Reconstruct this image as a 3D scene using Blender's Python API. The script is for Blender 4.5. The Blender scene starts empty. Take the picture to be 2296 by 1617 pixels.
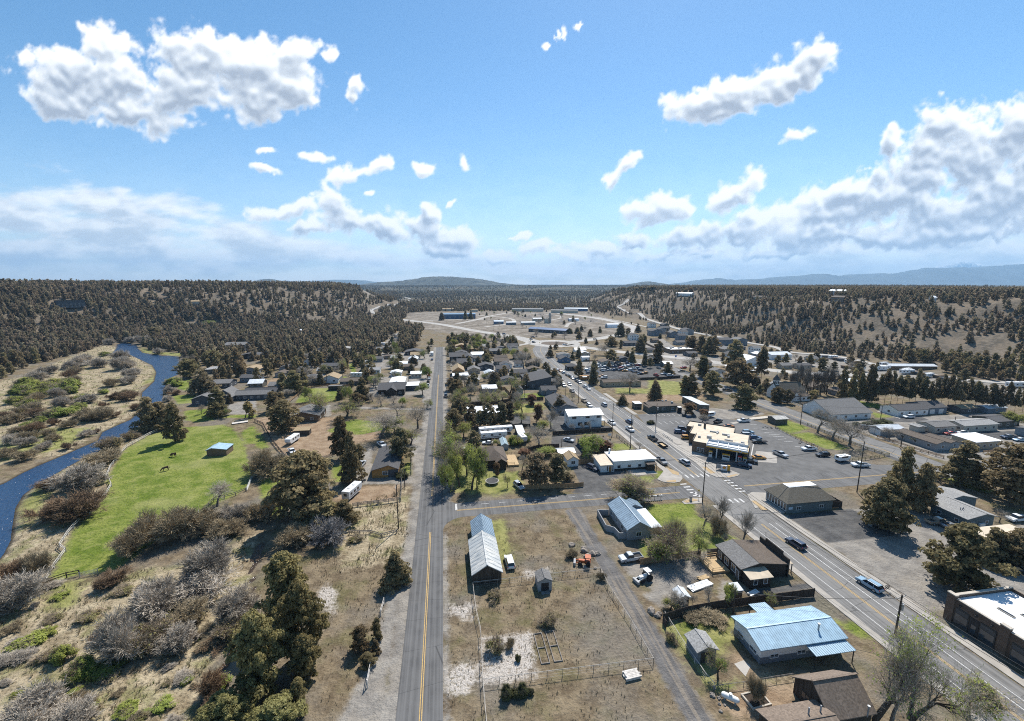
EXPO = 0.68; SKY_STR = .1; SKY_SAT = 1.2; SKY_VAL = .96; CLOUD_GAIN = .80; HAZE = 6e-5; HAZE_COL = (.42,.69,1.); DEN = False
import bpy, bmesh, math, random
import numpy as np
from mathutils import Vector, Matrix
random.seed(7); rng = np.random.default_rng(7)
S = bpy.context.scene; COL = S.collection
R = math.radians
# ------------------------------------------------------------------ survey of the photograph
# Metres. +X is east and +Y is north along the town's street grid, z = 0 is the valley floor.
CAMZ = 63.0; FOC = 960.0
PITCH = math.atan(171/960); HEAD = math.atan(.158)
_c, _s = math.cos(PITCH), math.sin(PITCH); _ch, _sh = math.cos(HEAD), math.sin(HEAD)
ZR = dict(A=(0,1000,2.3104),B=(960,1000,2.3104),C=(1920,1000,2.3104),D=(2880,1000,2.3104),E=(0,1600,2.3104),F=(960,1400,2.3104),G=(1700,1400,3.2343),H=(2300,1400,3.2343),I=(2900,1400,2.4426),J=(0,2004,2.3104),K=(800,2004,2.3104),L=(1600,1850,1.8938),M=(2300,1850,2.5511),N=(2400,2200,2.5511),O=(2940,1900,2.5511),Q=(2940,2204,2.5511),V=(0,0,1/1.6725))
def pix(r, x, y):
    x0, y0, k = ZR[r]
    return (x0+x/k)/1.6725, (y0+y/k)/1.6725
def ray(r, x, y):
    px, py = pix(r, x, y); u = (px-1148)/FOC; v = (py-808.5)/FOC
    f, z = _c-v*_s, -_s-v*_c
    return np.array([u*_ch+f*_sh, -u*_sh+f*_ch, z])
def sstep(a, b, x):
    t = np.clip((x-a)/(b-a), 0, 1); return t*t*(3-2*t)
_perm = rng.permutation(256)
def vnoise(x, y):
    xi = np.floor(x).astype(int); yi = np.floor(y).astype(int); fx = x-xi; fy = y-yi
    fx = fx*fx*(3-2*fx); fy = fy*fy*(3-2*fy)
    h = lambda i, j: _perm[(_perm[i & 255]+j) & 255]/255.
    return (h(xi,yi)*(1-fx)+h(xi+1,yi)*fx)*(1-fy)+(h(xi,yi+1)*(1-fx)+h(xi+1,yi+1)*fx)*fy
def sdf(poly, x, y):
    """signed distance to a closed polygon, positive inside"""
    x = np.asarray(x, float); y = np.asarray(y, float)
    best = np.full(x.shape, 1e18); ins = np.zeros(x.shape, bool); n = len(poly)
    for i in range(n):
        ax, ay = poly[i]; bx, by = poly[(i+1) % n]
        dx, dy = bx-ax, by-ay; L = dx*dx+dy*dy+1e-12
        t = np.clip(((x-ax)*dx+(y-ay)*dy)/L, 0, 1)
        best = np.minimum(best, (x-ax-t*dx)**2+(y-ay-t*dy)**2)
        c = (ay > y) != (by > y)
        if abs(dy) > 1e-9: ins ^= c & (x < (bx-ax)*(y-ay)/dy+ax)
    return np.where(ins, 1, -1)*np.sqrt(best)
LEFT_HILL = [(-310,-300),(-312,200),(-327,367),(-350,502),(-335,599),(-230,640),(-150,730),(-75,926),(-45,1150),(-120,1500),(-700,2300),(-6000,2600),(-6000,-300)]
RIGHT_HILL = [(352,-300),(352,204),(358,287),(338,348),(325,450),(335,579),(350,700),(330,860),(320,1000),(420,1400),(900,2300),(6000,2600),(6000,-300)]
RIVER = None
def terr(x, y):
    x = np.asarray(x, float); y = np.asarray(y, float)
    l = sdf(LEFT_HILL, x, y); r = sdf(RIGHT_HILL, x, y)
    n = vnoise(x/46+3.1, y/46)-.5; n2 = vnoise(x/17+9, y/17+5)-.5
    tl = sstep(0, 230, l+n*50); tr = sstep(0, 215, r+n*46)
    z = 58*tl+50*tr + (n2*5+n*9)*(tl*(1-tl)+tr*(1-tr))*2.2 + np.clip((l-150)/100, 0, 1)*n*3
    far = sstep(1300, 4200, y)
    z = np.maximum(z, far*(44+10*(vnoise(x/900, y/900)-.5)))
    return z
def bed(x, y):
    z = terr(x, y)
    if RIVER is not None: z = z-1.3*sstep(-1.5, 4.5, sdf(RIVER, x, y))-.7*sstep(-1, 1.5, sdf(STREAM, x, y))
    return z
def at(r, x, y, z=None):
    """where the sight line through a photo point meets the terrain (or the level z)"""
    d = ray(r, x, y)
    if z is not None:
        t = (z-CAMZ)/d[2]; return d[0]*t, d[1]*t
    t = np.concatenate([np.arange(30, 900, 1.5), np.arange(900, 9000, 12.)])
    P = t[:,None]*d[None,:]; h = CAMZ+P[:,2]-terr(P[:,0], P[:,1])
    i = int(np.argmax(h < 0)) if (h < 0).any() else len(t)-1
    if i > 0 and h[i] < 0:
        w = h[i-1]/(h[i-1]-h[i]); tt = t[i-1]+w*(t[i]-t[i-1])
    else: tt = t[i]
    return d[0]*tt, d[1]*tt
def rise(p, r, x, y):
    """height above the ground at p of what the photo shows at (x, y)"""
    d = ray(r, x, y); f = p[0]*_sh+p[1]*_ch; fd = d[0]*_sh+d[1]*_ch
    return CAMZ+f/fd*d[2]-float(terr(p[0], p[1]))
def scale_at(p, r, px):
    """width in metres of px zoom pixels at ground point p"""
    f = (p[0]*_sh+p[1]*_ch)*_c + CAMZ*_s
    return px/ZR[r][2]/1.6725/FOC*f
# ------------------------------------------------------------------ materials
MATS = {}
def nd(nt, t, **k):
    n = nt.nodes.new(t)
    for a, b in k.items():
        if a.startswith('i_'):
            key = a[2:]; n.inputs[int(key) if key.isdigit() else key].default_value = b
        else: setattr(n, a, b)
    return n
def newmat(name):
    m = bpy.data.materials.new(name); m.use_nodes = True
    nt = m.node_tree; b = nt.nodes['Principled BSDF']; b.inputs['Specular IOR Level'].default_value = .3
    return m, nt, b
def mix(nt, fac, a, b, bt='MIX'):
    n = nt.nodes.new('ShaderNodeMix'); n.data_type = 'RGBA'; n.blend_type = bt
    for s, v in ((n.inputs[0], fac), (n.inputs[6], a), (n.inputs[7], b)):
        if hasattr(v, 'is_linked'): nt.links.new(v, s)
        elif isinstance(v, (int, float)): s.default_value = v
        else: s.default_value = (*v[:3], 1)
    return n.outputs[2]
def mth(nt, op, a, b=None, c=None, clamp=False):
    n = nt.nodes.new('ShaderNodeMath'); n.operation = op; n.use_clamp = clamp
    for s, v in zip(n.inputs, (a, b, c)):
        if v is None: continue
        if hasattr(v, 'is_linked'): nt.links.new(v, s)
        else: s.default_value = v
    return n.outputs[0]
def noise(nt, scale, detail=4, vec=None, rough=.55):
    n = nt.nodes.new('ShaderNodeTexNoise'); n.inputs['Scale'].default_value = scale; n.inputs['Detail'].default_value = detail; n.inputs['Roughness'].default_value = rough
    if vec is not None: nt.links.new(vec, n.inputs['Vector'])
    return n.outputs['Fac']
def ramp(nt, v, a, b):
    n = nt.nodes.new('ShaderNodeMapRange'); n.interpolation_type = 'SMOOTHSTEP'; n.inputs[1].default_value = a; n.inputs[2].default_value = b
    nt.links.new(v, n.inputs[0]); return n.outputs[0]
def pos(nt, sx=1, sy=1, sz=1, rot=0):
    g = nt.nodes.new('ShaderNodeNewGeometry'); m = nt.nodes.new('ShaderNodeMapping'); m.inputs['Scale'].default_value = (sx, sy, sz); m.inputs['Rotation'].default_value = (0,0,rot)
    nt.links.new(g.outputs['Position'], m.inputs['Vector']); return m.outputs[0]
def M(name, col, rough=.8, var=.18, scale=2., stretch=(1,1,1), bump=0, spec=.3, metal=0, col2=None, objcol=False, rnd=0, scale2=.25, obj=True):
    """plain worn surface: base colour broken up by two noises"""
    if name in MATS: return MATS[name]
    m, nt, b = newmat(name)
    if obj:
        tc = nt.nodes.new('ShaderNodeTexCoord'); mp = nt.nodes.new('ShaderNodeMapping'); mp.inputs['Scale'].default_value = stretch; nt.links.new(tc.outputs['Object'], mp.inputs['Vector']); v = mp.outputs[0]
    else: v = pos(nt, *stretch)
    base = tuple(col)
    if objcol:
        oi = nt.nodes.new('ShaderNodeObjectInfo'); base = oi.outputs['Color']
    n1 = noise(nt, scale, 5, v); n2 = noise(nt, scale*scale2, 3, v)
    dark = tuple(c*(1-var*1.6) for c in col) if not objcol else None
    if objcol:
        c = mix(nt, mth(nt,'MULTIPLY',ramp(nt,n1,.3,.75),var), base, (.02,.02,.02))
    else:
        c = mix(nt, ramp(nt,n1,.3,.72), dark, col2 if col2 else tuple(min(1,c*(1+var)) for c in col))
        c = mix(nt, mth(nt,'MULTIPLY',ramp(nt,n2,.45,.7),.55), c, tuple(min(1,x*(1-var)) for x in col))
    if rnd:
        oi = nt.nodes.new('ShaderNodeObjectInfo'); hs = nt.nodes.new('ShaderNodeHueSaturation')
        nt.links.new(mth(nt,'ADD',mth(nt,'MULTIPLY',oi.outputs['Random'],rnd),1-rnd/2), hs.inputs['Value'])
        nt.links.new(c, hs.inputs['Color']); c = hs.outputs[0]
    nt.links.new(c, b.inputs['Base Color']); b.inputs['Roughness'].default_value = rough; b.inputs['Metallic'].default_value = metal; b.inputs['Specular IOR Level'].default_value = spec
    if bump:
        bp = nt.nodes.new('ShaderNodeBump'); bp.inputs['Strength'].default_value = bump; bp.inputs['Distance'].default_value = .05
        nt.links.new(n1, bp.inputs['Height']); nt.links.new(bp.outputs[0], b.inputs['Normal'])
    MATS[name] = m; return m
def glassmat(name='window_glass', col=(.03,.04,.05), rough=.08):
    if name in MATS: return MATS[name]
    m, nt, b = newmat(name); b.inputs['Base Color'].default_value = (*col,1); b.inputs['Roughness'].default_value = rough; b.inputs['Specular IOR Level'].default_value = .6
    MATS[name] = m; return m
# ------------------------------------------------------------------ objects
def tag(o, label=None, cat=None, group=None, kind=None):
    if label: o['label'] = label
    if cat: o['category'] = cat
    if group: o['group'] = group
    if kind: o['kind'] = kind
    return o
def empty(name, loc=(0,0,0), rz=0):
    o = bpy.data.objects.new(name, None); o.empty_display_size = .3; COL.objects.link(o); o.location = loc; o.rotation_euler.z = rz; return o
def mesh_np(name, V, F, mats=(), smooth=False, attrs=None, midx=None):
    me = bpy.data.meshes.new(name); V = np.asarray(V, np.float32).reshape(-1,3)
    me.vertices.add(len(V)); me.vertices.foreach_set('co', V.ravel())
    if isinstance(F, np.ndarray):
        k = F.shape[1]; me.loops.add(F.size); me.loops.foreach_set('vertex_index', F.ravel().astype(np.int32))
        me.polygons.add(len(F)); me.polygons.foreach_set('loop_start', np.arange(0, F.size, k, dtype=np.int32))
    else:
        li = [i for f in F for i in f]; st = np.cumsum([0]+[len(f) for f in F][:-1]).astype(np.int32) if F else np.zeros(0, np.int32)
        me.loops.add(len(li)); me.loops.foreach_set('vertex_index', np.array(li, np.int32)); me.polygons.add(len(F)); me.polygons.foreach_set('loop_start', st)
    for m in mats: me.materials.append(m)
    if midx is not None: me.polygons.foreach_set('material_index', np.asarray(midx, np.int32))
    me.update(calc_edges=True); me.validate()
    if attrs:
        for a, v in attrs.items():
            at_ = me.attributes.new(a, 'FLOAT', 'POINT'); at_.data.foreach_set('value', np.asarray(v, np.float32))
    me.polygons.foreach_set('use_smooth', np.full(len(me.polygons), smooth))
    return me
def link(name, me, parent=None, loc=None, rz=None):
    o = bpy.data.objects.new(name, me); COL.objects.link(o)
    if parent: o.parent = parent
    if loc is not None: o.location = loc
    if rz is not None: o.rotation_euler.z = rz
    return o
class MB:
    """collects simple solids into one mesh"""
    def __init__(s): s.V = []; s.F = []; s.I = []; s.mats = []
    def _m(s, m):
        if m not in s.mats: s.mats.append(m)
        return s.mats.index(m)
    def poly(s, verts, faces, m):
        k = len(s.V); s.V += [tuple(v) for v in verts]; i = s._m(m)
        for f in faces: s.F.append([k+a for a in f]); s.I.append(i)
        return s
    def box(s, x0, y0, z0, x1, y1, z1, m):
        if x0 > x1: x0, x1 = x1, x0
        if y0 > y1: y0, y1 = y1, y0
        v = [(x,y,z) for z in (z0,z1) for x, y in ((x0,y0),(x1,y0),(x1,y1),(x0,y1))]
        return s.poly(v, [(3,2,1,0),(4,5,6,7),(0,1,5,4),(1,2,6,5),(2,3,7,6),(3,0,4,7)], m)
    def bar(s, a, b, r, m, n=6, r2=None, cap=True):
        a = Vector(a); b = Vector(b); d = (b-a); r2 = r if r2 is None else r2
        if d.length < 1e-6: return s
        d.normalize(); u = d.orthogonal().normalized(); w = d.cross(u)
        v = [a+(u*math.cos(t)+w*math.sin(t))*r for t in [2*math.pi*i/n for i in range(n)]]+[b+(u*math.cos(t)+w*math.sin(t))*r2 for t in [2*math.pi*i/n for i in range(n)]]
        f = [(i,(i+1)%n,n+(i+1)%n,n+i) for i in range(n)]
        if cap: f += [tuple(range(n))[::-1], tuple(range(n,2*n))]
        return s.poly(v, f, m)
    def beam(s, a, b, w, h, m):
        """rectangular beam from a to b, w across, h tall"""
        a = Vector(a); b = Vector(b); d = (b-a).normalized(); u = Vector((-d.y,d.x,0)); u = u.normalized() if u.length > 1e-4 else Vector((1,0,0)); n = d.cross(u)
        v = [p+u*su*w/2+n*sn*h/2 for p in (a,b) for su, sn in ((-1,-1),(1,-1),(1,1),(-1,1))]
        return s.poly(v, [(3,2,1,0),(4,5,6,7),(0,1,5,4),(1,2,6,5),(2,3,7,6),(3,0,4,7)], m)
    def slab(s, pts, th, m):
        """planar polygon thickened downwards"""
        n = len(pts); v = list(pts)+[(x,y,z-th) for x,y,z in pts]
        return s.poly(v, [tuple(range(n)), tuple(range(2*n-1,n-1,-1))]+[(i,n+i,n+(i+1)%n,(i+1)%n) for i in range(n)], m)
    def prism(s, prof, x0, x1, m):
        """profile in (y, z) swept along x"""
        n = len(prof); v = [(x0,y,z) for y,z in prof]+[(x1,y,z) for y,z in prof]
        return s.poly(v, [tuple(range(n))[::-1], tuple(range(n,2*n))]+[(i,(i+1)%n,n+(i+1)%n,n+i) for i in range(n)], m)
    def mesh(s, name, bevel=0):
        me = mesh_np(name, s.V, s.F, s.mats, midx=s.I)
        bm = bmesh.new(); bm.from_mesh(me); bmesh.ops.recalc_face_normals(bm, faces=bm.faces)
        if bevel: bmesh.ops.bevel(bm, geom=[e for e in bm.edges if len(e.link_faces) == 2 and e.calc_face_angle(0) > .5], offset=bevel, segments=1, affect='EDGES', clamp_overlap=True)
        bm.to_mesh(me); bm.free(); return me
    def build(s, name, parent=None, loc=None, rz=None, bevel=0): return link(name, s.mesh(name, bevel), parent, loc, rz)
def copy_tree(o, parent=None):
    c = o.copy(); COL.objects.link(c)
    if parent: c.parent = parent
    for ch in KIDS.get(o.name, ()) or [x for x in o.children]: copy_tree(ch, c)
    return c
KIDS = {}
# ------------------------------------------------------------------ camera, sun, sky
cd = bpy.data.cameras.new('camera'); cam = bpy.data.objects.new('camera', cd); COL.objects.link(cam); S.camera = cam
cd.sensor_width = 36; cd.lens = 36*FOC/2296; cd.clip_start = .5; cd.clip_end = 60000
cam.location = (0,0,CAMZ); cam.rotation_euler = (math.pi/2-PITCH, 0, -HEAD)
SUN_EL = R(53); SUN_AZ = HEAD+R(20)            # azimuth clockwise from north (+Y)
sd = bpy.data.lights.new('sun', 'SUN'); so = bpy.data.objects.new('sun', sd); COL.objects.link(so)
sd.energy = 4.4; sd.angle = R(.5); sd.color = (1,.95,.87)
sv = Vector((math.sin(SUN_AZ)*math.cos(SUN_EL), math.cos(SUN_AZ)*math.cos(SUN_EL), math.sin(SUN_EL)))
so.rotation_euler = sv.to_track_quat('Z','Y').to_euler(); so.location = (0,0,300)
S.view_settings.view_transform = 'Standard'; S.view_settings.look = 'None'; S.view_settings.exposure = EXPO; S.view_settings.gamma = 1
W = bpy.data.worlds.new('World'); S.world = W; W.use_nodes = True
def build_sky():
    nt = W.node_tree; bg = nt.nodes['Background']; bg.inputs['Strength'].default_value = SKY_STR
    sky = nt.nodes.new('ShaderNodeTexSky'); sky.sky_type = 'NISHITA'; sky.sun_disc = False; sky.sun_elevation = SUN_EL; sky.sun_rotation = SUN_AZ
    sky.altitude = 900; sky.air_density = 1.; sky.dust_density = .35; sky.ozone_density = 2.2
    hs = nt.nodes.new('ShaderNodeHueSaturation'); hs.inputs['Saturation'].default_value = SKY_SAT; hs.inputs['Hue'].default_value = .492; hs.inputs['Value'].default_value = SKY_VAL
    nt.links.new(sky.outputs[0], hs.inputs['Color']); nt.links.new(hs.outputs[0], bg.inputs['Color'])
build_sky()
def build_clouds():
    """clouds on a far dome sector ahead (its top edge well below the sun); a, b are slopes sideways / upwards about the valley's axis"""
    def ab(x, y):
        u = (x-1148)/FOC; v = (y-808.5)/FOC; yd = _c-v*_s; return u/yd, (-_s-v*_c)/yd, 1/FOC/yd
    CUM = [  # cumulus lobes: photo x, y, half-width, half-height, tilt
        (150,150,110,60,0),(225,112,62,58,0),(260,180,150,80,0),(150,225,90,36,12),(300,262,130,34,8),(440,125,110,66,0),(420,190,160,80,0),(560,130,90,60,0),(560,195,140,76,0),(655,120,58,50,0),(640,190,90,56,0),(690,210,42,44,0),(470,95,60,40,0),
        (735,135,18,22,0),(795,190,20,22,0),(790,220,15,24,0),
        (1560,240,80,44,-14),(1640,215,100,56,-16),(1730,185,100,54,-24),(1800,160,80,50,-28),(1830,125,46,40,0),(1600,262,60,28,-18),(1775,303,40,19,-14),
        (1400,375,40,22,-30),(1380,398,24,16,-30),(945,364,34,17,-8),(1050,356,20,22,-20),(705,345,44,14,0),(790,388,72,24,-8),(840,370,44,18,-10),(600,381,34,10,5),(1010,467,20,9,0),(1160,530,28,9,0),(835,438,18,9,0),(600,342,20,8,0),
        (640,470,95,26,-4),(745,455,52,36,0),(790,495,70,36,0),(860,500,60,34,10),(940,510,60,36,0),(1020,535,60,30,10),(960,480,30,22,0),
        (1450,480,60,32,0),(1500,460,70,28,-10),(1640,430,66,36,-20),(1560,520,110,34,-6),(1430,530,60,22,0),(1340,555,60,18,0),(1210,560,50,16,0),(1110,572,60,14,0),(1680,500,80,40,-10),(1740,480,60,40,-20),
        (1850,470,110,58,-24),(1900,420,60,40,-20),(1960,440,120,66,-22),(2050,400,110,70,-26),(2120,290,90,66,-16),(2080,340,90,60,-30),(2200,340,120,84,-12),(2300,280,100,74,0),(2250,420,160,80,-8),(2140,480,180,52,-6),(2350,480,150,60,0),(1990,310,40,24,-36),(1930,530,200,26,0),(1740,560,150,18,0),(2100,525,260,34,-4),(1820,520,120,36,-10),(1560,560,90,16,0),(1480,572,70,12,0),(1280,575,60,12,0),(2330,360,120,70,-10),(700,520,60,18,0),(1000,560,70,16,0)]
    WIS = [(1250,70,32,32,-50),(1225,92,26,14,-40),(1300,55,14,16,-45),(1450,315,16,10,0),(1925,368,20,8,0)]
    STR = [(60,470,200,44,6),(240,445,200,26,9),(420,470,220,28,12),(200,510,420,42,4),(520,520,300,34,6),(60,560,500,40,0),(600,570,420,26,0),(1000,590,420,18,0),(280,420,34,16,0),(1900,590,600,24,0),(1400,598,420,14,0),(2200,560,300,34,0),(1950,545,420,34,-3),(2250,520,260,54,-6),(1600,575,320,22,0),(2000,590,500,20,0)]
    st = .0026; a = np.arange(-1.75, 1.75, st); b = np.arange(-.02, .86, st); A, B = np.meshgrid(a, b)
    def fbm(x, y, o, g=.5):
        s = 0; t = 0; w = 1
        for i in range(o): s = s+w*vnoise(x*2**i+i*17.3, y*2**i+i*9.1); t += w; w *= g
        return s/t
    hx = rng.random((256,2))
    def puffs(x, y):   # rounded cells, 1 at each cell's heart
        xi = np.floor(x).astype(int); yi = np.floor(y).astype(int); d = np.full(x.shape, 9.)
        for i in (-1,0,1):
            for j in (-1,0,1):
                h = _perm[(_perm[(xi+i)&255]+yi+j)&255]; d = np.minimum(d, (xi+i+hx[h,0]-x)**2+(yi+j+hx[h,1]-y)**2)
        return 1-np.sqrt(d)
    def field(lobes, X, Y):
        acc = np.full(X.shape, -9.)
        for (x,y,rx,ry,rot) in lobes:
            ca, cb, k = ab(x,y); c, s = math.cos(R(-rot)), math.sin(R(-rot)); dx = X-ca; dy = Y-cb
            r = np.sqrt(((dx*c+dy*s)/(rx*k))**2+((-dx*s+dy*c)/(ry*k))**2); n = 1-r; h = np.clip(.5+.5*(acc-n)/.3, 0, 1); acc = n+(acc-n)*h+.3*h*(1-h)
        return acc
    X = A+.05*(fbm(A*11, B*11, 4)-.5)+.016*(fbm(A*50+3, B*50, 3)-.5); Y = B+.05*(fbm(A*11+40, B*11, 4)-.5)+.016*(fbm(A*50+70, B*50, 3)-.5)
    p1_ = puffs(X*13, Y*15); p2_ = puffs(X*31+5, Y*35); p3_ = puffs(X*72, Y*78+3); low = fbm(A*7+9, B*8, 4)
    F0 = field(CUM, X, Y); pf = (p1_-.58)*.55+(p2_-.58)*.30+(p3_-.58)*.14
    D = F0*1.1+pf+(fbm(A*24, B*26, 6, .62)-.5)*.95+(fbm(A*60+7, B*64, 4, .6)-.5)*.5+(low-.5)*.4
    D = np.maximum(D, field(WIS, X, Y)*.9-.05-np.clip(.58-fbm(A*30, B*26+A*14, 6, .62), 0, 1)*4.5)
    al = sstep(-.10, .40, D)**1.1
    body = np.clip(F0*1.3+.22+pf*.35, 0, 1.0); T = np.zeros_like(body)     # how much cloud lies towards the sun
    for i in range(1, 24): T[:-i*2] += np.roll(body[i*2:], -i//3, axis=1)*(.955**i)
    hgt = np.clip(D+.1, 0, 1.2)+pf*.5                                    # bulging surface, lit from above and behind
    def blur(q, n):
        for _ in range(n): q = (np.roll(q,1,0)+np.roll(q,-1,0)+np.roll(q,1,1)+np.roll(q,-1,1)+2*q)/6
        return q
    hb = blur(hgt, 3); rel = np.zeros_like(hb); rel[:-4] = hb[:-4]-np.roll(hb[4:], -1, 1); rel = blur(np.tanh(rel*3)/3, 2)
    shade = sstep(.6, 8.5, blur(T, 4)*(.1+1.8*low))
    lit = 1-.43*shade*sstep(.02, .62, D)+np.clip(rel, -.2, .3)*(.25+.75*shade)*1.25
    lit = np.clip(lit, .05, 1)
    ST = field(STR, A+.06*(fbm(A*5, B*9, 3)-.5), B+.05*(fbm(A*5+30, B*9, 3)-.5))+(fbm(A*7, B*26, 7, .6)-.47)*3.2
    sa = sstep(-.45, .85, ST)*.88; sl = .94-.34*sstep(.3, 1.6, np.roll(ST, -8, 0))+(fbm(A*26, B*60, 5)-.5)*.4
    hz = np.exp(-np.clip(B, 0, 1)/.11)*.78; sl = np.clip(sl, .62, 1)*(1-.06*np.exp(-np.clip(B,0,1)/.05))             # thin veil low down
    sa = 1-(1-sa)*(1-hz)
    alpha = 1-(1-al)*(1-sa); L = (lit*al+sl*sa*(1-al))/np.maximum(alpha, 1e-4)
    e = np.clip((1.75-np.abs(A))/.25, 0, 1)*np.clip((.86-B)/.06, 0, 1); alpha = alpha*e
    r = 40000/np.sqrt(1+A*A+B*B); x = (A*_ch+_sh)*r; y = (-A*_sh+_ch)*r; z = B*r
    i = np.arange(A.size).reshape(A.shape); F = np.stack([i[:-1,:-1].ravel(), i[:-1,1:].ravel(), i[1:,1:].ravel(), i[1:,:-1].ravel()], 1)
    keep = alpha.ravel()[F].max(1) > .004
    m = bpy.data.materials.new('cloud'); m.use_nodes = True; nt = m.node_tree; nt.nodes.clear(); m.cycles.emission_sampling = 'NONE'
    at_ = [nd(nt,'ShaderNodeAttribute',attribute_name=k).outputs['Fac'] for k in ('cover','light')]
    cr = nt.nodes.new('ShaderNodeValToRGB'); nt.links.new(at_[1], cr.inputs[0]); G = CLOUD_GAIN
    cr.color_ramp.elements.remove(cr.color_ramp.elements[1])
    for p, c in ((.0,(.22,.26,.33)),(.4,(.36,.41,.49)),(.72,(.60,.65,.71)),(1.,(.97,.97,.96))):
        q = cr.color_ramp.elements[0] if p == 0 else cr.color_ramp.elements.new(p); q.color = (c[0]*G,c[1]*G,c[2]*G,1)
    em = nt.nodes.new('ShaderNodeEmission'); nt.links.new(cr.outputs[0], em.inputs[0]); tr = nt.nodes.new('ShaderNodeBsdfTransparent'); mx = nt.nodes.new('ShaderNodeMixShader'); out = nt.nodes.new('ShaderNodeOutputMaterial')
    nt.links.new(at_[0], mx.inputs[0]); nt.links.new(tr.outputs[0], mx.inputs[1]); nt.links.new(em.outputs[0], mx.inputs[2]); nt.links.new(mx.outputs[0], out.inputs['Surface'])
    tag(link('sky', mesh_np('sky', np.stack([x.ravel(),y.ravel(),z.ravel()],1), F[keep], [m], smooth=True, attrs=dict(cover=alpha.ravel(), light=L.ravel()))), kind='structure')
build_clouds()
# ------------------------------------------------------------------ ground
def pl(r, *pts): return [at(r, x, y, 0) for x, y in pts]
lb = pl('A',(1080,650),(1010,668),(1000,705),(965,745),(1120,762),(1210,805),(1305,850),(1340,910),(1320,990),(1210,1090),(1210,1230),(1110,1320),(990,1370),(860,1430),(820,1500))+pl('E',(560,225),(300,330),(150,400),(0,485),(-300,560),(-900,800))
rb = pl('E',(-900,1900),(-200,1400),(0,1170),(80,1080),(140,960),(150,850),(175,680),(240,570),(350,490),(500,400),(640,320),(750,260),(880,200),(1000,120))+pl('A',(1180,1430),(1235,1350),(1330,1280),(1425,1160),(1430,1060),(1480,960),(1565,925),(1540,890),(1575,850),(1560,775),(1330,760),(1240,740),(1200,705),(1190,680))
RIVER = lb+rb
STREAM = pl('K',(310,190),(290,300),(290,400),(340,560),(200,900),(-10,1180),(-100,1260),(-160,1500),(-230,1900),(-60,1900),(-20,1400),(60,1250),(250,950),(430,600),(380,420),(370,280),(420,190),(470,60),(380,40))
def rect(x0,y0,x1,y1): return [(x0,y0),(x1,y0),(x1,y1),(x0,y1)]
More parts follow.
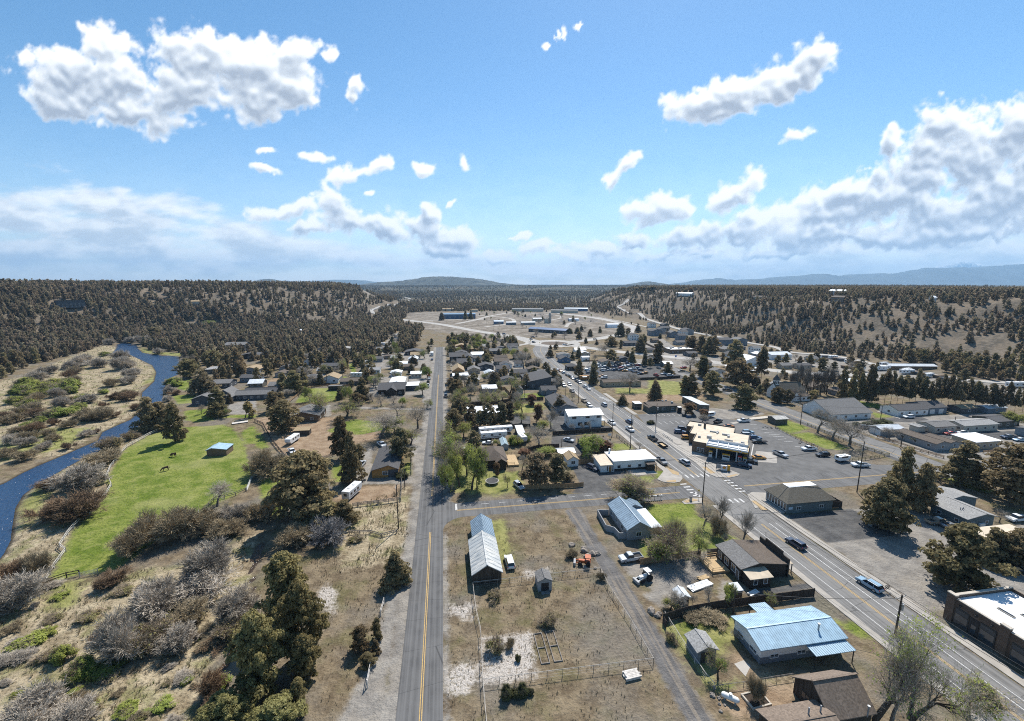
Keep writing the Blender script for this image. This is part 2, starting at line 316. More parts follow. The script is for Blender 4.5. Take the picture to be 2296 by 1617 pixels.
REG = dict(green=[
  pl('E',(405,1345),(560,1080),(640,900),(770,760),(900,610),(965,500),(920,470),(1050,240),(1100,180),(1290,75),(1500,14),(1640,4),(1930,-16),(2010,10),(2110,140),(2150,300),(2190,430),(2130,540),(1850,680),(1500,900),(1250,1050),(1000,1250),(690,1290)),
  pl('A',(1560,1000),(1670,970),(1690,1090),(1540,1060)),pl('A',(1500,1120),(1690,1100),(1700,1180),(1540,1190)),pl('A',(1600,1250),(1800,1230),(1860,1330),(1700,1350),(1600,1330)),pl('A',(1920,1290),(2218,1280),(2218,1310),(1930,1310)),
  pl('A',(2080,1440),(2200,1370),(2230,1540),(2130,1530)),pl('F',(0,470),(40,520),(110,640),(60,660),(0,640)),pl('F',(40,900),(190,880),(270,1060),(200,1290),(100,1180),(30,1010)),pl('F',(650,800),(800,790),(830,930),(690,940)),
  pl('B',(340,1180),(400,1090),(480,1055),(800,1050),(690,1170)),pl('B',(680,1000),(760,950),(790,950),(750,1010)),pl('F',(620,500),(760,420),(860,400),(1160,430),(1160,480),(920,530),(700,530)),pl('F',(930,185),(1180,180),(1180,200),(930,200)),pl('F',(1250,860),(1290,780),(1350,770),(1340,880)),
  pl('G',(740,250),(1000,240),(1140,290),(750,310)),pl('H',(0,1265),(480,1240),(500,1275),(430,1330),(200,1300),(0,1310)),pl('H',(520,1190),(620,1175),(700,1250),(660,1280),(510,1280)),pl('H',(0,860),(150,850),(250,920),(0,935)),
  pl('M',(340,110),(770,90),(780,200),(1260,480),(1000,530),(500,600),(250,600),(300,200)),pl('D',(770,1160),(1010,1200),(1000,1240),(800,1200)),pl('D',(900,1260),(1100,1300),(930,1310)),
  pl('I',(150,560),(330,540),(690,680),(640,700),(500,700)),pl('I',(10,500),(140,430),(330,500),(150,560)),pl('I',(1500,960),(1600,960),(2050,1080),(1950,1100)),
  pl('N',(330,420),(420,330),(900,250),(880,300),(560,380),(460,420)),pl('N',(720,990),(1040,850),(1050,880),(760,1010)),pl('Q',(440,320),(720,320),(1000,450),(750,480)),pl('B',(840,830),(900,1000),(870,1000),(800,850))],
 yellow=[pl('G',(380,1190),(820,1190),(830,1380),(780,1420),(500,1480),(60,1440),(-60,1300),(-110,1000),(300,1100)),pl('G',(630,390),(1080,350),(1110,440),(950,480),(640,490)),pl('G',(0,430),(150,420),(150,500),(0,500)),pl('M',(340,500),(500,450),(620,560),(350,600)),
  pl('C',(900,1050),(1180,1060),(1180,1100),(900,1100)),pl('C',(1180,980),(1500,1000),(1480,1110),(1180,1110)),pl('L',(440,190),(560,190),(600,520),(520,500)),pl('A',(0,1500),(400,1400),(820,1400),(560,1570),(200,1640),(0,1700)),pl('E',(180,660),(350,500),(420,600),(300,800),(190,900)),pl('A',(1200,1040),(1320,950),(1340,910),(1300,850),(1340,900),(1330,990)),pl('A',(1200,680),(1330,740),(1590,750),(1560,775),(1240,745)),
  pl('J',(430,420),(700,400),(640,620),(430,690)),pl('N',(220,380),(900,300),(900,520),(600,760),(760,990),(640,960))],
 straw=[pl('J',(-100,720),(200,560),(700,420),(1300,300),(1900,250),(2120,60),(2218,50),(2130,350),(2200,560),(2000,900),(1750,1200),(1650,1700),(-200,1700)),pl('A',(180,960),(560,800),(900,680),(1010,700),(1180,780),(1330,900),(1200,1090),(1200,1240),(980,1380),(850,1430),(560,1620),(0,1720),(-600,1750),(-600,1100)),pl('K',(180,60),(380,0),(300,300),(200,250)),pl('F',(820,1150),(1300,1000),(1330,1400),(1250,1600),(800,1700),(650,1500)),pl('E',(500,400),(880,210),(1290,75),(1050,240),(920,470),(700,750),(400,1300),(0,1600),(0,1200),(150,900),(200,800)),pl('N',(700,950),(1500,850),(1450,1000),(1000,1000))],
 dirt=[pl('F',(-20,390),(130,375),(300,400),(380,380),(560,380),(720,385),(620,480),(680,540),(850,520),(1090,500),(1140,560),(900,600),(720,690),(540,745),(330,770),(240,740),(150,600),(50,450)),pl('F',(700,1000),(880,980),(1240,970),(1240,1090),(880,1140),(650,1100)),pl('C',(900,1110),(1500,1100),(1800,1120),(1300,1180),(1000,1180)),pl('B',(60,1010),(200,940),(270,960),(250,1000),(120,1060)),pl('N',(700,1100),(900,980),(1450,920),(1550,1250),(1100,1286),(800,1180)),pl('B',(1000,860),(1060,780),(1130,760),(1050,880)),pl('N',(860,700),(1000,600),(1150,860),(960,830))],
 gravel=[rect(-11.2,-60,-8.2,440),rect(-2.4,117,.6,440),rect(-2.4,-60,-.9,103),
  pl('F',(860,770),(1000,640),(1010,830),(990,900),(1250,900),(1430,900),(1430,945),(870,970)),pl('K',(1640,100),(1700,300),(1560,900),(1480,1700),(1050,1700),(1330,1150),(1500,600)),pl('M',(60,660),(350,690),(900,560),(1000,740),(700,900),(480,1110),(300,1000),(380,900),(150,780)),rect(91.6,60,131,96),pl('H',(600,440),(760,400),(900,440),(1130,420),(1800,470),(1850,490),(1600,550),(1150,560),(800,500)),
  pl('A',(1960,1200),(2218,1140),(2218,1280),(1980,1280)),pl('B',(1130,640),(1240,560),(1260,600),(1200,720),(1000,860)),pl('F',(560,300),(640,270),(650,370),(590,380)),pl('F',(1330,500),(1480,560),(1440,900),(1370,870)),rect(131,60,152,82),rect(177,120,262,166),pl('D',(450,780),(900,850),(1500,950),(2218,1040),(2218,1200),(1500,1080),(800,960),(350,860)),rect(-46,246,-12,300),rect(4,284,60,350),rect(-60,330,-12,410),rect(100,300,330,340),pl('B',(1450,930),(1520,900),(1500,1180),(1440,1180)),pl('F',(900,290),(1490,310),(1490,320),(900,310)),pl('M',(1050,820),(1250,900),(1200,1000),(1000,1020)),pl('C',(1000,680),(1300,620),(1560,800),(1300,790))],
 lane=[[(32.4,109),(37.2,109),(36.9,95),(37.4,81),(37.7,62),(37.4,38),(33.0,38),(33.4,62),(33.0,81),(32.3,95)]],
 asph=[rect(92,83,113,96.2),pl('G',(1440,1140),(1620,1090),(1700,1180),(2264,1180),(2264,1260),(1900,1290),(2000,1440),(1430,1460),(1540,1340)),rect(56.5,146.8,48,158),pl('G',(680,520),(930,515),(940,650),(700,660)),pl('G',(1120,500),(1380,490),(1380,600),(1900,640),(1900,680),(1200,700)),pl('D',(900,1330),(1300,1290),(1400,1330),(1200,1350)),rect(160.5,118,174.5,275),pl('D',(1180,1440),(1560,1410),(2000,1430),(2218,1420),(2218,1500),(2030,1500),(1600,1450),(1560,1530)),pl('M',(1230,940),(1920,850),(1930,900),(1300,1000)),pl('C',(640,860),(1000,830),(1450,880),(1460,960),(1080,985),(700,960)),rect(92,262,175,300),pl('C',(560,1370),(860,1420),(460,1470)),pl('B',(1900,790),(2000,790),(2020,860),(1900,860)),pl('G',(1200,760),(1490,750),(1480,890),(1180,890))],
 white=[pl('L',(400,1040),(560,1010),(740,1000),(770,1300),(400,1360)),pl('L',(170,800),(330,780),(320,900),(180,860)),pl('L',(170,1240),(330,1210),(370,1340),(260,1420),(160,1440)),pl('K',(880,560),(1000,420),(1060,500),(1050,640),(990,720)),pl('L',(700,555),(860,540),(880,575),(720,600))],
 quarry=[pl('B',(1250,520),(1330,400),(1500,390),(2218,385),(2218,640),(1900,640),(1600,560))+pl('C',(0,700),(-40,640)),pl('C',(-20,380),(640,380),(820,440),(1000,500),(1060,560),(880,590),(600,640),(0,600)),pl('B',(860,290),(1000,260),(1300,255),(1390,300),(1340,330),(1100,370),(980,400),(900,340))])
def build_ground():
    def ax(lo, hi, st, far0, far1, g):
        a = list(np.arange(lo, hi+.1, st)); p, s = a[0], st; b = []
        while p > far0: s *= g; p -= s; b.append(p)
        q, s = a[-1], st
        while q < far1: s *= g; q += s; a.append(q)
        return np.array(b[::-1]+a)
    X = ax(-270, 250, 1.6, -16000, 17000, 1.04); Y = ax(24, 290, 1.4, -500, 24000, 1.028)
    gx, gy = np.meshgrid(X, Y); x = gx.ravel(); y = gy.ravel(); z = bed(x, y)
    nx = len(X); i = np.arange(len(x)).reshape(gx.shape)
    F = np.stack([i[:-1,:-1].ravel(), i[:-1,1:].ravel(), i[1:,1:].ravel(), i[1:,:-1].ravel()], 1)
    near = (np.abs(x) < 900) & (y < 1800); at_ = {}
    for k, ps in REG.items():
        v = np.full(len(x), -15.)
        for p in ps:
            pa = np.array(p); m = near & (x > pa[:,0].min()-14) & (x < pa[:,0].max()+14) & (y > pa[:,1].min()-14) & (y < pa[:,1].max()+14)
            if m.any(): v[m] = np.maximum(v[m], np.clip(sdf(p, x[m], y[m]), -15, 15))
        at_['g_'+k] = v
    at_['g_hill'] = np.clip(np.maximum(sdf(LEFT_HILL, x, y), sdf(RIGHT_HILL, x, y)), -60, 60); at_['g_far'] = sstep(1100, 2200, y)
    rv = np.full(len(x), -15.); m = near & (x < -20); rv[m] = np.clip(np.maximum(sdf(RIVER, x[m], y[m]), sdf(STREAM, x[m], y[m])), -15, 15); at_['g_bank'] = rv
    m, nt, b = newmat('ground_cover')
    def A(n): q = nt.nodes.new('ShaderNodeAttribute'); q.attribute_name = n; return q.outputs['Fac']
    P = pos(nt); n_a = noise(nt, .05, 5, P); n_b = noise(nt, .35, 5, P); n_c = noise(nt, 1.7, 4, P, .7); n_d = noise(nt, .16, 4, P); n_e = noise(nt, 4.5, 3, P, .7)
    wig = mth(nt,'ADD',mth(nt,'SUBTRACT',n_b,.5),mth(nt,'MULTIPLY',mth(nt,'SUBTRACT',n_c,.5),.7))
    def msk(n, w, amp, off=0): return ramp(nt, mth(nt,'ADD',A('g_'+n),mth(nt,'MULTIPLY',wig,amp)), off-w, off+w)
    c = mix(nt, ramp(nt,n_b,.35,.65), (.125,.094,.060), (.225,.176,.114)); c = mix(nt, mth(nt,'MULTIPLY',ramp(nt,n_d,.48,.66),.6), c, (.125,.118,.05)); c = mix(nt, mth(nt,'MULTIPLY',ramp(nt,n_c,.5,.75),.6), c, (.30,.24,.155)); c = mix(nt, mth(nt,'MULTIPLY',ramp(nt,n_c,.45,.3),.5), c, (.08,.062,.04))
    c = mix(nt, mth(nt,'MULTIPLY',ramp(nt,n_a,.47,.62),.55), c, mix(nt, ramp(nt,n_c,.3,.7), (.13,.12,.105), (.215,.20,.178)))
    hill = mix(nt, ramp(nt,n_b,.35,.7), (.105,.09,.07), (.20,.165,.125)); hill = mix(nt, mth(nt,'MULTIPLY',ramp(nt,n_c,.5,.68),.7), hill, (.07,.066,.05)); hill = mix(nt, mth(nt,'MULTIPLY',ramp(nt,n_a,.45,.62),.4), hill, (.26,.20,.14))
    c = mix(nt, ramp(nt,A('g_hill'),-18,25), c, hill)
    straw = mix(nt, ramp(nt,n_b,.3,.7), (.235,.185,.115), (.45,.375,.255)); straw = mix(nt, mth(nt,'MULTIPLY',ramp(nt,n_d,.5,.64),.65), straw, (.17,.175,.062)); straw = mix(nt, mth(nt,'MULTIPLY',ramp(nt,n_c,.52,.36),.75), straw, (.10,.077,.045)); straw = mix(nt, mth(nt,'MULTIPLY',ramp(nt,n_e,.56,.7),.5), straw, (.54,.47,.35))
    c = mix(nt, msk('straw',1.5,6), c, straw)
    dirt = mix(nt, ramp(nt,n_b,.3,.7), (.225,.155,.098), (.33,.245,.165)); dirt = mix(nt, mth(nt,'MULTIPLY',ramp(nt,n_c,.45,.3),.35), dirt, (.14,.10,.065)); c = mix(nt, msk('dirt',1.2,4), c, dirt)
    c = mix(nt, mth(nt,'MULTIPLY',msk('yellow',1.5,6),.85), c, mix(nt, ramp(nt,n_b,.3,.7), (.15,.17,.04), (.30,.29,.105)))
    grn = mix(nt, ramp(nt,n_d,.36,.64), (.115,.160,.022), (.225,.245,.06)); grn = mix(nt, mth(nt,'MULTIPLY',ramp(nt,n_c,.55,.35),.75), grn, (.05,.08,.012)); grn = mix(nt, mth(nt,'MULTIPLY',ramp(nt,n_b,.52,.66),.45), grn, (.26,.26,.09)); grn = mix(nt, mth(nt,'MULTIPLY',ramp(nt,n_a,.5,.66),.5), grn, (.30,.285,.12))
    c = mix(nt, msk('green',.9,3.5), c, grn)
    grv = mix(nt, ramp(nt,n_b,.3,.7), (.19,.175,.158), (.31,.285,.25)); grv = mix(nt, mth(nt,'MULTIPLY',ramp(nt,n_d,.48,.62),.5), grv, (.29,.255,.21)); grv = mix(nt, mth(nt,'MULTIPLY',ramp(nt,n_e,.5,.7),.45), grv, (.09,.085,.08)); c = mix(nt, msk('gravel',.8,2.6), c, grv)
    qr = mix(nt, ramp(nt,n_a,.35,.65), (.155,.13,.105), (.275,.24,.20)); c = mix(nt, msk('quarry',4,14), c, mix(nt, mth(nt,'MULTIPLY',ramp(nt,n_d,.5,.62),.75), qr, (.105,.09,.062)))
    Pl = pos(nt, 1.1, .05, 1); lan = mix(nt, ramp(nt,n_b,.3,.7), (.10,.095,.092), (.165,.157,.15)); lan = mix(nt, mth(nt,'MULTIPLY',ramp(nt,noise(nt,1.,3,Pl),.47,.6),.75), lan, (.235,.20,.16)); lan = mix(nt, mth(nt,'MULTIPLY',ramp(nt,n_e,.5,.7),.4), lan, (.25,.235,.22)); c = mix(nt, msk('lane',.5,2.2,.2), c, lan)
    asp = mix(nt, ramp(nt,n_b,.3,.7), (.075,.074,.074), (.125,.122,.118)); asp = mix(nt, mth(nt,'MULTIPLY',ramp(nt,n_d,.5,.64),.4), asp, (.16,.15,.14)); c = mix(nt, msk('asph',.35,.7), c, asp)
    c = mix(nt, mth(nt,'MULTIPLY',msk('white',1,4),ramp(nt,n_c,.3,.5)), c, mix(nt, ramp(nt,n_e,.35,.65), (.30,.27,.235), (.56,.51,.46)))
    bank = A('g_bank'); c = mix(nt, ramp(nt,bank,-.2,1.2), c, (.045,.035,.022))
    far = mix(nt, ramp(nt,noise(nt,.004,5,P),.4,.62), (.032,.036,.026), (.10,.088,.06)); c = mix(nt, A('g_far'), c, far)
    nt.links.new(c, b.inputs['Base Color']); b.inputs['Roughness'].default_value = .95; b.inputs['Specular IOR Level'].default_value = .1
    bp = nt.nodes.new('ShaderNodeBump'); bp.inputs['Strength'].default_value = .8; bp.inputs['Distance'].default_value = .5
    nt.links.new(mth(nt,'ADD',n_c,mth(nt,'MULTIPLY',n_b,1.2)), bp.inputs['Height']); nt.links.new(bp.outputs[0], b.inputs['Normal'])
    o = link('ground', mesh_np('ground', np.stack([x,y,z],1), F, [m], smooth=True, attrs=at_)); tag(o, kind='structure')
build_ground()
def sheet(name, polys, m, z, kind='structure', dz=0):
    mb = MB()
    for i, p in enumerate(polys): mb.poly([(q[0],q[1],z+(i%7)*dz) for q in p], [tuple(range(len(p)))], m)
    o = mb.build(name); bm = bmesh.new(); bm.from_mesh(o.data)
    for f in bm.faces:
        f.normal_update()
        if f.normal.z < 0: f.normal_flip()
    bm.to_mesh(o.data); bm.free(); return tag(o, kind=kind)
def water(name, poly, z, col):
    pa = np.array(poly); st = 2.5; xs = np.arange(max(pa[:,0].min(),-700)-6, pa[:,0].max()+6, st); ys = np.arange(max(pa[:,1].min(),10)-6, pa[:,1].max()+6, st)
    gx, gy = np.meshgrid(xs, ys); d = sdf(poly, gx, gy); i = np.arange(gx.size).reshape(gx.shape)
    ok = (np.maximum.reduce([d[:-1,:-1],d[1:,:-1],d[:-1,1:],d[1:,1:]]) > -5)
    F = np.stack([i[:-1,:-1][ok], i[:-1,1:][ok], i[1:,1:][ok], i[1:,:-1][ok]], 1)
    m, nt, b = newmat(name); b.inputs['Base Color'].default_value = (*col,1); b.inputs['Roughness'].default_value = .16; b.inputs['IOR'].default_value = 1.33; b.inputs['Specular IOR Level'].default_value = .5
    P = pos(nt, 1, .6, 1, .5); h = mth(nt,'ADD',noise(nt,.9,4,P),mth(nt,'MULTIPLY',noise(nt,3.,3,P),.4)); bp = nt.nodes.new('ShaderNodeBump'); bp.inputs['Strength'].default_value = .8; bp.inputs['Distance'].default_value = .6; nt.links.new(h, bp.inputs['Height']); nt.links.new(bp.outputs[0], b.inputs['Normal'])
    V = np.stack([gx.ravel(), gy.ravel(), np.full(gx.size, z)], 1); u, F2 = np.unique(F, return_inverse=True)
    tag(link(name, mesh_np(name, V[u], F2.reshape(F.shape), [m])), kind='structure')
water('river', RIVER, -.5, (.016,.05,.115)); water('stream', STREAM, -.38, (.05,.032,.018))
# ------------------------------------------------------------------ roads
def asphalt(name, a, b_, streak=0):
    m, nt, b = newmat(name); P = pos(nt); n1 = noise(nt, .4, 5, P); n2 = noise(nt, 5, 3, P); n3 = noise(nt, .07, 3, P)
    c = mix(nt, ramp(nt,n1,.3,.7), a, b_); c = mix(nt, mth(nt,'MULTIPLY',ramp(nt,n2,.5,.75),.35), c, tuple(x*1.5 for x in b_)); c = mix(nt, mth(nt,'MULTIPLY',ramp(nt,n3,.45,.65),.45), c, tuple(x*1.35 for x in b_))
    if streak:  # polished wheel tracks along the street
        Ps = pos(nt, 1.6, .012, 1); c = mix(nt, mth(nt,'MULTIPLY',ramp(nt,noise(nt,1.2,3,Ps),.42,.6),.55), c, tuple(x*1.55 for x in b_))
        v = nt.nodes.new('ShaderNodeTexVoronoi'); v.feature = 'DISTANCE_TO_EDGE'; v.inputs['Scale'].default_value = .1; nt.links.new(pos(nt, .4, 1.6, 1), v.inputs['Vector']); c = mix(nt, mth(nt,'MULTIPLY',ramp(nt,v.outputs['Distance'],.007,.002),.6), c, (.035,.035,.035))
    nt.links.new(c, b.inputs['Base Color']); b.inputs['Roughness'].default_value = .85; b.inputs['Specular IOR Level'].default_value = .25
    return m
AS1 = asphalt('street_asphalt', (.075,.074,.074), (.105,.103,.101), 1); AS2 = asphalt('highway_asphalt', (.105,.102,.098), (.15,.145,.138), 1); AS3 = asphalt('lot_asphalt', (.088,.086,.084), (.125,.122,.118)); CON = asphalt('pale_concrete', (.27,.25,.225), (.36,.335,.30)); AS4 = asphalt('bypass_asphalt', (.27,.255,.235), (.36,.34,.31))
def strip(pts, w):
    """quads of a road along a polyline; w = width or (left offset, right offset)"""
    l, r = (w/2, w/2) if not isinstance(w, tuple) else w; out = []; n = len(pts); L = []; Rr = []
    for i in range(n):
        a = pts[max(i-1,0)]; b = pts[min(i+1,n-1)]; dx, dy = b[0]-a[0], b[1]-a[1]; k = math.hypot(dx,dy) or 1; nx, ny = dy/k, -dx/k
        L.append((pts[i][0]-nx*l, pts[i][1]-ny*l)); Rr.append((pts[i][0]+nx*r, pts[i][1]+ny*r))
    return [[L[i],Rr[i],Rr[i+1],L[i+1]] for i in range(n-1)]
def smooth(pts, k=6):
    P = [np.array(p, float) for p in pts]; out = []
    for i in range(len(P)-1):
        a, b, c, d = P[max(i-1,0)], P[i], P[i+1], P[min(i+2,len(P)-1)]
        for t in np.arange(k)/k: out.append(tuple(.5*((2*b)+(-a+c)*t+(2*a-5*b+4*c-d)*t*t+(-a+3*b-3*c+d)*t**3)))
    return out+[tuple(P[-1])]
def arc(cx, cy, r, a0, a1, n=24): return [(cx+r*math.cos(R(a0+(a1-a0)*i/n)), cy+r*math.sin(R(a0+(a1-a0)*i/n))) for i in range(n+1)]
def fil(cx, cy, sx, sy, r): return [(cx,cy)]+[(cx+sx*r-sx*r*math.sin(t), cy+sy*r-sy*r*math.cos(t)) for t in [math.pi/2*i/8 for i in range(9)]]
HWY = smooth([(82.1,-60),(82.1,60),(82.1,150),(82.1,215),(82.6,260),(84.6,325),(87,370),(92,405),(99,427)])
EAST = smooth([(134,455),(165,470),(207,502),(250,545),(274,585),(285,640),(287,739),(273,827),(250,920)])
SE = smooth([(128,434),(150,398),(175,366),(207,333),(236,283),(262,262),(300,252)])
NW = smooth([(103,462),(84,512)]+[at('B',x,y) for x,y in ((1900,556),(1600,500),(1330,467),(1200,450))])
sheet('street', [rect(-8.7,-60,-1.8,437)]+[fil(-1.8,109.2,1,-1,6),fil(-1.8,117,1,1,5)], AS1, .02)
sheet('cross_street', [rect(-1.8,109.2,76,117)]+[rect(89.5,108.4,163,118)], AS1, .021)
sheet('highway', strip(HWY[:13],(5.5,6.9))+strip(HWY[12:],(7.4,7.6)), AS2, .022)
sheet('church_street', [rect(163,118,174,300)]+strip(smooth([(163,113.2),(190,113.5),(230,118),(300,130)]),9.5), AS2, .02)
sheet('parking_lot', [[(89.5,118),(89.5,176),(92,190),(100,191),(126,191.5),(127,178),(143.2,172),(144.6,160),(141,129),(150,121),(163,119),(163,118)]], AS3, .016)
sheet('roundabout_road', [arc(117,447,28,0,360,40)[:-1]]+strip(EAST,14)+strip(SE,13)+strip(NW,14)+strip(smooth([(68,420),(75,436),(90,455),(84,490),(70,520)]),6), AS4, .024, dz=.004)
sheet('track', sum([strip(smooth(q),w) for q,w in (([(60,640),(110,700),(120,800),(60,900),(20,960)],7),([(120,700),(200,760),(230,850),(170,950)],6),([(20,700),(60,780),(90,860),(150,960)],9),([(180,620),(210,690),(262,720)],6),([(300,600),(300,720),(280,850),(230,960)],5),([(-40,760),(0,780),(70,775)],8))],[]), CON, .03, dz=.004)
sheet('roundabout_island', [arc(117,447,14.5,0,360,32)[:-1]], M('island_bark',(.13,.10,.075),.95,obj=False), .05)
def drape(name, pts, w, m, dz=.35):
    """road laid on sloping terrain"""
    P = smooth(pts, 10); q = []
    for i in range(len(P)-1): q += [P[i]]
    quads = strip(q+[P[-1]], w); mb = MB()
    for qd in quads:
        zc = [float(terr(*p))+dz for p in qd]; lo = min(zc)
        zz = [(zc[0]+zc[1])/2]*2+[(zc[2]+zc[3])/2]*2
        mb.slab([(p[0],p[1],z) for p, z in zip(qd, zz)], 2.5, m)
    tag(mb.build(name), kind='structure')
drape('hill_road', [at('B',x,y) for x,y in ((1210,452),(1080,425),(1010,400),(990,380),(1040,358),(1120,336),(1230,315),(1310,300),(1345,288),(1320,274),(1260,264),(1210,260))], 11, AS4, .6)
drape('hillside_road', [at('C',x,y) for x,y in ((1010,285),(975,318),(925,347),(960,372),(1050,405),(1170,455),(1320,505),(1480,550),(1620,580),(1760,605),(1950,645))]+[at('D',x,y) for x,y in ((60,700),(150,735),(300,755),(500,768),(700,800),(930,852),(1150,890),(1400,935),(1700,985),(2100,1010))], 8, AS4, .4)
YEL = M('yellow_paint',(.46,.31,.12),.75,.15,3,obj=False); WHT = M('white_paint',(.54,.53,.51),.75,.25,3,obj=False)
mk = []; yk = []
def box2(x, y, w, h): return rect(x-w/2,y-h/2,x+w/2,y+h/2)
for d in (-.16,.16): yk += [rect(-5.07+d-.075,-60,-5.07+d+.075,103), rect(-5.07+d-.075,122.5,-5.07+d+.075,300)]
for d in (-.16,.16): yk += [rect(2,112.9+d-.075,70,112.9+d+.075), rect(92.5,113.6+d-.075,160,113.6+d+.075), rect(166.2+d-.08,125,166.2+d+.08,275)]
for d in (-.17,.17): yk += strip([p for p in HWY if p[1] < 103],(d+.08,-d+.08))+strip([(82.1,123),(82.1,160)],(d+.08,-d+.08))
yk += strip([p for p in HWY if p[1] > 210],(.1,.1))+strip([(82.1,165),(82.1,208)],(.1,.1))
mk += strip([p for p in HWY if p[1] < 104],(3.2,-3.05))+strip([p for p in HWY if p[1] < 104],(-2.25,2.45))+strip([p for p in HWY if p[1] < 104],(-4.1,4.25))
mk += strip([(81.6,124),(80,142),(78,168),(77.2,190),(77,230),(79,270),(81,325)],(.1,.1)) if 0 else strip([(78.3,125),(76.2,170),(76.2,215)],(.1,.1))+strip([(85.2,124),(86.8,150),(86.8,215)],(.1,.1))+strip([p for p in HWY if 215 < p[1] < 400],(4.9,-4.7))+strip([p for p in HWY if 215 < p[1] < 400],(-4.2,4.4))
for x, y in ((890,1250),(955,1247),(1015,1240),(1075,1238),(1140,1235)): mk.append(box2(*at('H',x,y,0),.6,2.3))
for x, y in ((1340,1548),(1430,1550),(1495,1545),(1558,1543)): mk.append(box2(*at('H',x,y,0),.6,2.3))
for x, y in ((850,1345),(893,1380),(930,1413),(970,1446),(1008,1482)): mk.append(box2(*at('H',x,y,0),2.2,.6))
for x, y in ((1380,1300),(1420,1330),(1468,1364),(1516,1400),(1562,1432)): mk.append(box2(*at('H',x,y,0),2.2,.6))
for i in range(6): mk.append(box2(*at('C',775+i*15,1135+i*6,0),2.8,.6))
mk += [box2(1.9,114.8,.6,3.6), box2(74.4,110.8,.6,3.2)]+[rect(4+i*5.2,115.3,6.2+i*5.2,115.45) for i in range(13)]
for i in range(7): a = at('H',395+i*64,488+i*2,0); b = at('H',440+i*62,512+i*1,0); mk += strip([a,b],.2)
for i in range(6): a = at('H',540+i*70,588-i*3,0); b = at('H',590+i*70,620-i*3,0); mk += strip([a,b],.2)
for x0,y0,x1,y1 in ((1660,622,1740,622),(1700,668,1835,665),(1765,690,1870,683),(1825,722,1950,712),(1885,748,2015,742),(1940,770,2070,766),(2000,803,2100,795),(2070,832,2180,826),(2200,892,2264,888)): mk += strip([at('H',x0,y0,0),at('H',x1,y1,0)],.18)
mk += strip([at('H',1700,860,0),at('H',1672,1000,0)],.35)
for i in range(5): mk += strip([at('H',800+i*32,790+i*22,0),at('H',850+i*26,790+i*18,0)],.16)
sheet('yellow_lines', yk, YEL, .034); sheet('white_lines', mk, WHT, .032)
def pave(name, polys, m, z=.12):
    mb = MB()
    for i_, p in enumerate(polys):
        a = sum(p[i][0]*p[(i+1)%len(p)][1]-p[(i+1)%len(p)][0]*p[i][1] for i in range(len(p)))
        q = p if a > 0 else p[::-1]; mb.slab([(x,y,z+(i_%9)*.004) for x,y in q], z+.2, m)
    return tag(mb.build(name), kind='structure')
SW = M('sidewalk_concrete',(.36,.33,.29),.9,.12,.5,obj=False); SWB = M('ramp_tan',(.40,.29,.16),.9,.12,.8,obj=False)
pave('sidewalk', [rect(75.0,-40,76.6,104),rect(89.3,-40,91.4,104),rect(72.6,126,74.6,210),rect(90.4,150,92.6,172),rect(90.4,190,92.6,232),rect(74.6,216,76.4,320)]+[pl('H',*p) for p in (((530,1290),(640,1150),(760,1195),(830,1245),(840,1280),(810,1320),(740,1332),(620,1325)),((880,1010),(1000,1015),(1540,1225),(1510,1250),(1400,1272),(1250,1262),(1120,1210),(1000,1090)),((1620,1480),(1680,1445),(1870,1455),(1880,1617),(1720,1640)),((830,1560),(930,1512),(1090,1520),(1070,1580),(860,1590)))]+strip([(151.5,176.2),(129,170.4)],2) , SW)
sheet('ramp_pads', [pl('H',*p) for p in (((640,1145),(790,1205),(800,1245),(720,1225)),((640,1310),(760,1295),(760,1325),(650,1322)),((1080,1140),(1130,1140),(1240,1215),(1180,1222)),((1370,1255),(1480,1230),(1520,1235),(1400,1268)))]+[pl('M',(1320,75),(1360,75),(1480,165),(1420,165)),pl('M',(670,80),(750,50),(820,70),(700,95))], SWB, .165)
sheet('driveway', [pl('H',(400,640),(520,650),(960,880),(1000,930),(1120,1000),(1090,1010),(880,1000)),pl('H',(1735,940),(1980,970),(1985,1090),(1690,1070)),pl('H',(160,1170),(440,1150),(540,1215),(240,1245)),pl('N',(990,705),(1060,760),(1010,860),(900,740)),pl('D',(1000,1255),(1160,1310),(1140,1318),(930,1250))], CON, .028)
# ------------------------------------------------------------------ vegetation
def leafmat(name, a, b_, rnd=.5, tip=None, trans=0):
    m, nt, b = newmat(name); tc = nt.nodes.new('ShaderNodeTexCoord'); n1 = noise(nt, 3.5, 3, tc.outputs['Object']); oi = nt.nodes.new('ShaderNodeObjectInfo')
    c = mix(nt, ramp(nt,n1,.35,.65), a, b_)
    if tip: c = mix(nt, mth(nt,'MULTIPLY',ramp(nt,noise(nt,9,2,tc.outputs['Object']),.5,.7),.7), c, tip)
    hs = nt.nodes.new('ShaderNodeHueSaturation'); nt.links.new(mth(nt,'ADD',mth(nt,'MULTIPLY',oi.outputs['Random'],rnd),1-rnd/2), hs.inputs['Value'])
    nt.links.new(mth(nt,'ADD',mth(nt,'MULTIPLY',mth(nt,'FRACT',mth(nt,'MULTIPLY',oi.outputs['Random'],7.3)),.035),.482), hs.inputs['Hue']); nt.links.new(c, hs.inputs['Color'])
    nt.links.new(hs.outputs[0], b.inputs['Base Color']); b.inputs['Roughness'].default_value = .8; b.inputs['Specular IOR Level'].default_value = .15
    if trans:
        t = nt.nodes.new('ShaderNodeBsdfTranslucent'); nt.links.new(hs.outputs[0], t.inputs[0]); mx = nt.nodes.new('ShaderNodeMixShader'); mx.inputs[0].default_value = trans
        nt.links.new(b.outputs[0], mx.inputs[1]); nt.links.new(t.outputs[0], mx.inputs[2]); nt.links.new(mx.outputs[0], nt.nodes['Material Output'].inputs['Surface'])
    return m
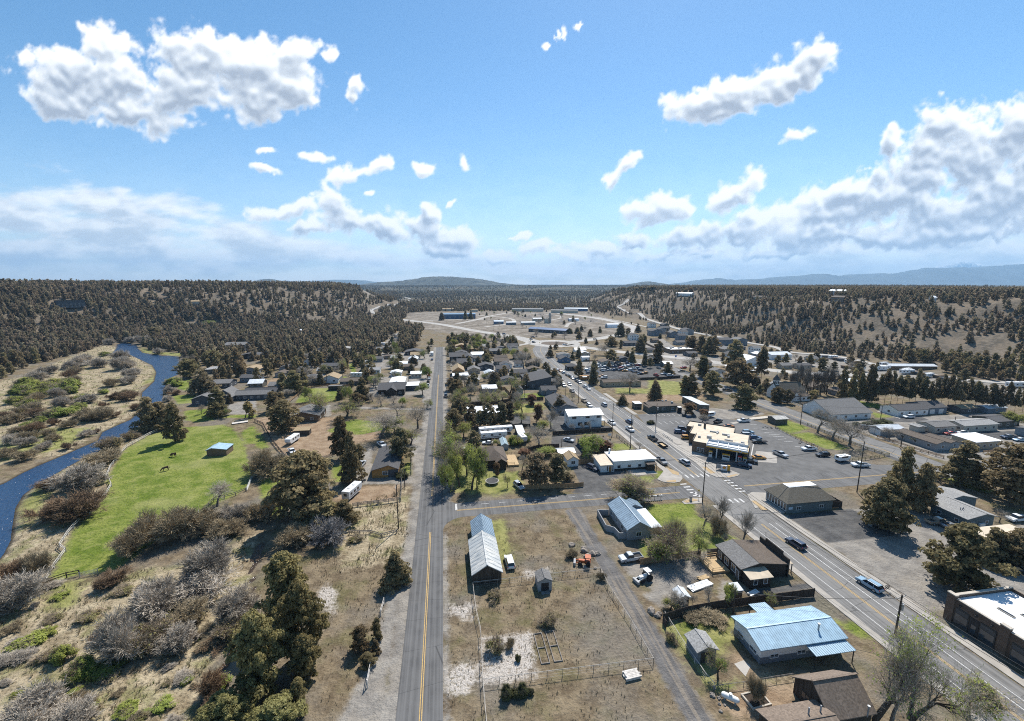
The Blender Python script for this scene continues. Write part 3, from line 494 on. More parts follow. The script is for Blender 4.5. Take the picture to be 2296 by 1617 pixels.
JUN = leafmat('juniper_foliage', (.15,.12,.065), (.31,.25,.135), .5, (.50,.41,.22), .55)
OLV = leafmat('olive_juniper_foliage', (.14,.125,.052), (.34,.30,.125), .3, (.60,.53,.26), .5)
PIN = leafmat('pine_foliage', (.135,.113,.072), (.27,.225,.13), .45, (.42,.35,.20), .55)
FIR = leafmat('far_forest_foliage', (.165,.135,.09), (.33,.27,.175), .6, None, .55)
GRN = leafmat('spring_leaves', (.20,.24,.045), (.36,.40,.09), .35, (.45,.47,.16), .4)
DGRN = leafmat('hedge_leaves', (.055,.062,.026), (.12,.125,.055), .3, None, .3)
RUS = leafmat('rust_leaves', (.13,.07,.04), (.22,.13,.07), .3, None, .3)
OCH = leafmat('ochre_leaves', (.22,.15,.06), (.34,.24,.10), .4, None, .3)
BARK = M('bark',(.085,.066,.05),.95,.3,3,(4,4,1)); GBARK = M('grey_bark',(.17,.15,.13),.95,.3,3,(4,4,1))
TWG = M('grey_twigs',(.43,.375,.305),.9,.25,1,rnd=.35); TWB = M('brown_twigs',(.37,.295,.185),.9,.25,1,rnd=.35); TWR = M('red_twigs',(.26,.175,.105),.9,.25,1,rnd=.35); TWT = M('tan_twigs',(.40,.32,.225),.9,.25,1,rnd=.3); TWD = M('dark_twigs',(.20,.17,.14),.9,.25,1,rnd=.3)
def quads(cen, nrm, size, jit, g):
    """leaf-sized quads: centres, rough facing, sizes"""
    n = len(cen); d = nrm+g.normal(0,jit,(n,3)); d /= np.linalg.norm(d,axis=1)[:,None]+1e-9
    u = np.cross(d, g.normal(0,1,(n,3))); u /= np.linalg.norm(u,axis=1)[:,None]+1e-9; v = np.cross(d,u)
    s = size*g.uniform(.6,1.35,n); u = u*s[:,None]; v = v*(s*g.uniform(.5,1,n))[:,None]
    V = np.stack([cen-u-v, cen+u-v*.6, cen+u*.7+v, cen-u*.8+v*.8],1).reshape(-1,3); return V, np.arange(4*n).reshape(n,4)
AR = .33
def crown(seed, nc, per, leaf, base=.06, prof='ovoid', clump=.12, rough=.3):
    """unit crown (height 1, radius 1): leaf clumps through an uneven envelope"""
    g = np.random.default_rng(seed); ph = g.uniform(0,6.28,6)
    t = g.beta(1.25,1.35,nc) if prof != 'cone' else g.beta(1.0,1.9,nc); an = g.uniform(0,6.28,nc)
    if prof == 'ovoid': r = np.sin(np.pi*np.clip(t*.86+.14,0,1))**.65
    elif prof == 'cone': r = (1-t)**.8*.96+.06
    elif prof == 'flame': r = np.clip(np.sin(np.pi*np.clip(t*.72+.26,0,1)),0,1)**.8*(.75+.25*np.sin(t*17+ph[0]))
    else: r = np.clip(1.25*t+.25,0,1)*np.sqrt(np.clip(1.06-t,0,1))*1.25
    lob = 1+rough*np.sin(an*2+ph[1]+t*5)+rough*.8*np.sin(an*3+ph[2]-t*9)+rough*.7*np.sin(an*5+ph[3]+t*14)+rough*.5*np.sin(an*4+t*25+ph[4])
    rr = r*np.clip(lob,.35,1.35)*g.uniform(.25,1,nc)**.45
    C = np.stack([rr*np.cos(an), rr*np.sin(an), base+(1-base)*t],1)
    cs = clump*g.uniform(.6,1.3,nc)
    k = np.repeat(np.arange(nc), per); o = g.normal(0,1,(nc*per,3)); o /= np.linalg.norm(o,axis=1)[:,None]; o[:,2] = np.abs(o[:,2])*.9-.15
    off = o*(g.uniform(.35,1,nc*per)**.5*cs[k])[:,None]; off[:,:2] *= 1.7; off[:,2] *= .8
    P = C[k]*[AR,AR,1]+off*[.6,.6,1]; P[:,2] = np.clip(P[:,2],.01,1.03)
    V, F = quads(P, o+[0,0,.35], leaf, .5, g); return V*[1/AR,1/AR,1], F
def trunk_mesh(name, seed, h, r, m, base=0, limbs=5):
    g = random.Random(seed); mb = MB(); p = Vector((0,0,-.04)); n = 5
    for i in range(n):
        q = Vector((g.uniform(-.05,.05),g.uniform(-.05,.05),h*(i+1)/n)); mb.bar(p,q,r*(1-.75*i/n),m,6,r*(1-.75*(i+1)/n),cap=False)
        if i: 
            for _ in range(limbs//4+1):
                a = g.uniform(0,6.28); mb.bar(q, q+Vector((math.cos(a)*.5,math.sin(a)*.5,h*.14)), r*.3, m, 4, r*.08, cap=False)
        p = q
    return mb.mesh(name)
CR = {}
def variants(kind, n, f):
    CR[kind] = [f(i) for i in range(n)]
def ever(kind, n, nc, per, leaf, m, prof, clump, base, rough=.3, tr=.05, s0=0, th=.85):
    def f(i):
        V, F = crown(s0+i*13+1, nc, per, leaf, base, prof if not isinstance(prof, tuple) else prof[i % len(prof)], clump, rough)
        return (mesh_np(kind+'_crown', V, F, [m]), trunk_mesh(kind+'_trunk', s0+i, th, tr, BARK))
    variants(kind, n, f)
ever('juniper', 6, 150, 60, .021, JUN, ('ovoid','flame','cone'), .10, .05, .42, .07)
ever('olive_juniper', 3, 260, 90, .0145, OLV, ('flame','ovoid'), .082, .03, .45, .06, 40)
ever('pine', 4, 120, 56, .021, PIN, ('flame','ovoid'), .10, .15, .45, .05, 70)
ever('tall_pine', 4, 120, 34, .022, PIN, ('flame','cone'), .10, .30, .42, .035, 90)
ever('spruce', 3, 220, 32, .02, PIN, 'cone', .10, .05, .2, .045, 110)
ever('hill_juniper', 6, 60, 16, .05, JUN, ('cone','ovoid','flame'), .14, .06, .3, .06, 130)
def branchy(seed, h, spread, up, lev, n0, kids, twig, leaf=0, lsize=.12, stems=1, tw=.02, thick=.032):
    """bare tree in metres; returns limb verts/faces, twig quads, leaf quads"""
    g = random.Random(seed); ga = g.gauss; un = g.uniform
    LV, LF, TV, TF, LP = [], [], [], [], []
    def rv(): return Vector((ga(0,1),ga(0,1),ga(0,1)))
    def tube(a, b, ra, rb, n=5):
        d = (b-a).normalized(); u = d.orthogonal().normalized(); w = d.cross(u); k = len(LV)
        for p, r in ((a,ra),(b,rb)):
            for i in range(n): t = 6.2832*i/n; LV.append(p+u*(math.cos(t)*r)+w*(math.sin(t)*r))
        for i in range(n): LF.append((k+i,k+(i+1)%n,k+n+(i+1)%n,k+n+i))
    def grow(p, d, L, r, l):
        seg = 3 if l < 3 else 2; q = p
        for s in range(seg):
            d = (d+rv()*.16+Vector((0,0,up*.12))).normalized(); n = q+d*(L/seg); r2 = r*.8
            if l >= lev-1:
                w = d.cross(rv()).normalized()*(max(r, tw)*.9); k = len(TV); TV.extend((q-w,q+w,n+w*.5,n-w*.5)); TF.append((k,k+1,k+2,k+3))
                if leaf and g.random() < leaf*(1 if math.sin(n.x*1.3+seed)+math.sin(n.y*1.5)+math.sin(n.z*1.4+1) > (.25 if leaf < .5 else -1.2) else .12): LP.append(n+rv()*.12)
            else: tube(q, n, r, r2, 5 if l < 2 else 3)
            if l < lev and (s > 0 or l > 0):
                for _ in range(kids if l < lev-1 else twig):
                    e = rv(); e = (e-d*d.dot(e)).normalized(); a = spread*un(.6,1.25)
                    nd_ = d*math.cos(a)+e*math.sin(a); nd_.z += up*.15
                    if l == 0 and stems == 1 and nd_.z < .1: nd_.z = .2
                    grow(n, nd_.normalized(), L*un(.55,.8), r2*.55, l+1)
            q = n; r = r2
    for s in range(stems):
        a = un(0,6.28); t = 0 if stems == 1 else un(.15,.6)
        d = Vector((math.cos(a)*math.sin(t),math.sin(a)*math.sin(t),math.cos(t)))
        grow(Vector((math.cos(a),math.sin(a),0))*(0 if stems == 1 else .35), d, h*n0*(un(.85,1.1) if stems < 4 else un(.45,1.25)), h*thick/(stems**.4), 0)
    g = np.random.default_rng(seed)
    LV, TV = np.array(LV), np.array(TV); top = TV[:,2].max(); rad = np.percentile(np.hypot(TV[:,0],TV[:,1]), 96)
    lv = quads(np.array(LP), np.array(LP)*[1,1,0]+[0,0,3.], lsize, .8, g) if LP else None
    sc = np.array([1/rad,1/rad,1/top]); return LV*sc, LF, TV*sc, np.array(TF), (lv[0]*sc, lv[1]) if lv else None
def decid(kind, n, args, twm, lfm=None, bark=GBARK, s0=200):
    def f(i):
        LV, LF, TV, TF, lv = branchy(s0+i*7, **args); V, F, I = TV, TF, np.zeros(len(TF), int); ms = [twm]
        if lv is not None: F = np.concatenate([TF, lv[1]+len(TV)]); V = np.concatenate([TV, lv[0]]); I = np.concatenate([I, np.ones(len(lv[1]), int)]); ms.append(lfm)
        return (mesh_np(kind+'_crown', V, F, ms, midx=I), mesh_np(kind+'_trunk', LV, np.array(LF), [bark]) if all(len(q) == 4 for q in LF) else mesh_np(kind+'_trunk', LV, LF, [bark]))
    variants(kind, n, f)
BR = dict(h=12, spread=.8, up=.42, lev=5, n0=.32, kids=2, twig=4, tw=.016)
decid('bare_tree', 3, BR, TWG)
decid('budding_tree', 3, dict(BR, leaf=.26, lsize=.11), TWT, GRN, BARK, 240)
decid('green_tree', 2, dict(BR, leaf=.6, lsize=.13), TWT, GRN, BARK, 270)
decid('willow_tree', 3, dict(h=9, spread=.5, up=.6, lev=4, n0=.38, kids=3, twig=5, stems=6, leaf=.10, lsize=.09, tw=.014), TWT, GRN, BARK, 300)
decid('cottonwood', 2, dict(h=14, spread=.66, up=.3, lev=5, n0=.34, kids=2, twig=2, stems=2, leaf=.34, lsize=.11, tw=.014, thick=.046), TWG, GRN, BARK, 320)
decid('grove_tree', 2, dict(BR, spread=.5, up=1.1), TWD, None, BARK, 330)
decid('poplar', 1, dict(BR, spread=.42, up=1.3, n0=.42), TWG, None, GBARK, 360)
decid('rust_tree', 1, dict(BR, h=7, leaf=.6, lsize=.14), TWB, RUS, BARK, 380)
decid('ochre_tree', 1, dict(BR, h=7, leaf=.6, lsize=.16), TWT, OCH, BARK, 390)
def shrubs(kind, n, twm, leaf=0, lfm=None, s0=400, st=26):
    def f(i):
        LV, LF, TV, TF, lv = branchy(s0+i*5, h=3.2, spread=.55, up=.25, lev=3, n0=.42, kids=3, twig=4, stems=st, leaf=leaf, lsize=.11, tw=.02)
        k = len(LV); V = np.concatenate([LV,TV]); Fl = np.array([q if len(q) == 4 else (*q,q[-1]) for q in LF]); F = np.concatenate([Fl, TF+k]); I = np.zeros(len(F), int); ms = [twm]
        if lv is not None: F = np.concatenate([F, lv[1]+len(V)]); V = np.concatenate([V, lv[0]]); I = np.concatenate([I, np.ones(len(lv[1]), int)]); ms.append(lfm)
        return (mesh_np(kind+'_twigs', V, F, ms, midx=I), None)
    variants(kind, n, f)
shrubs('grey_willow', 3, TWG); shrubs('brown_thicket', 3, TWB, s0=430); shrubs('red_shrub', 2, TWR, s0=450); shrubs('green_shrub', 3, TWT, .8, GRN, 470); shrubs('olive_shrub', 2, TWT, .2, OLV, 490); shrubs('hedge', 2, TWD, 1., DGRN, 500); shrubs('dead_tree', 2, M('dead_wood',(.24,.225,.215),.9,.25,1), s0=520, st=14)
NICE = dict(juniper='juniper_tree', olive_juniper='juniper_tree', hill_juniper='juniper_tree', pine='pine_tree', tall_pine='pine_tree', spruce='spruce_tree', bare_tree='bare_tree', budding_tree='budding_tree', green_tree='leafing_tree', willow_tree='willow_tree', cottonwood='cottonwood_tree', grove_tree='bare_tree', poplar='poplar_tree', rust_tree='rust_leaved_tree', ochre_tree='ochre_tree', grey_willow='willow_shrub', brown_thicket='shrub_thicket', red_shrub='red_twig_shrub', green_shrub='leafing_shrub', olive_shrub='olive_shrub', hedge='evergreen_shrub', dead_tree='dead_tree')
_tn = {}
def plant(kind, x, y, h, rad, label, group=None, rz=None, sink=0):
    k = _tn.get(kind, 0); _tn[kind] = k+1; cr, tr = CR[kind][k % len(CR[kind])]
    z = float(bed(x, y))-sink; rz = random.uniform(0,6.28) if rz is None else rz
    cat = 'shrub' if tr is None else 'tree'
    if tr is None:
        o = link(NICE[kind], cr, None, (x,y,z), rz); o.scale = (rad,rad,h)
    else:
        o = empty(NICE[kind], (x,y,z), rz); o.scale = (rad,rad,h); link('trunk', tr, o); link('crown', cr, o)
    return tag(o, label, cat, group)
TREES_NEAR = []
def T(kind, r, bx, by, ty, w, label, group=None):
    p = at(r, bx, by); h = max(rise(p, r, bx, ty), .8); rad = scale_at(p, r, w)/2*(1.2 if kind in ('bare_tree','budding_tree','green_tree','willow_tree','rust_tree') else 1)
    TREES_NEAR.append((p[0], p[1], rad)); return plant(kind, p[0], p[1], h, rad, label, group)
# ------------------------------------------------------------------ the plants the photograph shows one by one
J, O_, PI_, TP, SP, BT, BU, GT, WT, GV, PO = 'juniper','olive_juniper','pine','tall_pine','spruce','bare_tree','budding_tree','green_tree','willow_tree','grove_tree','poplar'
GW, BTH, RS, GS, OS, HG, DT = 'grey_willow','brown_thicket','red_shrub','green_shrub','olive_shrub','hedge','dead_tree'
for a in [
 (J,'F',430,1250,690,440,'huge dark juniper standing left of the white camper trailer'),
 (J,'F',745,740,385,160,'dark columnar juniper at the corner of the dirt horse lot'),
 (J,'F',838,945,510,165,'tall juniper with a long bare trunk left of the silver pickup'),
 (J,'F',890,760,620,90,'small juniper above the silver pickup beside the grey drive'),
 (PI_,'F',1262,775,480,195,'pine shading the street end of the orange walled house'),
 (J,'F',775,1300,1105,190,'juniper at the left end of the rail fence by the camper'),
 (J,'F',590,1330,1110,330,'broad low juniper above the dead grey tree'),
 (J,'F',255,505,235,200,'juniper over the small run-in shed in the horse lot'),
 (J,'F',152,335,165,130,'juniper left of the brown gabled barn house'),
 (HG,'F',1262,905,845,95,'round dark bush at the corner of the orange walled house'),
 (J,'B',920,1150,960,130,'lone juniper on the grey drive left of the dark gabled house'),
 (J,'B',870,1200,1095,110,'short juniper below the dark gabled house drive'),
 (J,'B',335,1095,905,150,'juniper at the left corner of the fenced green paddock'),
 (J,'A',1315,1415,1130,200,'dark juniper leaning over the river bend above the footbridge'),
 (J,'A',1400,1400,1175,150,'juniper joined to the one at the river bend, on its right'),
 (J,'A',1525,1520,1190,150,'juniper standing alone on the green pasture, casting a long shadow'),
 (SP,'A',1765,1100,885,190,'dense dark spruce at the left end of the riverside house'),
 (J,'A',1890,1290,1045,175,'juniper in front of the riverside house gable'),
 (J,'A',1640,965,800,140,'juniper on the right bank where the river bends'),
 (BT,'A',1620,880,750,110,'brownish bare tree right of the river above the bend'),
 (SP,'A',1942,945,815,85,'spruce in front of the pale flat roofed house by the river'),
 (J,'A',1940,1030,960,75,'small juniper behind the roof of the riverside house'),
 (J,'A',2060,915,700,120,'tall juniper right of the pale flat roofed house by the river'),
 (J,'A',1860,845,730,60,'slim juniper behind the pale flat roofed house by the river'),
 (SP,'A',2065,960,915,40,'tiny spruce on the lawn above the riverside house'),
 (GT,'A',1800,835,730,120,'yellow green tree beside the river above the pale roofed house'),
 (GS,'A',1520,1030,950,120,'round yellow green bush on the right river bank'),
 (GW,'A',1460,1095,1030,90,'grey bush on the right bank below the yellow green one'),
 (RS,'A',1530,1110,1065,90,'rusty hedge bush right of the river by the fenced lawn'),
 (GW,'A',1460,1165,1110,75,'grey bush on the right bank by the curved fence'),
 (J,'A',1345,640,530,120,'large juniper on the right bank where the river leaves the forest'),
 (GT,'A',1825,520,460,90,'bright lime green tree alone in the dark forest'),
 ('ochre_tree','A',2125,1310,1160,125,'round ochre tree by the gravel court of the riverside house'),
 (BU,'A',1960,1310,1210,70,'young pale budding tree in front of the riverside house'),
 (BT,'A',1745,1275,1190,70,'small bare tree on the terrace lawn by the riverside house'),
 (J,'K',1582,432,155,225,'dense juniper beside the wide gravel shoulder of the street'),
 (O_,'K',640,760,180,370,'big olive juniper right of the brown stream, topmost of the foreground clump'),
 (O_,'K',790,1080,420,300,'olive juniper in the middle of the foreground clump, toward the field'),
 (O_,'K',420,1390,690,390,'tallest olive juniper of the foreground clump, over the stream'),
 (O_,'K',800,1270,880,230,'low olive juniper on the street side of the foreground clump'),
 (O_,'K',120,1760,1400,330,'olive juniper cut by the lower edge, left of the clump'),
 (O_,'K',560,1760,1450,420,'olive juniper cut by the lower edge, below the clump'),
 (O_,'K',750,1540,1255,150,'slim olive juniper at the bottom of the clump, by the field'),
 (J,'K',1275,1000,800,130,'young juniper left of the broken roadside fence'),
 (J,'K',1422,910,730,85,'young juniper growing through the broken roadside fence'),
 (J,'K',1410,1025,915,75,'smallest juniper at the broken roadside fence'),
 (J,'K',1345,1140,1035,110,'bushy young juniper at the lower end of the broken roadside fence'),
 (PI_,'G',1010,1375,975,300,'left of the two big dark pines behind the board fence'),
 (PI_,'G',1250,1345,985,270,'right of the two big dark pines behind the board fence'),
 (PI_,'G',1385,1300,1200,120,'short dark pine beside the black paved yard'),
 (PI_,'G',325,660,455,160,'pine in front of the white metal roof, left of three'),
 (PI_,'G',415,660,370,150,'pine in front of the white metal roof, middle of three'),
 (PI_,'G',588,650,355,165,'pine in front of the white metal roof, right of three'),
 (PI_,'G',495,655,520,90,'small pine between the larger ones at the white metal roof'),
 (PI_,'G',220,655,490,100,'small pine left of the ones at the white metal roof'),
 (TP,'G',95,570,360,65,'thin pine at the left corner of the white metal roof'),
 (SP,'G',1290,470,255,155,'dark spruce in front of the long charcoal house'),
 (SP,'G',882,150,-5,110,'dark spruce left of the big charcoal hall'),
 (SP,'G',500,175,-40,165,'dark spruce behind the brown board fence'),
 ('rust_tree','G',1010,620,365,130,'tall rusty half bare conifer by the grey parking court'),
 (SP,'G',2050,385,245,120,'small spruce at the corner before the brown diner'),
 (SP,'H',505,325,75,150,'spruce on the dirt lot behind the brown diner'),
 (J,'H',862,245,35,120,'juniper behind the long grey flat building, leftmost of three'),
 (J,'H',945,260,-5,170,'juniper behind the long grey flat building, middle of three'),
 (J,'H',1195,270,-25,180,'juniper behind the long grey flat building, rightmost of three'),
 (TP,'H',1097,225,55,55,'thin pine between the junipers behind the grey flat building'),
 (J,'H',1580,435,140,230,'juniper alone on the dry grass lot across from the church'),
 ('rust_tree','H',960,500,360,180,'rust leaved tree at the corner of the grey flat building'),
 ('rust_tree','H',1070,540,430,130,'lower rust leaved tree above the fuel station roof'),
 (BT,'H',1080,590,480,130,'small bare tree behind the fuel station roof'),
 (J,'I',1140,1190,680,235,'tallest of the three junipers on the gravel lot by the crossing'),
 (J,'I',1005,1430,965,300,'broad juniper at the front of the trio, shading a parked car'),
 (J,'I',1345,1275,845,195,'right juniper of the trio, against the grey shingle roof'),
 (J,'I',1725,1010,635,310,'wide juniper at the street bend behind the grey shingled building'),
 (J,'I',2205,1180,650,400,'big juniper at the right edge behind the grey shingled building'),
 (J,'O',1668,785,190,430,'large juniper on the gravel lot behind the brick shop'),
 (J,'O',2010,540,225,270,'juniper in front of the tan carport roof'),
 (J,'O',2220,560,225,270,'juniper at the right edge below the tan carport roof'),
 (OS,'I',1690,1480,1390,140,'juniper bush in front of the dark parked car by the tan roof'),
 (BT,'I',2070,1370,1240,110,'small bare tree at the right end of the grey shingled building'),
 (GT,'D',2170,1390,1275,190,'yellow green tree by the mobile homes at the right edge'),
 ('ochre_tree','D',400,1150,1060,130,'ochre bush tree between the church and the hall'),
 (BT,'I',405,545,305,230,'bare grey tree on the rail fenced green, left of three'),
 (BT,'I',540,610,375,190,'bare grey tree on the rail fenced green, middle of three'),
 (BT,'I',695,665,380,270,'bare forked tree on the rail fenced green, right of three'),
 (BT,'D',1050,1495,1390,150,'bare shrubby tree at the driveway of the two door garage'),
 (BU,'D',1275,1530,1465,70,'small budding tree in the yard of the shuttered mobile home'),
 (HG,'D',780,1385,1345,80,'brown evergreen bush left of the white pole by the hall'),
 (HG,'D',870,1375,1335,80,'brown evergreen bush in the middle below the hall'),
 (HG,'D',985,1370,1315,130,'widest brown evergreen bush below the hall'),
 (BU,'F',785,400,235,255,'round budding tree above the dark columnar juniper'),
 (BU,'F',570,365,130,205,'budding tree below the fenced green paddock'),
 (BT,'F',1082,555,310,330,'spreading bare tree beside the crescent of green paddock'),
 (GT,'F',1200,520,375,190,'leafing tree right of the crescent of green paddock'),
 (BT,'F',1400,480,225,190,'bare tree at the street edge above the orange walled house'),
 (BT,'F',1225,370,260,160,'bare tree between the paddock and the street'),
 (BT,'F',1012,245,160,90,'slim bare tree before the dark gabled house'),
 (BT,'F',1085,285,165,110,'bare tree at the corner of the dark gabled house'),
 (BT,'F',1190,260,190,110,'low bare tree in front of the dark gabled house'),
 (GT,'F',1265,290,215,80,'small lime leafing tree by the dark gabled house lawn'),
 (BU,'F',1340,620,480,150,'thin budding tree on the street side of the orange walled house'),
 (BT,'F',275,215,135,120,'bare tree between the junipers above the horse lot'),
 (BU,'F',1480,300,215,100,'budding tree at the left kerb across from the board fence'),
 (BU,'F',1690,690,425,230,'budding tree at the right kerb of the left street'),
 (GT,'F',1800,560,415,140,'lime leafing tree left of the parked campers'),
 (BT,'F',1680,760,560,180,'bare tree at the right kerb of the left street'),
 (GT,'F',1870,1010,640,230,'tall leafing tree on the lawn by the street corner, middle of three'),
 (GT,'F',1915,1005,720,140,'leafing tree on the lawn by the street corner, nearest the trampoline'),
 (GT,'F',1765,985,690,190,'leafing tree on the lawn by the street corner, nearest the street'),
 (BU,'F',1650,850,500,220,'budding tree at the kerb opposite the orange walled house'),
 (BU,'F',1745,900,560,220,'pale budding tree behind the corner lawn trees'),
 (GT,'F',1825,890,600,190,'leafing tree beside the brown hip roofed house wall'),
 (GT,'F',1690,1030,760,170,'low leafing tree at the street corner, nearest the crossing'),
 (BT,'F',1640,1000,720,160,'bare tree shading the left street at the corner'),
 (PI_,'F',1890,720,500,110,'dark pine behind the brown hip roofed house'),
 (BT,'G',1185,670,420,170,'bare grey tree left of the white two storey building'),
 (BT,'G',1040,880,600,290,'big bare tree beside the small blue roofed shed'),
 (GT,'G',1090,720,560,150,'leafing tree top behind the small blue roofed shed'),
 (GT,'G',1560,1005,720,370,'bright green spreading tree behind the white flat roofed office'),
 ('rust_tree','G',1840,985,820,190,'olive brown tree beside the bright green spreading one'),
 (GT,'G',1120,1000,880,220,'leafing tree over the small dark roof by the tan garage'),
 ('rust_tree','G',835,1000,910,150,'low rusty tree beside the wooden deck'),
 (BT,'G',835,1175,985,150,'bare tree in the yard right of the wooden deck'),
 (BU,'G',657,1385,1205,85,'young staked tree on the trampoline lawn'),
 ('rust_tree','G',540,1235,1075,85,'small red leaved tree before the brown hip roofed house'),
 (GS,'G',745,870,745,130,'round green bush below the small blue roofed shed'),
 (GS,'G',880,820,710,110,'green bush right of the small blue roofed shed'),
 (BU,'G',530,890,800,120,'low budding tree beside the greenhouse'),
 (BU,'G',690,265,0,215,'tall budding tree beside the grey cottage garage'),
 (BT,'G',210,330,95,160,'bare grey tree in the fenced dirt yard'),
 ('rust_tree','G',975,385,250,140,'low brown tree at the board fence above the yellowish lawn'),
 (BT,'G',1440,700,585,80,'bare sapling before the white two storey building, left of three'),
 (BT,'G',1550,700,600,70,'bare sapling before the white two storey building, middle of three'),
 (BT,'G',1655,690,565,70,'bare sapling before the white two storey building, right of three'),
 (TP,'G',1690,860,740,60,'thin dark pine behind the bright green tree, left one'),
 (TP,'G',1815,870,760,70,'thin dark pine behind the bright green tree, right one'),
 (BT,'G',1440,330,220,90,'small bare street tree beside the long charcoal house'),
 (WT,'H',250,1570,1225,420,'many stemmed willow coming into leaf over the cross street'),
 (WT,'M',410,605,290,390,'leafing multi stem tree behind the tan board fence'),
 (WT,'M',540,585,240,260,'leafing multi stem tree beside the fenced lawn'),
 (BU,'M',815,610,330,230,'thin budding tree at the end of the tan board fence'),
 (BT,'M',860,340,110,240,'bare grey tree on the lawn beside the highway'),
 (PO,'M',1020,300,0,170,'tall bare tree at the highway crossing corner'),
 (PO,'M',1235,500,125,185,'pale bare poplar behind the dark brown shop roof'),
 (BTH,'M',1010,420,200,150,'dark thicket between the lawn and the highway'),
 (BT,'M',1080,490,380,80,'bare sapling on the lawn by the dark brown shop'),
 (BT,'M',610,1105,880,170,'bare tree inside the dark corner fence, leftmost'),
 (BU,'M',540,1115,1010,140,'pale budding shrub tree at the corner of the dark fence'),
 (BT,'M',760,1090,970,90,'bare sapling along the dark fence'),
 (BT,'M',920,1070,880,120,'bare sapling along the dark fence before the brown outhouse'),
 (GT,'M',1060,1050,835,150,'leafing tree along the dark fence'),
 (BU,'M',1470,1065,920,120,'budding shrub tree behind the light blue roof'),
 (BTH,'N',700,330,250,240,'tangle of bare brush inside the dark corner fence'),
 (BTH,'N',480,300,220,200,'dark brush at the corner of the dark fence'),
 (BU,'N',745,880,600,190,'small bare tree right of the grey roofed shed'),
 (BT,'N',905,500,400,80,'bare shrub at the left wall of the light blue roofed house'),
 (OS,'N',290,520,430,110,'pale dry bush by the gravel alley'),
 (BTH,'N',1095,1110,830,150,'bare bush growing in the stone planter'),
 ('cottonwood','Q',840,1270,330,800,'large cottonwood beside the highway, left trunk'),
 ('cottonwood','Q',1200,1260,320,860,'large cottonwood beside the highway, right forked trunk'),
 (BT,'Q',1030,1280,600,420,'bare cottonwood between the two larger trunks'),
 (BU,'Q',1750,1230,850,420,'budding tree at the lower right beside the highway'),
 (HG,'Q',560,1150,1020,260,'dark evergreen shrub on the shaded cabin wall'),
 (BU,'Q',1090,640,360,180,'budding tree at the foot of the near utility pole'),
 (GW,'J',1850,360,60,400,'large grey willow beside the brown stream'),
 (GW,'J',1720,520,320,450,'wide grey willow thicket left of the brown stream'),
 (GW,'J',1370,680,400,380,'grey willow left of the wide thicket'),
 (GW,'J',1000,1080,680,360,'grey brown willow in the middle of the straw meadow'),
 (OS,'J',1270,1010,780,300,'olive willow in the middle of the straw meadow'),
 (GW,'J',1580,980,770,280,'dark grey willow above the reeds'),
 (BTH,'J',1620,780,600,320,'tan willow left of the lush green patch'),
 (GW,'J',2040,720,470,330,'grey green willow on the far stream bank'),
 (OS,'J',1990,880,720,280,'olive scrub under the grey green willow'),
 (GS,'J',535,1095,965,150,'bright green shrub alone in the straw meadow'),
 (GS,'J',730,1230,1065,160,'bright green shrub against the meadow willow'),
 (GW,'J',250,1650,1390,480,'pale willow at the lower left corner'),
 (GW,'J',640,1700,1480,380,'pale willow cut by the lower edge'),
 (RS,'J',130,400,210,300,'red brown thicket at the left edge by the river'),
 (GW,'J',120,660,370,420,'grey thicket at the left edge below the rail fence'),
 (BTH,'J',330,380,110,190,'small dark tree beside the lower end of the rail fence'),
 (RS,'J',960,450,330,240,'red brown shrub below the lower pasture gate'),
 (RS,'J',1850,1400,1180,200,'rusty bush on the right stream bank'),
 (GS,'J',1890,1330,1230,150,'green bush on the right stream bank'),
 (RS,'J',1850,1560,1400,190,'rusty bush lower on the right stream bank'),
 (BTH,'E',1250,1020,740,330,'brown thicket at the lower fence of the pasture'),
 (BTH,'E',1110,1130,880,220,'brown thicket at the lower end of the pasture fence'),
 (BTH,'E',1560,960,650,330,'tall brown thicket along the pasture fence'),
 (BTH,'E',1790,900,720,280,'brown thicket beside the white pasture gate'),
 (BT,'E',1885,690,460,220,'bare shrub tree at the right pasture fence'),
 (GW,'E',2060,820,640,240,'grey scrub right of the pasture fence'),
 (BTH,'E',2000,930,780,260,'brown scrub between pasture and stream'),
 (GW,'E',745,525,300,340,'pale grey willow between the river and the rail fence'),
 (RS,'E',700,800,560,330,'dark red thicket between the river and the rail fence'),
 (RS,'E',480,800,620,260,'red brown thicket at the river side of the rail fence'),
 (RS,'E',455,535,430,170,'red brown bush on the green river bank'),
 (OS,'E',960,190,75,170,'olive grey willow at the water above the rail fence'),
 (OS,'E',1120,110,30,120,'small olive willow at the water above the rail fence'),
 (BTH,'E',900,320,200,260,'tan brush at the water beside the rail fence'),
 (BTH,'F',140,880,680,260,'grey brown bush at the rail fence of the horse lot'),
 (BTH,'F',30,880,650,200,'tan brush right of the pasture gate'),
 (GW,'F',210,810,690,150,'dark grey brush against the horse lot fence'),
 (DT,'F',620,1480,1250,340,'dead silvery tree below the broad low juniper'),
 (BTH,'F',330,1470,1290,280,'bare brush above the brown stream'),
 (BTH,'F',40,1260,1090,220,'olive brown brush on the stream bank'),
 (RS,'F',120,1200,1060,150,'rusty brush beside the lush green strip'),
 (OS,'K',1240,60,10,110,'grey sagebrush on the dry field near the leaning fence'),
 (OS,'L',870,940,868,120,'dark weedy bush in the middle of the fenced field'),
 (HG,'L',565,1455,1350,70,'clipped evergreen bush below the fence, leftmost of four'),
 (HG,'L',625,1445,1385,55,'small clipped bush below the fence, second of four'),
 (HG,'L',680,1435,1345,70,'clipped evergreen bush below the fence, third of four'),
 (HG,'L',738,1425,1380,40,'smallest clipped bush below the fence, rightmost of four'),
 (OS,'L',490,1130,1030,120,'pale pampas clump on the white gravel'),
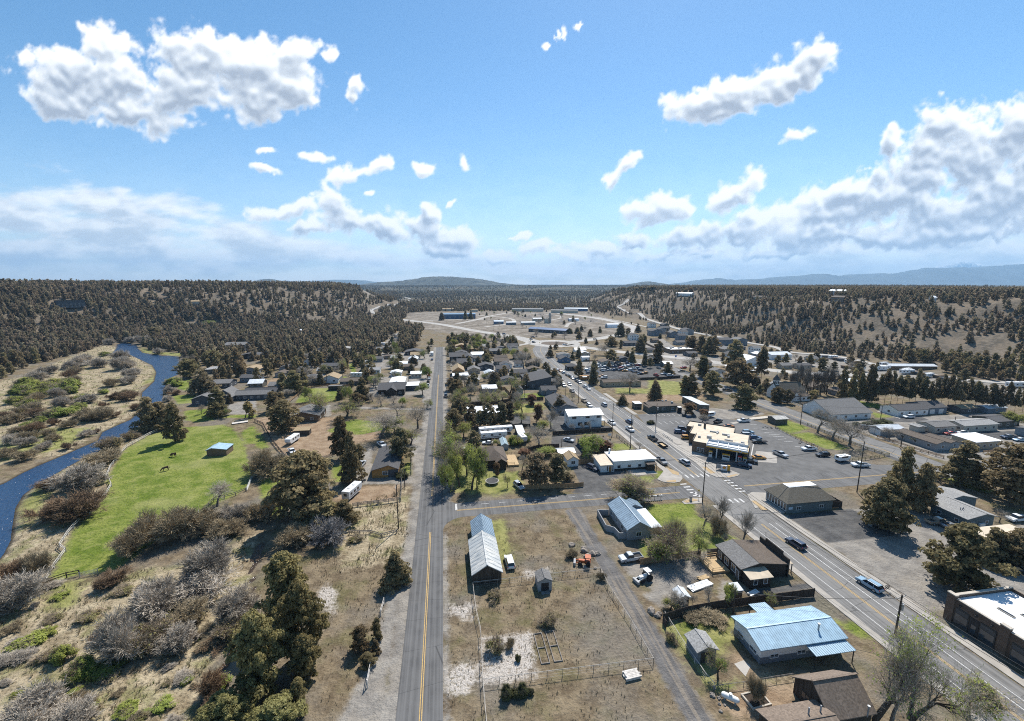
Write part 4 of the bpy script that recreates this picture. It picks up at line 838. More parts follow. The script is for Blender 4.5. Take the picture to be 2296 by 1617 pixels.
 (OS,'L',490,750,690,110,'dry weed clump at the top of the fenced field'),
 (HG,'L',648,1190,1140,36,'small dark bush on the white gravel'),
 (BTH,'L',590,1100,1030,70,'round brown shrub on the white gravel'),
 (BTH,'L',1030,455,390,80,'dry brush beside the skid loader rocks'),
 (BTH,'L',1240,620,560,70,'dry brush at the right corner of the fenced field'),
 (HG,'H',450,610,565,80,'clipped round hedge at the diner parking entrance'),
 (BT,'H',320,920,820,120,'small bare street tree beside the white flat roofed office'),
 (BT,'C',1020,1075,900,170,'big bare tree before the tan flat house'),
 (J,'C',580,960,805,75,'juniper behind the food truck on the highway'),
 (SP,'C',705,1015,845,85,'tall dark spruce beside the row of parked cars'),
 (J,'C',330,785,680,60,'juniper by the dark blue cabin'),
 (J,'C',860,830,720,95,'juniper at the top of the car lot'),
 (SP,'C',1040,840,695,60,'tall spruce at the top of the car lot'),
 (SP,'C',1150,860,720,50,'slim spruce at the top of the car lot'),
 (SP,'C',1195,850,785,50,'short spruce at the top of the car lot'),
 (J,'C',1265,838,650,95,'tall juniper beside the bypass road'),
 (SP,'C',1110,745,590,85,'dark spruce beside the bypass cafe'),
 (J,'C',1350,930,825,90,'juniper in the middle of the paved car park'),
 (BT,'C',810,765,670,130,'bare tree on the grass beside the roundabout exit'),
 (SP,'C',940,605,480,80,'tall spruce at the road curve behind the roundabout'),
 (SP,'C',1005,620,560,35,'small spruce at the road curve behind the roundabout'),
 (SP,'C',1090,570,490,50,'spruce at the foot of the slope beyond the roundabout'),
 (J,'C',860,690,605,90,'juniper right of the roundabout'),
 (BT,'C',1540,900,760,150,'bare tree by the bypass road'),
 (J,'C',1650,960,780,120,'juniper right of the bare tree on the bypass'),
 (J,'C',1930,880,635,180,'big juniper left of the white barn'),
 (J,'C',1955,1045,800,170,'big juniper at the bend of the church street'),
 (J,'C',2040,1030,840,100,'juniper right of the one at the bend of church street'),
 (TP,'C',2150,1030,700,120,'tall pine behind the church lot'),
 (SP,'C',500,580,530,55,'spruce at the right end of the dark blue roofed office'),
 (SP,'C',565,580,520,45,'spruce beside the office car park'),
 (J,'C',675,605,540,45,'spruce like juniper at the office entrance road'),
 (J,'C',1560,720,600,90,'juniper in the row behind the bypass cafe, leftmost'),
 (J,'C',1640,745,600,90,'juniper in the row behind the bypass cafe, second'),
 (J,'C',1700,765,610,90,'juniper in the row behind the bypass cafe, third'),
 (J,'C',1740,770,600,80,'juniper in the row behind the bypass cafe, rightmost'),
 (BT,'C',100,890,720,170,'bare tree beside the highway above the charcoal hall'),
 (BT,'C',200,880,770,130,'thin bare tree at the highway above the charcoal hall'),
 (SP,'C',125,1050,930,80,'spruce at the left front of the charcoal hall'),
 (GT,'C',10,800,700,70,'leafing tree at the far bend of the highway'),
 (SP,'B',1610,465,395,50,'spruce at the left end of the long blue warehouse'),
 (SP,'B',1815,460,370,35,'spruce before the long blue warehouse'),
 (SP,'B',1862,460,365,35,'tall spruce at the right end of the long blue warehouse'),
 (GT,'B',1080,980,930,60,'lime shrub by the parked motorhomes'),
 (BT,'B',450,965,850,140,'pale bare tree left of the tan roofed house'),
 (BT,'B',810,975,920,60,'pale blossoming tree right of the tan roofed house'),
 (BT,'B',1200,640,570,60,'budding tree at the edge of the dry field')]:
    T(*a)
# named rows
for i, x in enumerate([640,720,790,860,890,950,1005,1060,1115,1165,1215,1270,1330,1385,1440,1495,1555,1610,1660,1720,1790,1850,1920,1990,2060,2130,2200]):
    y = 1165+max(0,x-700)*.075+random.uniform(-12,12); T('tall_pine' if i > 4 else 'juniper','D',x,y,y-random.uniform(230,320)-(40 if i in (3,4) else 0),random.uniform(55,90),'tall dark pine in the row behind the hall and the white houses','pines in a row behind the hall')
for i in range(15):
    x = 195+i*29+random.uniform(-9,9); y = 1105+random.uniform(-20,35); T('grove_tree','D',x,y,y-random.uniform(200,270),random.uniform(70,110),'bare grey tree in the grove behind the church','bare trees of the grove behind the church')
SHR = dict(G='green_shrub', W='grey_willow', B='brown_thicket', R='red_shrub', O='olive_shrub')
LBS = dict(G='yellow green willow shrub on the meadow left of the river', W='grey bare willow shrub on the meadow left of the river', B='brown bare shrub on the meadow left of the river', R='rusty shrub on the meadow left of the river', O='olive brown shrub on the meadow left of the river')
for s in ('G,240,1000,120 G,315,1030,110 G,215,1065,150 G,410,1055,140 G,585,1045,170 G,270,1100,110 G,610,1075,110 G,470,1015,110 G,130,1160,110 G,720,1145,120 G,240,1195,110 G,510,1270,140 G,690,1220,110 G,610,1255,100 G,235,1380,100 G,110,1090,70 G,640,1250,90 G,910,760,70 G,420,1090,90 G,350,1330,80 G,900,1085,70 '
 'W,700,820,170 W,1060,770,140 W,1050,850,190 W,1150,930,150 W,860,840,150 W,480,1100,130 W,520,1180,140 W,760,1150,140 W,130,1500,140 W,380,1560,120 W,740,1450,110 W,1120,990,120 W,220,1530,140 W,600,860,120 W,330,960,150 W,430,900,130 W,200,1000,100 W,960,655,90 W,1240,640,130 W,1370,735,90 W,1140,640,90 '
 'B,770,1290,170 B,860,1290,190 B,250,1480,150 B,60,1340,120 B,160,1310,140 B,450,1490,120 B,960,1010,130 B,590,1370,120 B,330,1140,140 B,660,1320,90 B,220,1640,160 B,90,1620,150 B,1060,1110,120 '
 'R,1110,1130,140 R,990,1130,100 R,1180,1220,90 R,580,1560,100 R,330,1280,140 R,610,940,110 R,830,1430,60 R,1000,1290,80 R,40,1300,120 R,460,1350,100 R,310,1400,150 R,890,1200,80 '
 'O,640,905,110 O,650,990,130 O,290,1220,130 O,150,1430,130 O,390,1290,110 O,720,1310,100 O,880,1270,140 O,640,850,100 O,420,1440,100 O,560,1160,120 O,1100,850,110 O,180,1250,120').split():
    k, x, y, w = s.split(','); x, y, w = float(x), float(y), float(w); T(SHR[k],'A',x,y+w*.22,y-w*.44,w*.95,LBS[k],LBS[k].replace('shrub on','shrubs on'))

_g = np.random.default_rng(21)
for i in range(70):
    x, y = _g.uniform(-100,1900), _g.uniform(420,1650); p = at('J',x,y)
    if sdf(RIVER,*[np.array([q]) for q in p])[0] > -2 or sdf(REG['green'][0],*[np.array([q]) for q in p])[0] > 0 or p[0] > -38: continue
    k = ('brown_thicket','olive_shrub','grey_willow','red_shrub','green_shrub','brown_thicket')[int(_g.integers(6))]; h = _g.uniform(.6,1.7); L_ = {'brown_thicket':'low tan brush','olive_shrub':'low olive brush','grey_willow':'low grey brush','red_shrub':'low rusty brush','green_shrub':'low green shrub'}[k]+' in the straw meadow near the stream'
    plant(k, p[0], p[1], h, h*_g.uniform(.8,1.4), L_, L_+' (several)')
# ------------------------------------------------------------------ building kit
def shingle(name, col): return M(name, col, .9, .22, 3.5, (1,1,1), bump=.15, col2=tuple(min(1,c*1.25) for c in col))
def metal(name, col, rough=.42): return M(name, col, rough, .12, .8, (1,1,1), spec=.5)
RF = dict(char=shingle('charcoal_shingle',(.085,.083,.085)), grey=shingle('grey_shingle',(.17,.165,.16)), pale=shingle('pale_grey_shingle',(.30,.295,.285)), brown=shingle('brown_shingle',(.125,.10,.08)), tan=shingle('tan_shingle',(.34,.255,.155)), olive=shingle('olive_shingle',(.115,.105,.085)), red=shingle('weathered_brown_shingle',(.20,.155,.12)),
  white=M('white_membrane',(.78,.775,.76),.75,.06,.5), blue=metal('light_blue_metal',(.32,.46,.56)), slate=metal('blue_grey_metal',(.25,.33,.40)), rust=M('patchy_weathered_metal',(.46,.50,.52),.5,.22,.8,(.5,2,1),col2=(.62,.60,.55)), galv=metal('galvanised_metal',(.55,.58,.60),.45), wmetal=metal('white_metal',(.74,.76,.77),.5), dblue=metal('dark_blue_metal',(.06,.11,.22)), mblue=metal('mid_blue_metal',(.13,.23,.34)), mtan=metal('tan_metal',(.48,.39,.28),.6), beige=M('beige_membrane',(.60,.51,.39),.85,.1,.5), striped=M('striped_pale_metal',(.42,.41,.38),.6,.3,1.2,(3,.15,1)))
WL = dict(white=M('white_siding',(.74,.74,.72),.7,.08,1.2,(.3,.3,4)), grey=M('grey_siding',(.27,.28,.29),.75,.1,1.2,(.3,.3,4)), bgrey=M('blue_grey_siding',(.16,.19,.225),.75,.1,1.2,(.3,.3,4)), dgrey=M('dark_grey_siding',(.085,.09,.098),.75,.12,1.2,(.3,.3,4)), dark=M('dark_brown_boards',(.052,.042,.034),.85,.2,1.5,(4,4,.3)), wood=M('weathered_dark_wood',(.075,.06,.047),.95,.35,1.5,(5,5,.3)), tan=M('tan_siding',(.40,.33,.24),.75,.1,1.2,(.3,.3,4)), beige=M('beige_siding',(.50,.45,.37),.75,.1,1.2,(.3,.3,4)), brown=M('brown_siding',(.17,.12,.08),.8,.15,1.2,(.3,.3,4)), olive=M('olive_siding',(.12,.115,.095),.8,.12,1.2,(.3,.3,4)), ochre=M('ochre_siding',(.36,.20,.065),.75,.15,1.2,(.3,.3,4)), blue=M('blue_siding',(.085,.14,.23),.6,.1,1.2,(4,4,.3)), orange=M('orange_wood',(.36,.19,.075),.75,.15,1.2,(.3,.3,4)), teal=M('teal_grey_siding',(.13,.165,.175),.75,.1,1.2,(.3,.3,4)))
TRIM = M('white_trim',(.72,.72,.70),.6,.06,2); DTRIM = M('dark_trim',(.05,.048,.045),.6,.1,2); GLS = glassmat(); DOORM = M('door_paint',(.16,.14,.13),.6,.1,2); GDOOR = M('garage_door_white',(.66,.66,.65),.6,.06,1.5); VENTM = M('vent_metal',(.30,.31,.32),.5,.15,3); TIMB = M('pale_timber',(.50,.36,.20),.8,.15,2,(4,4,1)); GWOOD = M('grey_fence_wood',(.24,.215,.19),.9,.25,2,(4,4,1)); PALEW = M('bleached_rail_wood',(.58,.54,.49),.9,.2,2); DWOOD = M('dark_fence_wood',(.062,.05,.042),.9,.25,2,(4,4,.5)); TWOOD = M('tan_fence_wood',(.34,.21,.11),.85,.2,1.5,(4,4,.5)); BLK = M('black_metal',(.025,.025,.027),.6,.1,2); STEEL = M('galvanised_steel',(.36,.37,.38),.45,.1,3,metal=.4); YWOOD = M('yellowish_rail_wood',(.40,.32,.17),.85,.2,2)
HOUSES = []
def opening(root, side, t, z0, w, h, X, Y, kind='window', frame=TRIM, pane=GLS):
    """a framed opening on a wall of the box X=(x0,x1), Y=(y0,y1); t = place along the wall"""
    (x0,x1),(y0,y1) = X, Y; f = MB(); p = MB(); b = .09
    def slab(mb, a0, a1, c0, c1, d0, d1, m):
        if side == 'S': mb.box(a0, y0-d1, c0, a1, y0-d0, c1, m)
        elif side == 'N': mb.box(a0, y1+d0, c0, a1, y1+d1, c1, m)
        elif side == 'W': mb.box(x0-d1, a0, c0, x0-d0, a1, c1, m)
        else: mb.box(x1+d0, a0, c0, x1+d1, a1, c1, m)
    lo, hi = (x0,x1) if side in 'SN' else (y0,y1); c = lo+(hi-lo)*t; a0, a1 = c-w/2, c+w/2
    slab(f, a0-b, a0, z0-b, z0+h+b, -.02, .06, frame); slab(f, a1, a1+b, z0-b, z0+h+b, -.02, .06, frame); slab(f, a0, a1, z0+h, z0+h+b, -.02, .06, frame)
    if kind != 'door': slab(f, a0, a1, z0-b, z0, -.02, .08, frame)
    if kind == 'window' and w > 1.1: slab(f, c-.035, c+.035, z0, z0+h, 0, .05, frame)
    slab(p, a0, a1, z0, z0+h, -.02, .02, pane)
    o = f.build(kind, root); p.build('pane' if kind == 'window' else 'leaf', o)
def house(label, rc, z, zr=None, ax='E', roof='gable', wall='grey', rf='char', ov=.45, rp=.5, wins='', ribs=0, name='house', cat='house', rot=0, group=None, base=0, far=False, trim=TRIM, vents=0, chim=None, top=None, win=(1.3,1.1), par=.5, fl=None, th=.16):
    x0,y0,x1,y1 = rc; cx, cy = (x0+x1)/2, (y0+y1)/2; zg = float(terr(cx,cy))+base
    root = tag(empty(name, (cx,cy,zg), R(rot)), label, cat, group); HOUSES.append((cx,cy,max(x1-x0,y1-y0)/2+1, (x1-x0)/2, (y1-y0)/2, rot))
    w, d = x1-x0, y1-y0; zr = zr if zr is not None else z; WM = WL[wall] if isinstance(wall,str) else wall; RM = RF[rf] if isinstance(rf,str) else rf
    X = (-w/2+ov, w/2-ov); Y = (-d/2+ov, d/2-ov); wb = MB(); rb = MB()
    sw = (lambda x,y,z: (x,y,z)) if ax == 'E' else (lambda x,y,z: (y,x,z)); LX, LY = (w,d) if ax == 'E' else (d,w)
    a0,a1,b0,b1 = -LX/2,LX/2,-LY/2,LY/2; br = b0+LY*rp
    def slope(q):
        q = [sw(*p) for p in q]
        n = (Vector(q[1])-Vector(q[0])).cross(Vector(q[2])-Vector(q[0]))
        if n.z < 0: q = q[::-1]
        rb.slab(q, th, RM)
    def ribson(e0,e1,r0,r1):
        n = max(2,int((Vector(e1)-Vector(e0)).length/ribs))
        for i in range(n+1):
            p = Vector(e0).lerp(Vector(e1),i/n); q = Vector(r0).lerp(Vector(r1),i/n); rb.beam(sw(*(p+Vector((0,0,.015)))), sw(*(q+Vector((0,0,.015)))), .05, .05, RM)
    if roof == 'gable':
        zw = z-.02
        wb.box(X[0],Y[0],-.3,X[1],Y[1],zw-.1,WM)
        for s in (a0+ov, a1-ov):
            e = .16 if s < 0 else -.16; y_0, y_1 = b0+ov, b1-ov; k0 = z+(zr-z)*(ov/(br-b0)); k1 = z+(zr-z)*(ov/(b1-br))
            v = [sw(s,y_0,zw-.12),sw(s,y_1,zw-.12),sw(s,y_1,k1-th-.02),sw(s,br,zr-th-.03),sw(s,y_0,k0-th-.02)]; v2 = [sw(s+e,p,q) for p,q in ((y_0,zw-.12),(y_1,zw-.12),(y_1,k1-th-.02),(br,zr-th-.03),(y_0,k0-th-.02))]
            wb.poly(v+v2, [(0,1,2,3,4),(9,8,7,6,5)]+[(i,5+i,5+(i+1)%5,(i+1)%5) for i in range(5)], WM)
        for bb in (b0,b1): slope([(a0,bb,z),(a1,bb,z),(a1,br,zr),(a0,br,zr)])
        if ribs:
            for bb in (b0,b1): ribson((a0,bb,z),(a1,bb,z),(a0,br,zr),(a1,br,zr))
        if not far: rb.beam(sw(a0,br,zr+.03), sw(a1,br,zr+.03), .3, .06, RM)
    elif roof == 'hip':
        wb.box(X[0],Y[0],-.3,X[1],Y[1],z-.1,WM); ins = min(LY/2, LX*.45) if top is None else top
        if top is None:
            P = [(a0,b0,z),(a1,b0,z),(a1,b1,z),(a0,b1,z),(a0+ins,br,zr),(a1-ins,br,zr)]
            for f in ((0,1,5,4),(1,2,5),(2,3,4,5),(3,0,4)): slope([P[i] for i in f])
        else:
            t0,t1,u0,u1 = top; P = [(-w/2,-d/2,z),(w/2,-d/2,z),(w/2,d/2,z),(-w/2,d/2,z),(t0,u0,zr),(t1,u0,zr),(t1,u1,zr),(t0,u1,zr)]
            for f in ((0,1,5,4),(1,2,6,5),(2,3,7,6),(3,0,4,7)): slope([P[i] for i in f])
            tp = MB(); tp.slab([(t0,u0,zr+.06),(t1,u0,zr+.06),(t1,u1,zr+.06),(t0,u1,zr+.06)],.1,RF['white']); tp.build('flat_roof_top', root)
    elif roof == 'flat':
        wb.box(X[0],Y[0],-.3,X[1],Y[1],z-.02,WM)
        if par:
            rb.slab([(X[0]+.2,Y[0]+.2,z+.02),(X[1]-.2,Y[0]+.2,z+.02),(X[1]-.2,Y[1]-.2,z+.02),(X[0]+.2,Y[1]-.2,z+.02)],.1,RM)
            for q in ((X[0],Y[0],X[1],Y[0]+.2),(X[0],Y[1]-.2,X[1],Y[1]),(X[0],Y[0]+.2,X[0]+.2,Y[1]-.2),(X[1]-.2,Y[0]+.2,X[1],Y[1]-.2)): wb.box(q[0],q[1],z-.02,q[2],q[3],z+par,WM)
        else: rb.slab([(-w/2,-d/2,z+.16),(w/2,-d/2,z+.16),(w/2,d/2,z+.16),(-w/2,d/2,z+.16)],.18,RM)
    else:   # lean-to: roof names its low side
        zz = lambda x,y: z+(zr-z)*{'S':(y+d/2)/d,'N':(d/2-y)/d,'W':(x+w/2)/w,'E':(w/2-x)/w}[roof]
        c = [(X[0],Y[0]),(X[1],Y[0]),(X[1],Y[1]),(X[0],Y[1])]; v = [(x,y,-.3) for x,y in c]+[(x,y,zz(x,y)-.15) for x,y in c]
        wb.poly(v, [(3,2,1,0),(4,5,6,7),(0,1,5,4),(1,2,6,5),(2,3,7,6),(3,0,4,7)], WM)
        q = [(-w/2,-d/2),(w/2,-d/2),(w/2,d/2),(-w/2,d/2)]; rb.slab([(x,y,zz(x,y)) for x,y in q],th,RM)
        if ribs:
            q = [Vector((x,y,zz(x,y)+.03)) for x,y in q]; e = (0,1,3,2) if roof in 'SN' else (0,3,1,2); n = max(2,int((q[e[1]]-q[e[0]]).length/ribs))
            for i in range(n+1): rb.beam(q[e[0]].lerp(q[e[1]],i/n), q[e[2]].lerp(q[e[3]],i/n), .05, .07, RM)
    wb.build('wall', root); rb.build('roof', root)
    for sp in wins.split():
        s, n = sp[0], sp[1:]; dr = 'd' in n; gd = 'g' in n; k = int(''.join(c for c in n if c.isdigit()) or 0); L = (X[1]-X[0]) if s in 'SN' else (Y[1]-Y[0])
        rows = [.95] if z < 4.8 else [.95, 3.75]
        for i in range(k):
            for zz0 in rows: opening(root, s, (i+.5+(.5 if dr else 0))/(k+(.5 if dr else 0)), zz0, min(win[0], L/(k+.6)*.7), win[1], X, Y, 'window', trim)
        if dr: opening(root, s, .5/(k+1), .02, .95, 2.05, X, Y, 'door', trim, DOORM)
        if gd: 
            for i in range(2): opening(root, s, .28+.44*i, .02, min(2.6,L*.36), 2.2, X, Y, 'garage_door', trim, GDOOR)
    for i in range(vents):
        vx = random.uniform(-w*.33,w*.33); vy = -d*random.uniform(.08,.25); b = MB(); b.bar((vx,vy,z-.1),(vx,vy,max(z,zr)*.55+z*.45+.55),.09,VENTM); b.build('roof_vent', root)
    if chim:
        b = MB(); b.box(chim[0]-.4,chim[1]-.4,z-.3,chim[0]+.4,chim[1]+.4,chim[2],WL['brown']); b.box(chim[0]-.48,chim[1]-.48,chim[2]+.002,chim[0]+.48,chim[1]+.48,chim[2]+.12,DTRIM); b.build('chimney', root)
    return root, X, Y
def part(root, name, mb, bevel=0): return mb.build(name, root, bevel=bevel)
# ------------------------------------------------------------------ vehicles
def carpaint():
    m, nt, b = newmat('car_paint'); oi = nt.nodes.new('ShaderNodeObjectInfo'); nt.links.new(oi.outputs['Color'], b.inputs['Base Color']); b.inputs['Roughness'].default_value = .3; b.inputs['Specular IOR Level'].default_value = .5; b.inputs['Coat Weight'].default_value = .5; b.inputs['Coat Roughness'].default_value = .08; return m
PAINT = carpaint(); TYRE = M('tyre_rubber',(.02,.02,.021),.9,.1,3); CGL = glassmat('car_glass',(.018,.022,.027),.06); HLM = M('lamp_lens',(.7,.7,.68),.2,.05,3,spec=.6); TLM = M('tail_lens',(.35,.02,.015),.3,.05,3); CHR = M('wheel_alloy',(.42,.43,.44),.35,.05,3,metal=.5); BEDM = M('bed_liner',(.035,.035,.037),.8,.1,3)
def carparts(kind):
    b, g = MB(), MB(); W_ = .93
    def frust(mb, x0,x1,w,z0, X0,X1,w2,z1, m): mb.poly([(x0,-w,z0),(x1,-w,z0),(x1,w,z0),(x0,w,z0),(X0,-w2,z1),(X1,-w2,z1),(X1,w2,z1),(X0,w2,z1)], [(3,2,1,0),(4,5,6,7),(0,1,5,4),(1,2,6,5),(2,3,7,6),(3,0,4,7)], m)
    def hull(prof, w, m): n = len(prof); b.poly([(x,-w,z) for x,z in prof]+[(x,w,z) for x,z in prof], [tuple(range(n)),tuple(range(2*n-1,n-1,-1))]+[(i,n+i,n+(i+1)%n,(i+1)%n) for i in range(n)], m)
    if kind == 'sedan':
        hull([(-2.25,.3),(-2.32,.7),(-2.2,.93),(-1.5,.98),(.95,.97),(2.0,.84),(2.28,.66),(2.28,.3)], .9, PAINT); frust(g,-1.75,1.05,.83,.95,-1.0,.25,.63,1.4,CGL); frust(b,-1.02,.27,.64,1.39,-.9,.15,.58,1.45,PAINT); ax = (-1.4,1.4); r = .33
    elif kind == 'suv':
        hull([(-2.28,.35),(-2.35,.8),(-2.28,1.04),(.95,1.06),(2.1,.97),(2.34,.76),(2.34,.35)], .93, PAINT); frust(g,-2.24,1.1,.87,1.03,-1.95,.3,.69,1.62,CGL); frust(b,-2.0,.34,.71,1.61,-1.85,.2,.62,1.7,PAINT); ax = (-1.42,1.43); r = .38
        for x, X in ((-1.25,-1.15),(-.1,-.12)): 
            for s in (-1,1): b.poly([(x-.05,s*.878,1.04),(x+.05,s*.878,1.04),(X+.05,s*.70,1.615),(X-.05,s*.70,1.615)],[(0,1,2,3),(3,2,1,0)],PAINT)
    elif kind == 'van':
        hull([(-2.4,.3),(-2.46,.9),(-2.38,1.15),(1.5,1.13),(2.15,.95),(2.42,.7),(2.42,.3)], .96, PAINT); frust(g,-2.36,1.6,.9,1.12,-2.15,.75,.74,1.72,CGL); frust(b,-2.2,.8,.76,1.71,-2.05,.65,.68,1.79,PAINT); ax = (-1.45,1.5); r = .35
    elif kind in ('pickup','flatbed'):
        hull([(-.55,.42),(-.55,1.12),(1.55,1.12),(2.6,1.05),(2.78,.85),(2.78,.42)], .97, PAINT); frust(g,-.5,1.45,.9,1.1,-.3,.85,.74,1.74,CGL); frust(b,-.34,.88,.76,1.73,-.24,.76,.68,1.81,PAINT); ax = (-1.75,1.75); r = .41
        if kind == 'pickup':
            b.box(-2.75,-.97,.45,-.56,.97,.72,PAINT); b.box(-2.75,-.97,.72,-.56,-.87,1.14,PAINT); b.box(-2.75,.87,.72,-.56,.97,1.14,PAINT); b.box(-2.75,-.87,.72,-2.66,.87,1.12,PAINT); b.box(-2.66,-.87,.722,-.56,.87,.74,BEDM)
        else: b.box(-2.9,-1.02,.85,-.56,1.02,.98,BEDM); b.box(-2.8,-.4,.45,-.56,.4,.85,BEDM)
    w = []
    for x in ax:
        for s in (-1,1):
            m = MB(); m.bar((x,s*.72,r),(x,s*.97,r),r,TYRE,14); m.bar((x,s*.9,r),(x,s*.985,r),r*.62,CHR,10); w.append(m.mesh('wheel'))
    x1 = max(v[0] for v in b.V); x0 = min(v[0] for v in b.V); zc = .78 if kind == 'sedan' else .88; hl, tl = [], []
    for s in (-1,1):
        m = MB(); m.box(x1-.1,s*.55,zc-.12,x1+.012,s*.86,zc+.02,HLM); hl.append(m.mesh('headlight')); m = MB(); m.box(x0-.012,s*.66,zc-.06,x0+.09,s*.88,zc+.16,TLM); tl.append(m.mesh('taillight'))
    return dict(body=b.mesh('body',.06), windows=g.mesh('window_glass',.03), wheel=w, headlight=hl, taillight=tl)
CAR = {k: carparts(k) for k in ('sedan','suv','van','pickup','flatbed')}
PC = dict(white=(.72,.73,.73), silver=(.42,.44,.46), grey=(.16,.17,.18), black=(.018,.019,.021), blue=(.05,.09,.17), dblue=(.025,.04,.075), lblue=(.24,.36,.46), red=(.35,.03,.025), yellow=(.50,.24,.025), tan=(.33,.27,.19), green=(.05,.085,.06), orange=(.45,.16,.03), brown=(.10,.06,.035))
CARN = dict(sedan='sedan_car', suv='suv_car', van='minivan', pickup='pickup_truck', flatbed='flatbed_truck')
def car(kind, pt, ang, col, label, group=None, small=False, s=1.0):
    x, y = pt; z = float(terr(x,y))+.04; c = (*PC[col],1); d = CAR[kind]; cat = {'pickup':'pickup','flatbed':'truck','van':'van'}.get(kind,'car')
    o = tag(empty(CARN[kind], (x,y,z), R(ang)), label, cat, group); o.scale = (s,s,s)
    link('body', d['body'], o).color = c; link('window_glass', d['windows'], o)
    if small:
        for w in d['wheel']: link('wheel', w, o)
        return o
    for w in d['wheel']: link('wheel', w, o)
    for w in d['headlight']: link('headlight', w, o)
    for w in d['taillight']: link('taillight', w, o)
    return o
RVW = M('trailer_white',(.74,.74,.73),.45,.06,.6,spec=.5); RVS = M('trailer_stripe',(.16,.15,.15),.5,.1,2)
def camper(pt, ang, L, label, name='camper_trailer', cat='camper', h=3.0, w=2.5, motor=False, stripe=True):
    x, y = pt; z = float(terr(x,y))+.04; o = tag(empty(name,(x,y,z),R(ang)), label, cat); b = MB()
    if motor: b.poly([(-L/2,-w/2,.5),(L/2,-w/2,.5),(L/2,w/2,.5),(-L/2,w/2,.5),(-L/2,-w/2,h),(L/2-.5,-w/2,h),(L/2-.5,w/2,h),(-L/2,w/2,h)], [(3,2,1,0),(4,5,6,7),(0,1,5,4),(1,2,6,5),(2,3,7,6),(3,0,4,7)], RVW)
    else: b.poly([(-L/2,-w/2,.6),(L/2-.9,-w/2,.6),(L/2-.9,w/2,.6),(-L/2,w/2,.6),(-L/2,-w/2,h),(L/2,-w/2,h),(L/2,w/2,h),(-L/2,w/2,h),(L/2,-w/2,1.5),(L/2,w/2,1.5)], [(3,2,1,0),(4,5,6,7),(0,1,8,5,4),(1,2,9,8),(8,9,6,5),(2,3,7,6,9),(3,0,4,7)], RVW)
    part(o,'body',b,.08)
    if stripe:
        m = MB()
        for s in (-1,1): m.box(-L/2+.3,s*(w/2-.01),1.05,L/2-1,s*(w/2+.012),1.3,RVS)
        part(o,'stripe',m)
    for i in range(3):
        for s in (-1,1): m = MB(); m.box(-L/2+.8+i*(L-2.5)/2.6,s*(w/2-.01),1.6,-L/2+.8+i*(L-2.5)/2.6+1,s*(w/2+.02),2.3,CGL); part(o,'window',m)
    m = MB(); m.box(-L/2-.02,-.5,1.5,-L/2+.02,.5,2.3,CGL); part(o,'rear_window',m)
    for xx in (-L*.2,L*.15): m = MB(); m.box(xx-.4,-.35,h-.02,xx+.4,.35,h+.22,TRIM); part(o,'roof_unit',m,.04)
    for xx in (-L*.15,-L*.15-.8 if not motor else L*.33):
        for s in (-1,1): m = MB(); m.bar((xx,s*(w/2-.28),.38),(xx,s*(w/2+.01),.38),.38,TYRE,12); part(o,'wheel',m)
    if motor: m = MB(); m.box(L/2-.3,-w/2+.1,1.35,L/2-.05,w/2-.1,2.3,CGL); part(o,'windscreen',m)
    return o
# ------------------------------------------------------------------ fences, poles, wires
def fence(label, pts, style='rail', h=1.2, mat=PALEW, step=2.6, name=None, rails=2, group=None, pm=None):
    name = name or {'rail':'rail_fence','panel':'board_fence','link':'wire_fence','wall':'garden_wall'}[style]
    x0, y0 = pts[0]; o = tag(empty(name,(x0,y0,0)), label, 'wall' if style == 'wall' else 'fence', group); rb = MB(); n = 0; pm = pm or mat; pmesh = None
    q = [(x-x0,y-y0,float(terr(x,y))) for x,y in pts]
    if style == 'wall':
        for a, b in zip(q, q[1:]): rb.beam((a[0],a[1],h/2-.1),(b[0],b[1],h/2-.1),.22,h+.2,mat)
        part(o,'wall_face',rb); return o
    m = MB()
    if style == 'link': m.bar((0,0,-.2),(0,0,h),.045,pm,6)
    else: m.box(-.08,-.08,-.2,.08,.08,h+.06,pm)
    pmesh = m.mesh('post')
    for a, b in zip(q, q[1:]):
        L = math.dist(a[:2],b[:2]); k = max(1,round(L/step)); A, B = Vector(a), Vector(b)
        for i in range(k):
            if n < 99: link('post', pmesh, o, A.lerp(B,i/k), math.atan2(B.y-A.y,B.x-A.x)); n += 1
        if style == 'rail':
            for r in range(rails):
                for i in range(k): zz = h*(.95-r*.8/max(rails,1.6)); rb.beam(A.lerp(B,i/k)+Vector((0,0,zz+random.uniform(-.03,.03))), A.lerp(B,(i+1)/k)+Vector((0,0,zz+random.uniform(-.03,.03))), .07, .17, mat)
        elif style == 'panel':
            nb = max(1,int(L/.62))
            for i in range(nb): rb.beam(A.lerp(B,(i+.02)/nb)+Vector((0,0,h/2+.03)), A.lerp(B,(i+.98)/nb)+Vector((0,0,h/2+.03)), .05+.012*(i%2), h-.04+random.uniform(-.04,.04), mat)
        else:
            rb.bar(A+Vector((0,0,h)),B+Vector((0,0,h)),.04,mat,5)
            for zz in (.15,.5,.85): rb.bar(A+Vector((0,0,h*zz)),B+Vector((0,0,h*zz)),.012,mat,4)
    link('post', pmesh, o, q[-1])
    part(o, 'rails' if style == 'rail' else 'panel' if style == 'panel' else 'wires', rb); return o
POLEM = M('pole_timber',(.075,.058,.045),.9,.25,2,(4,4,.4))
POLES = {}
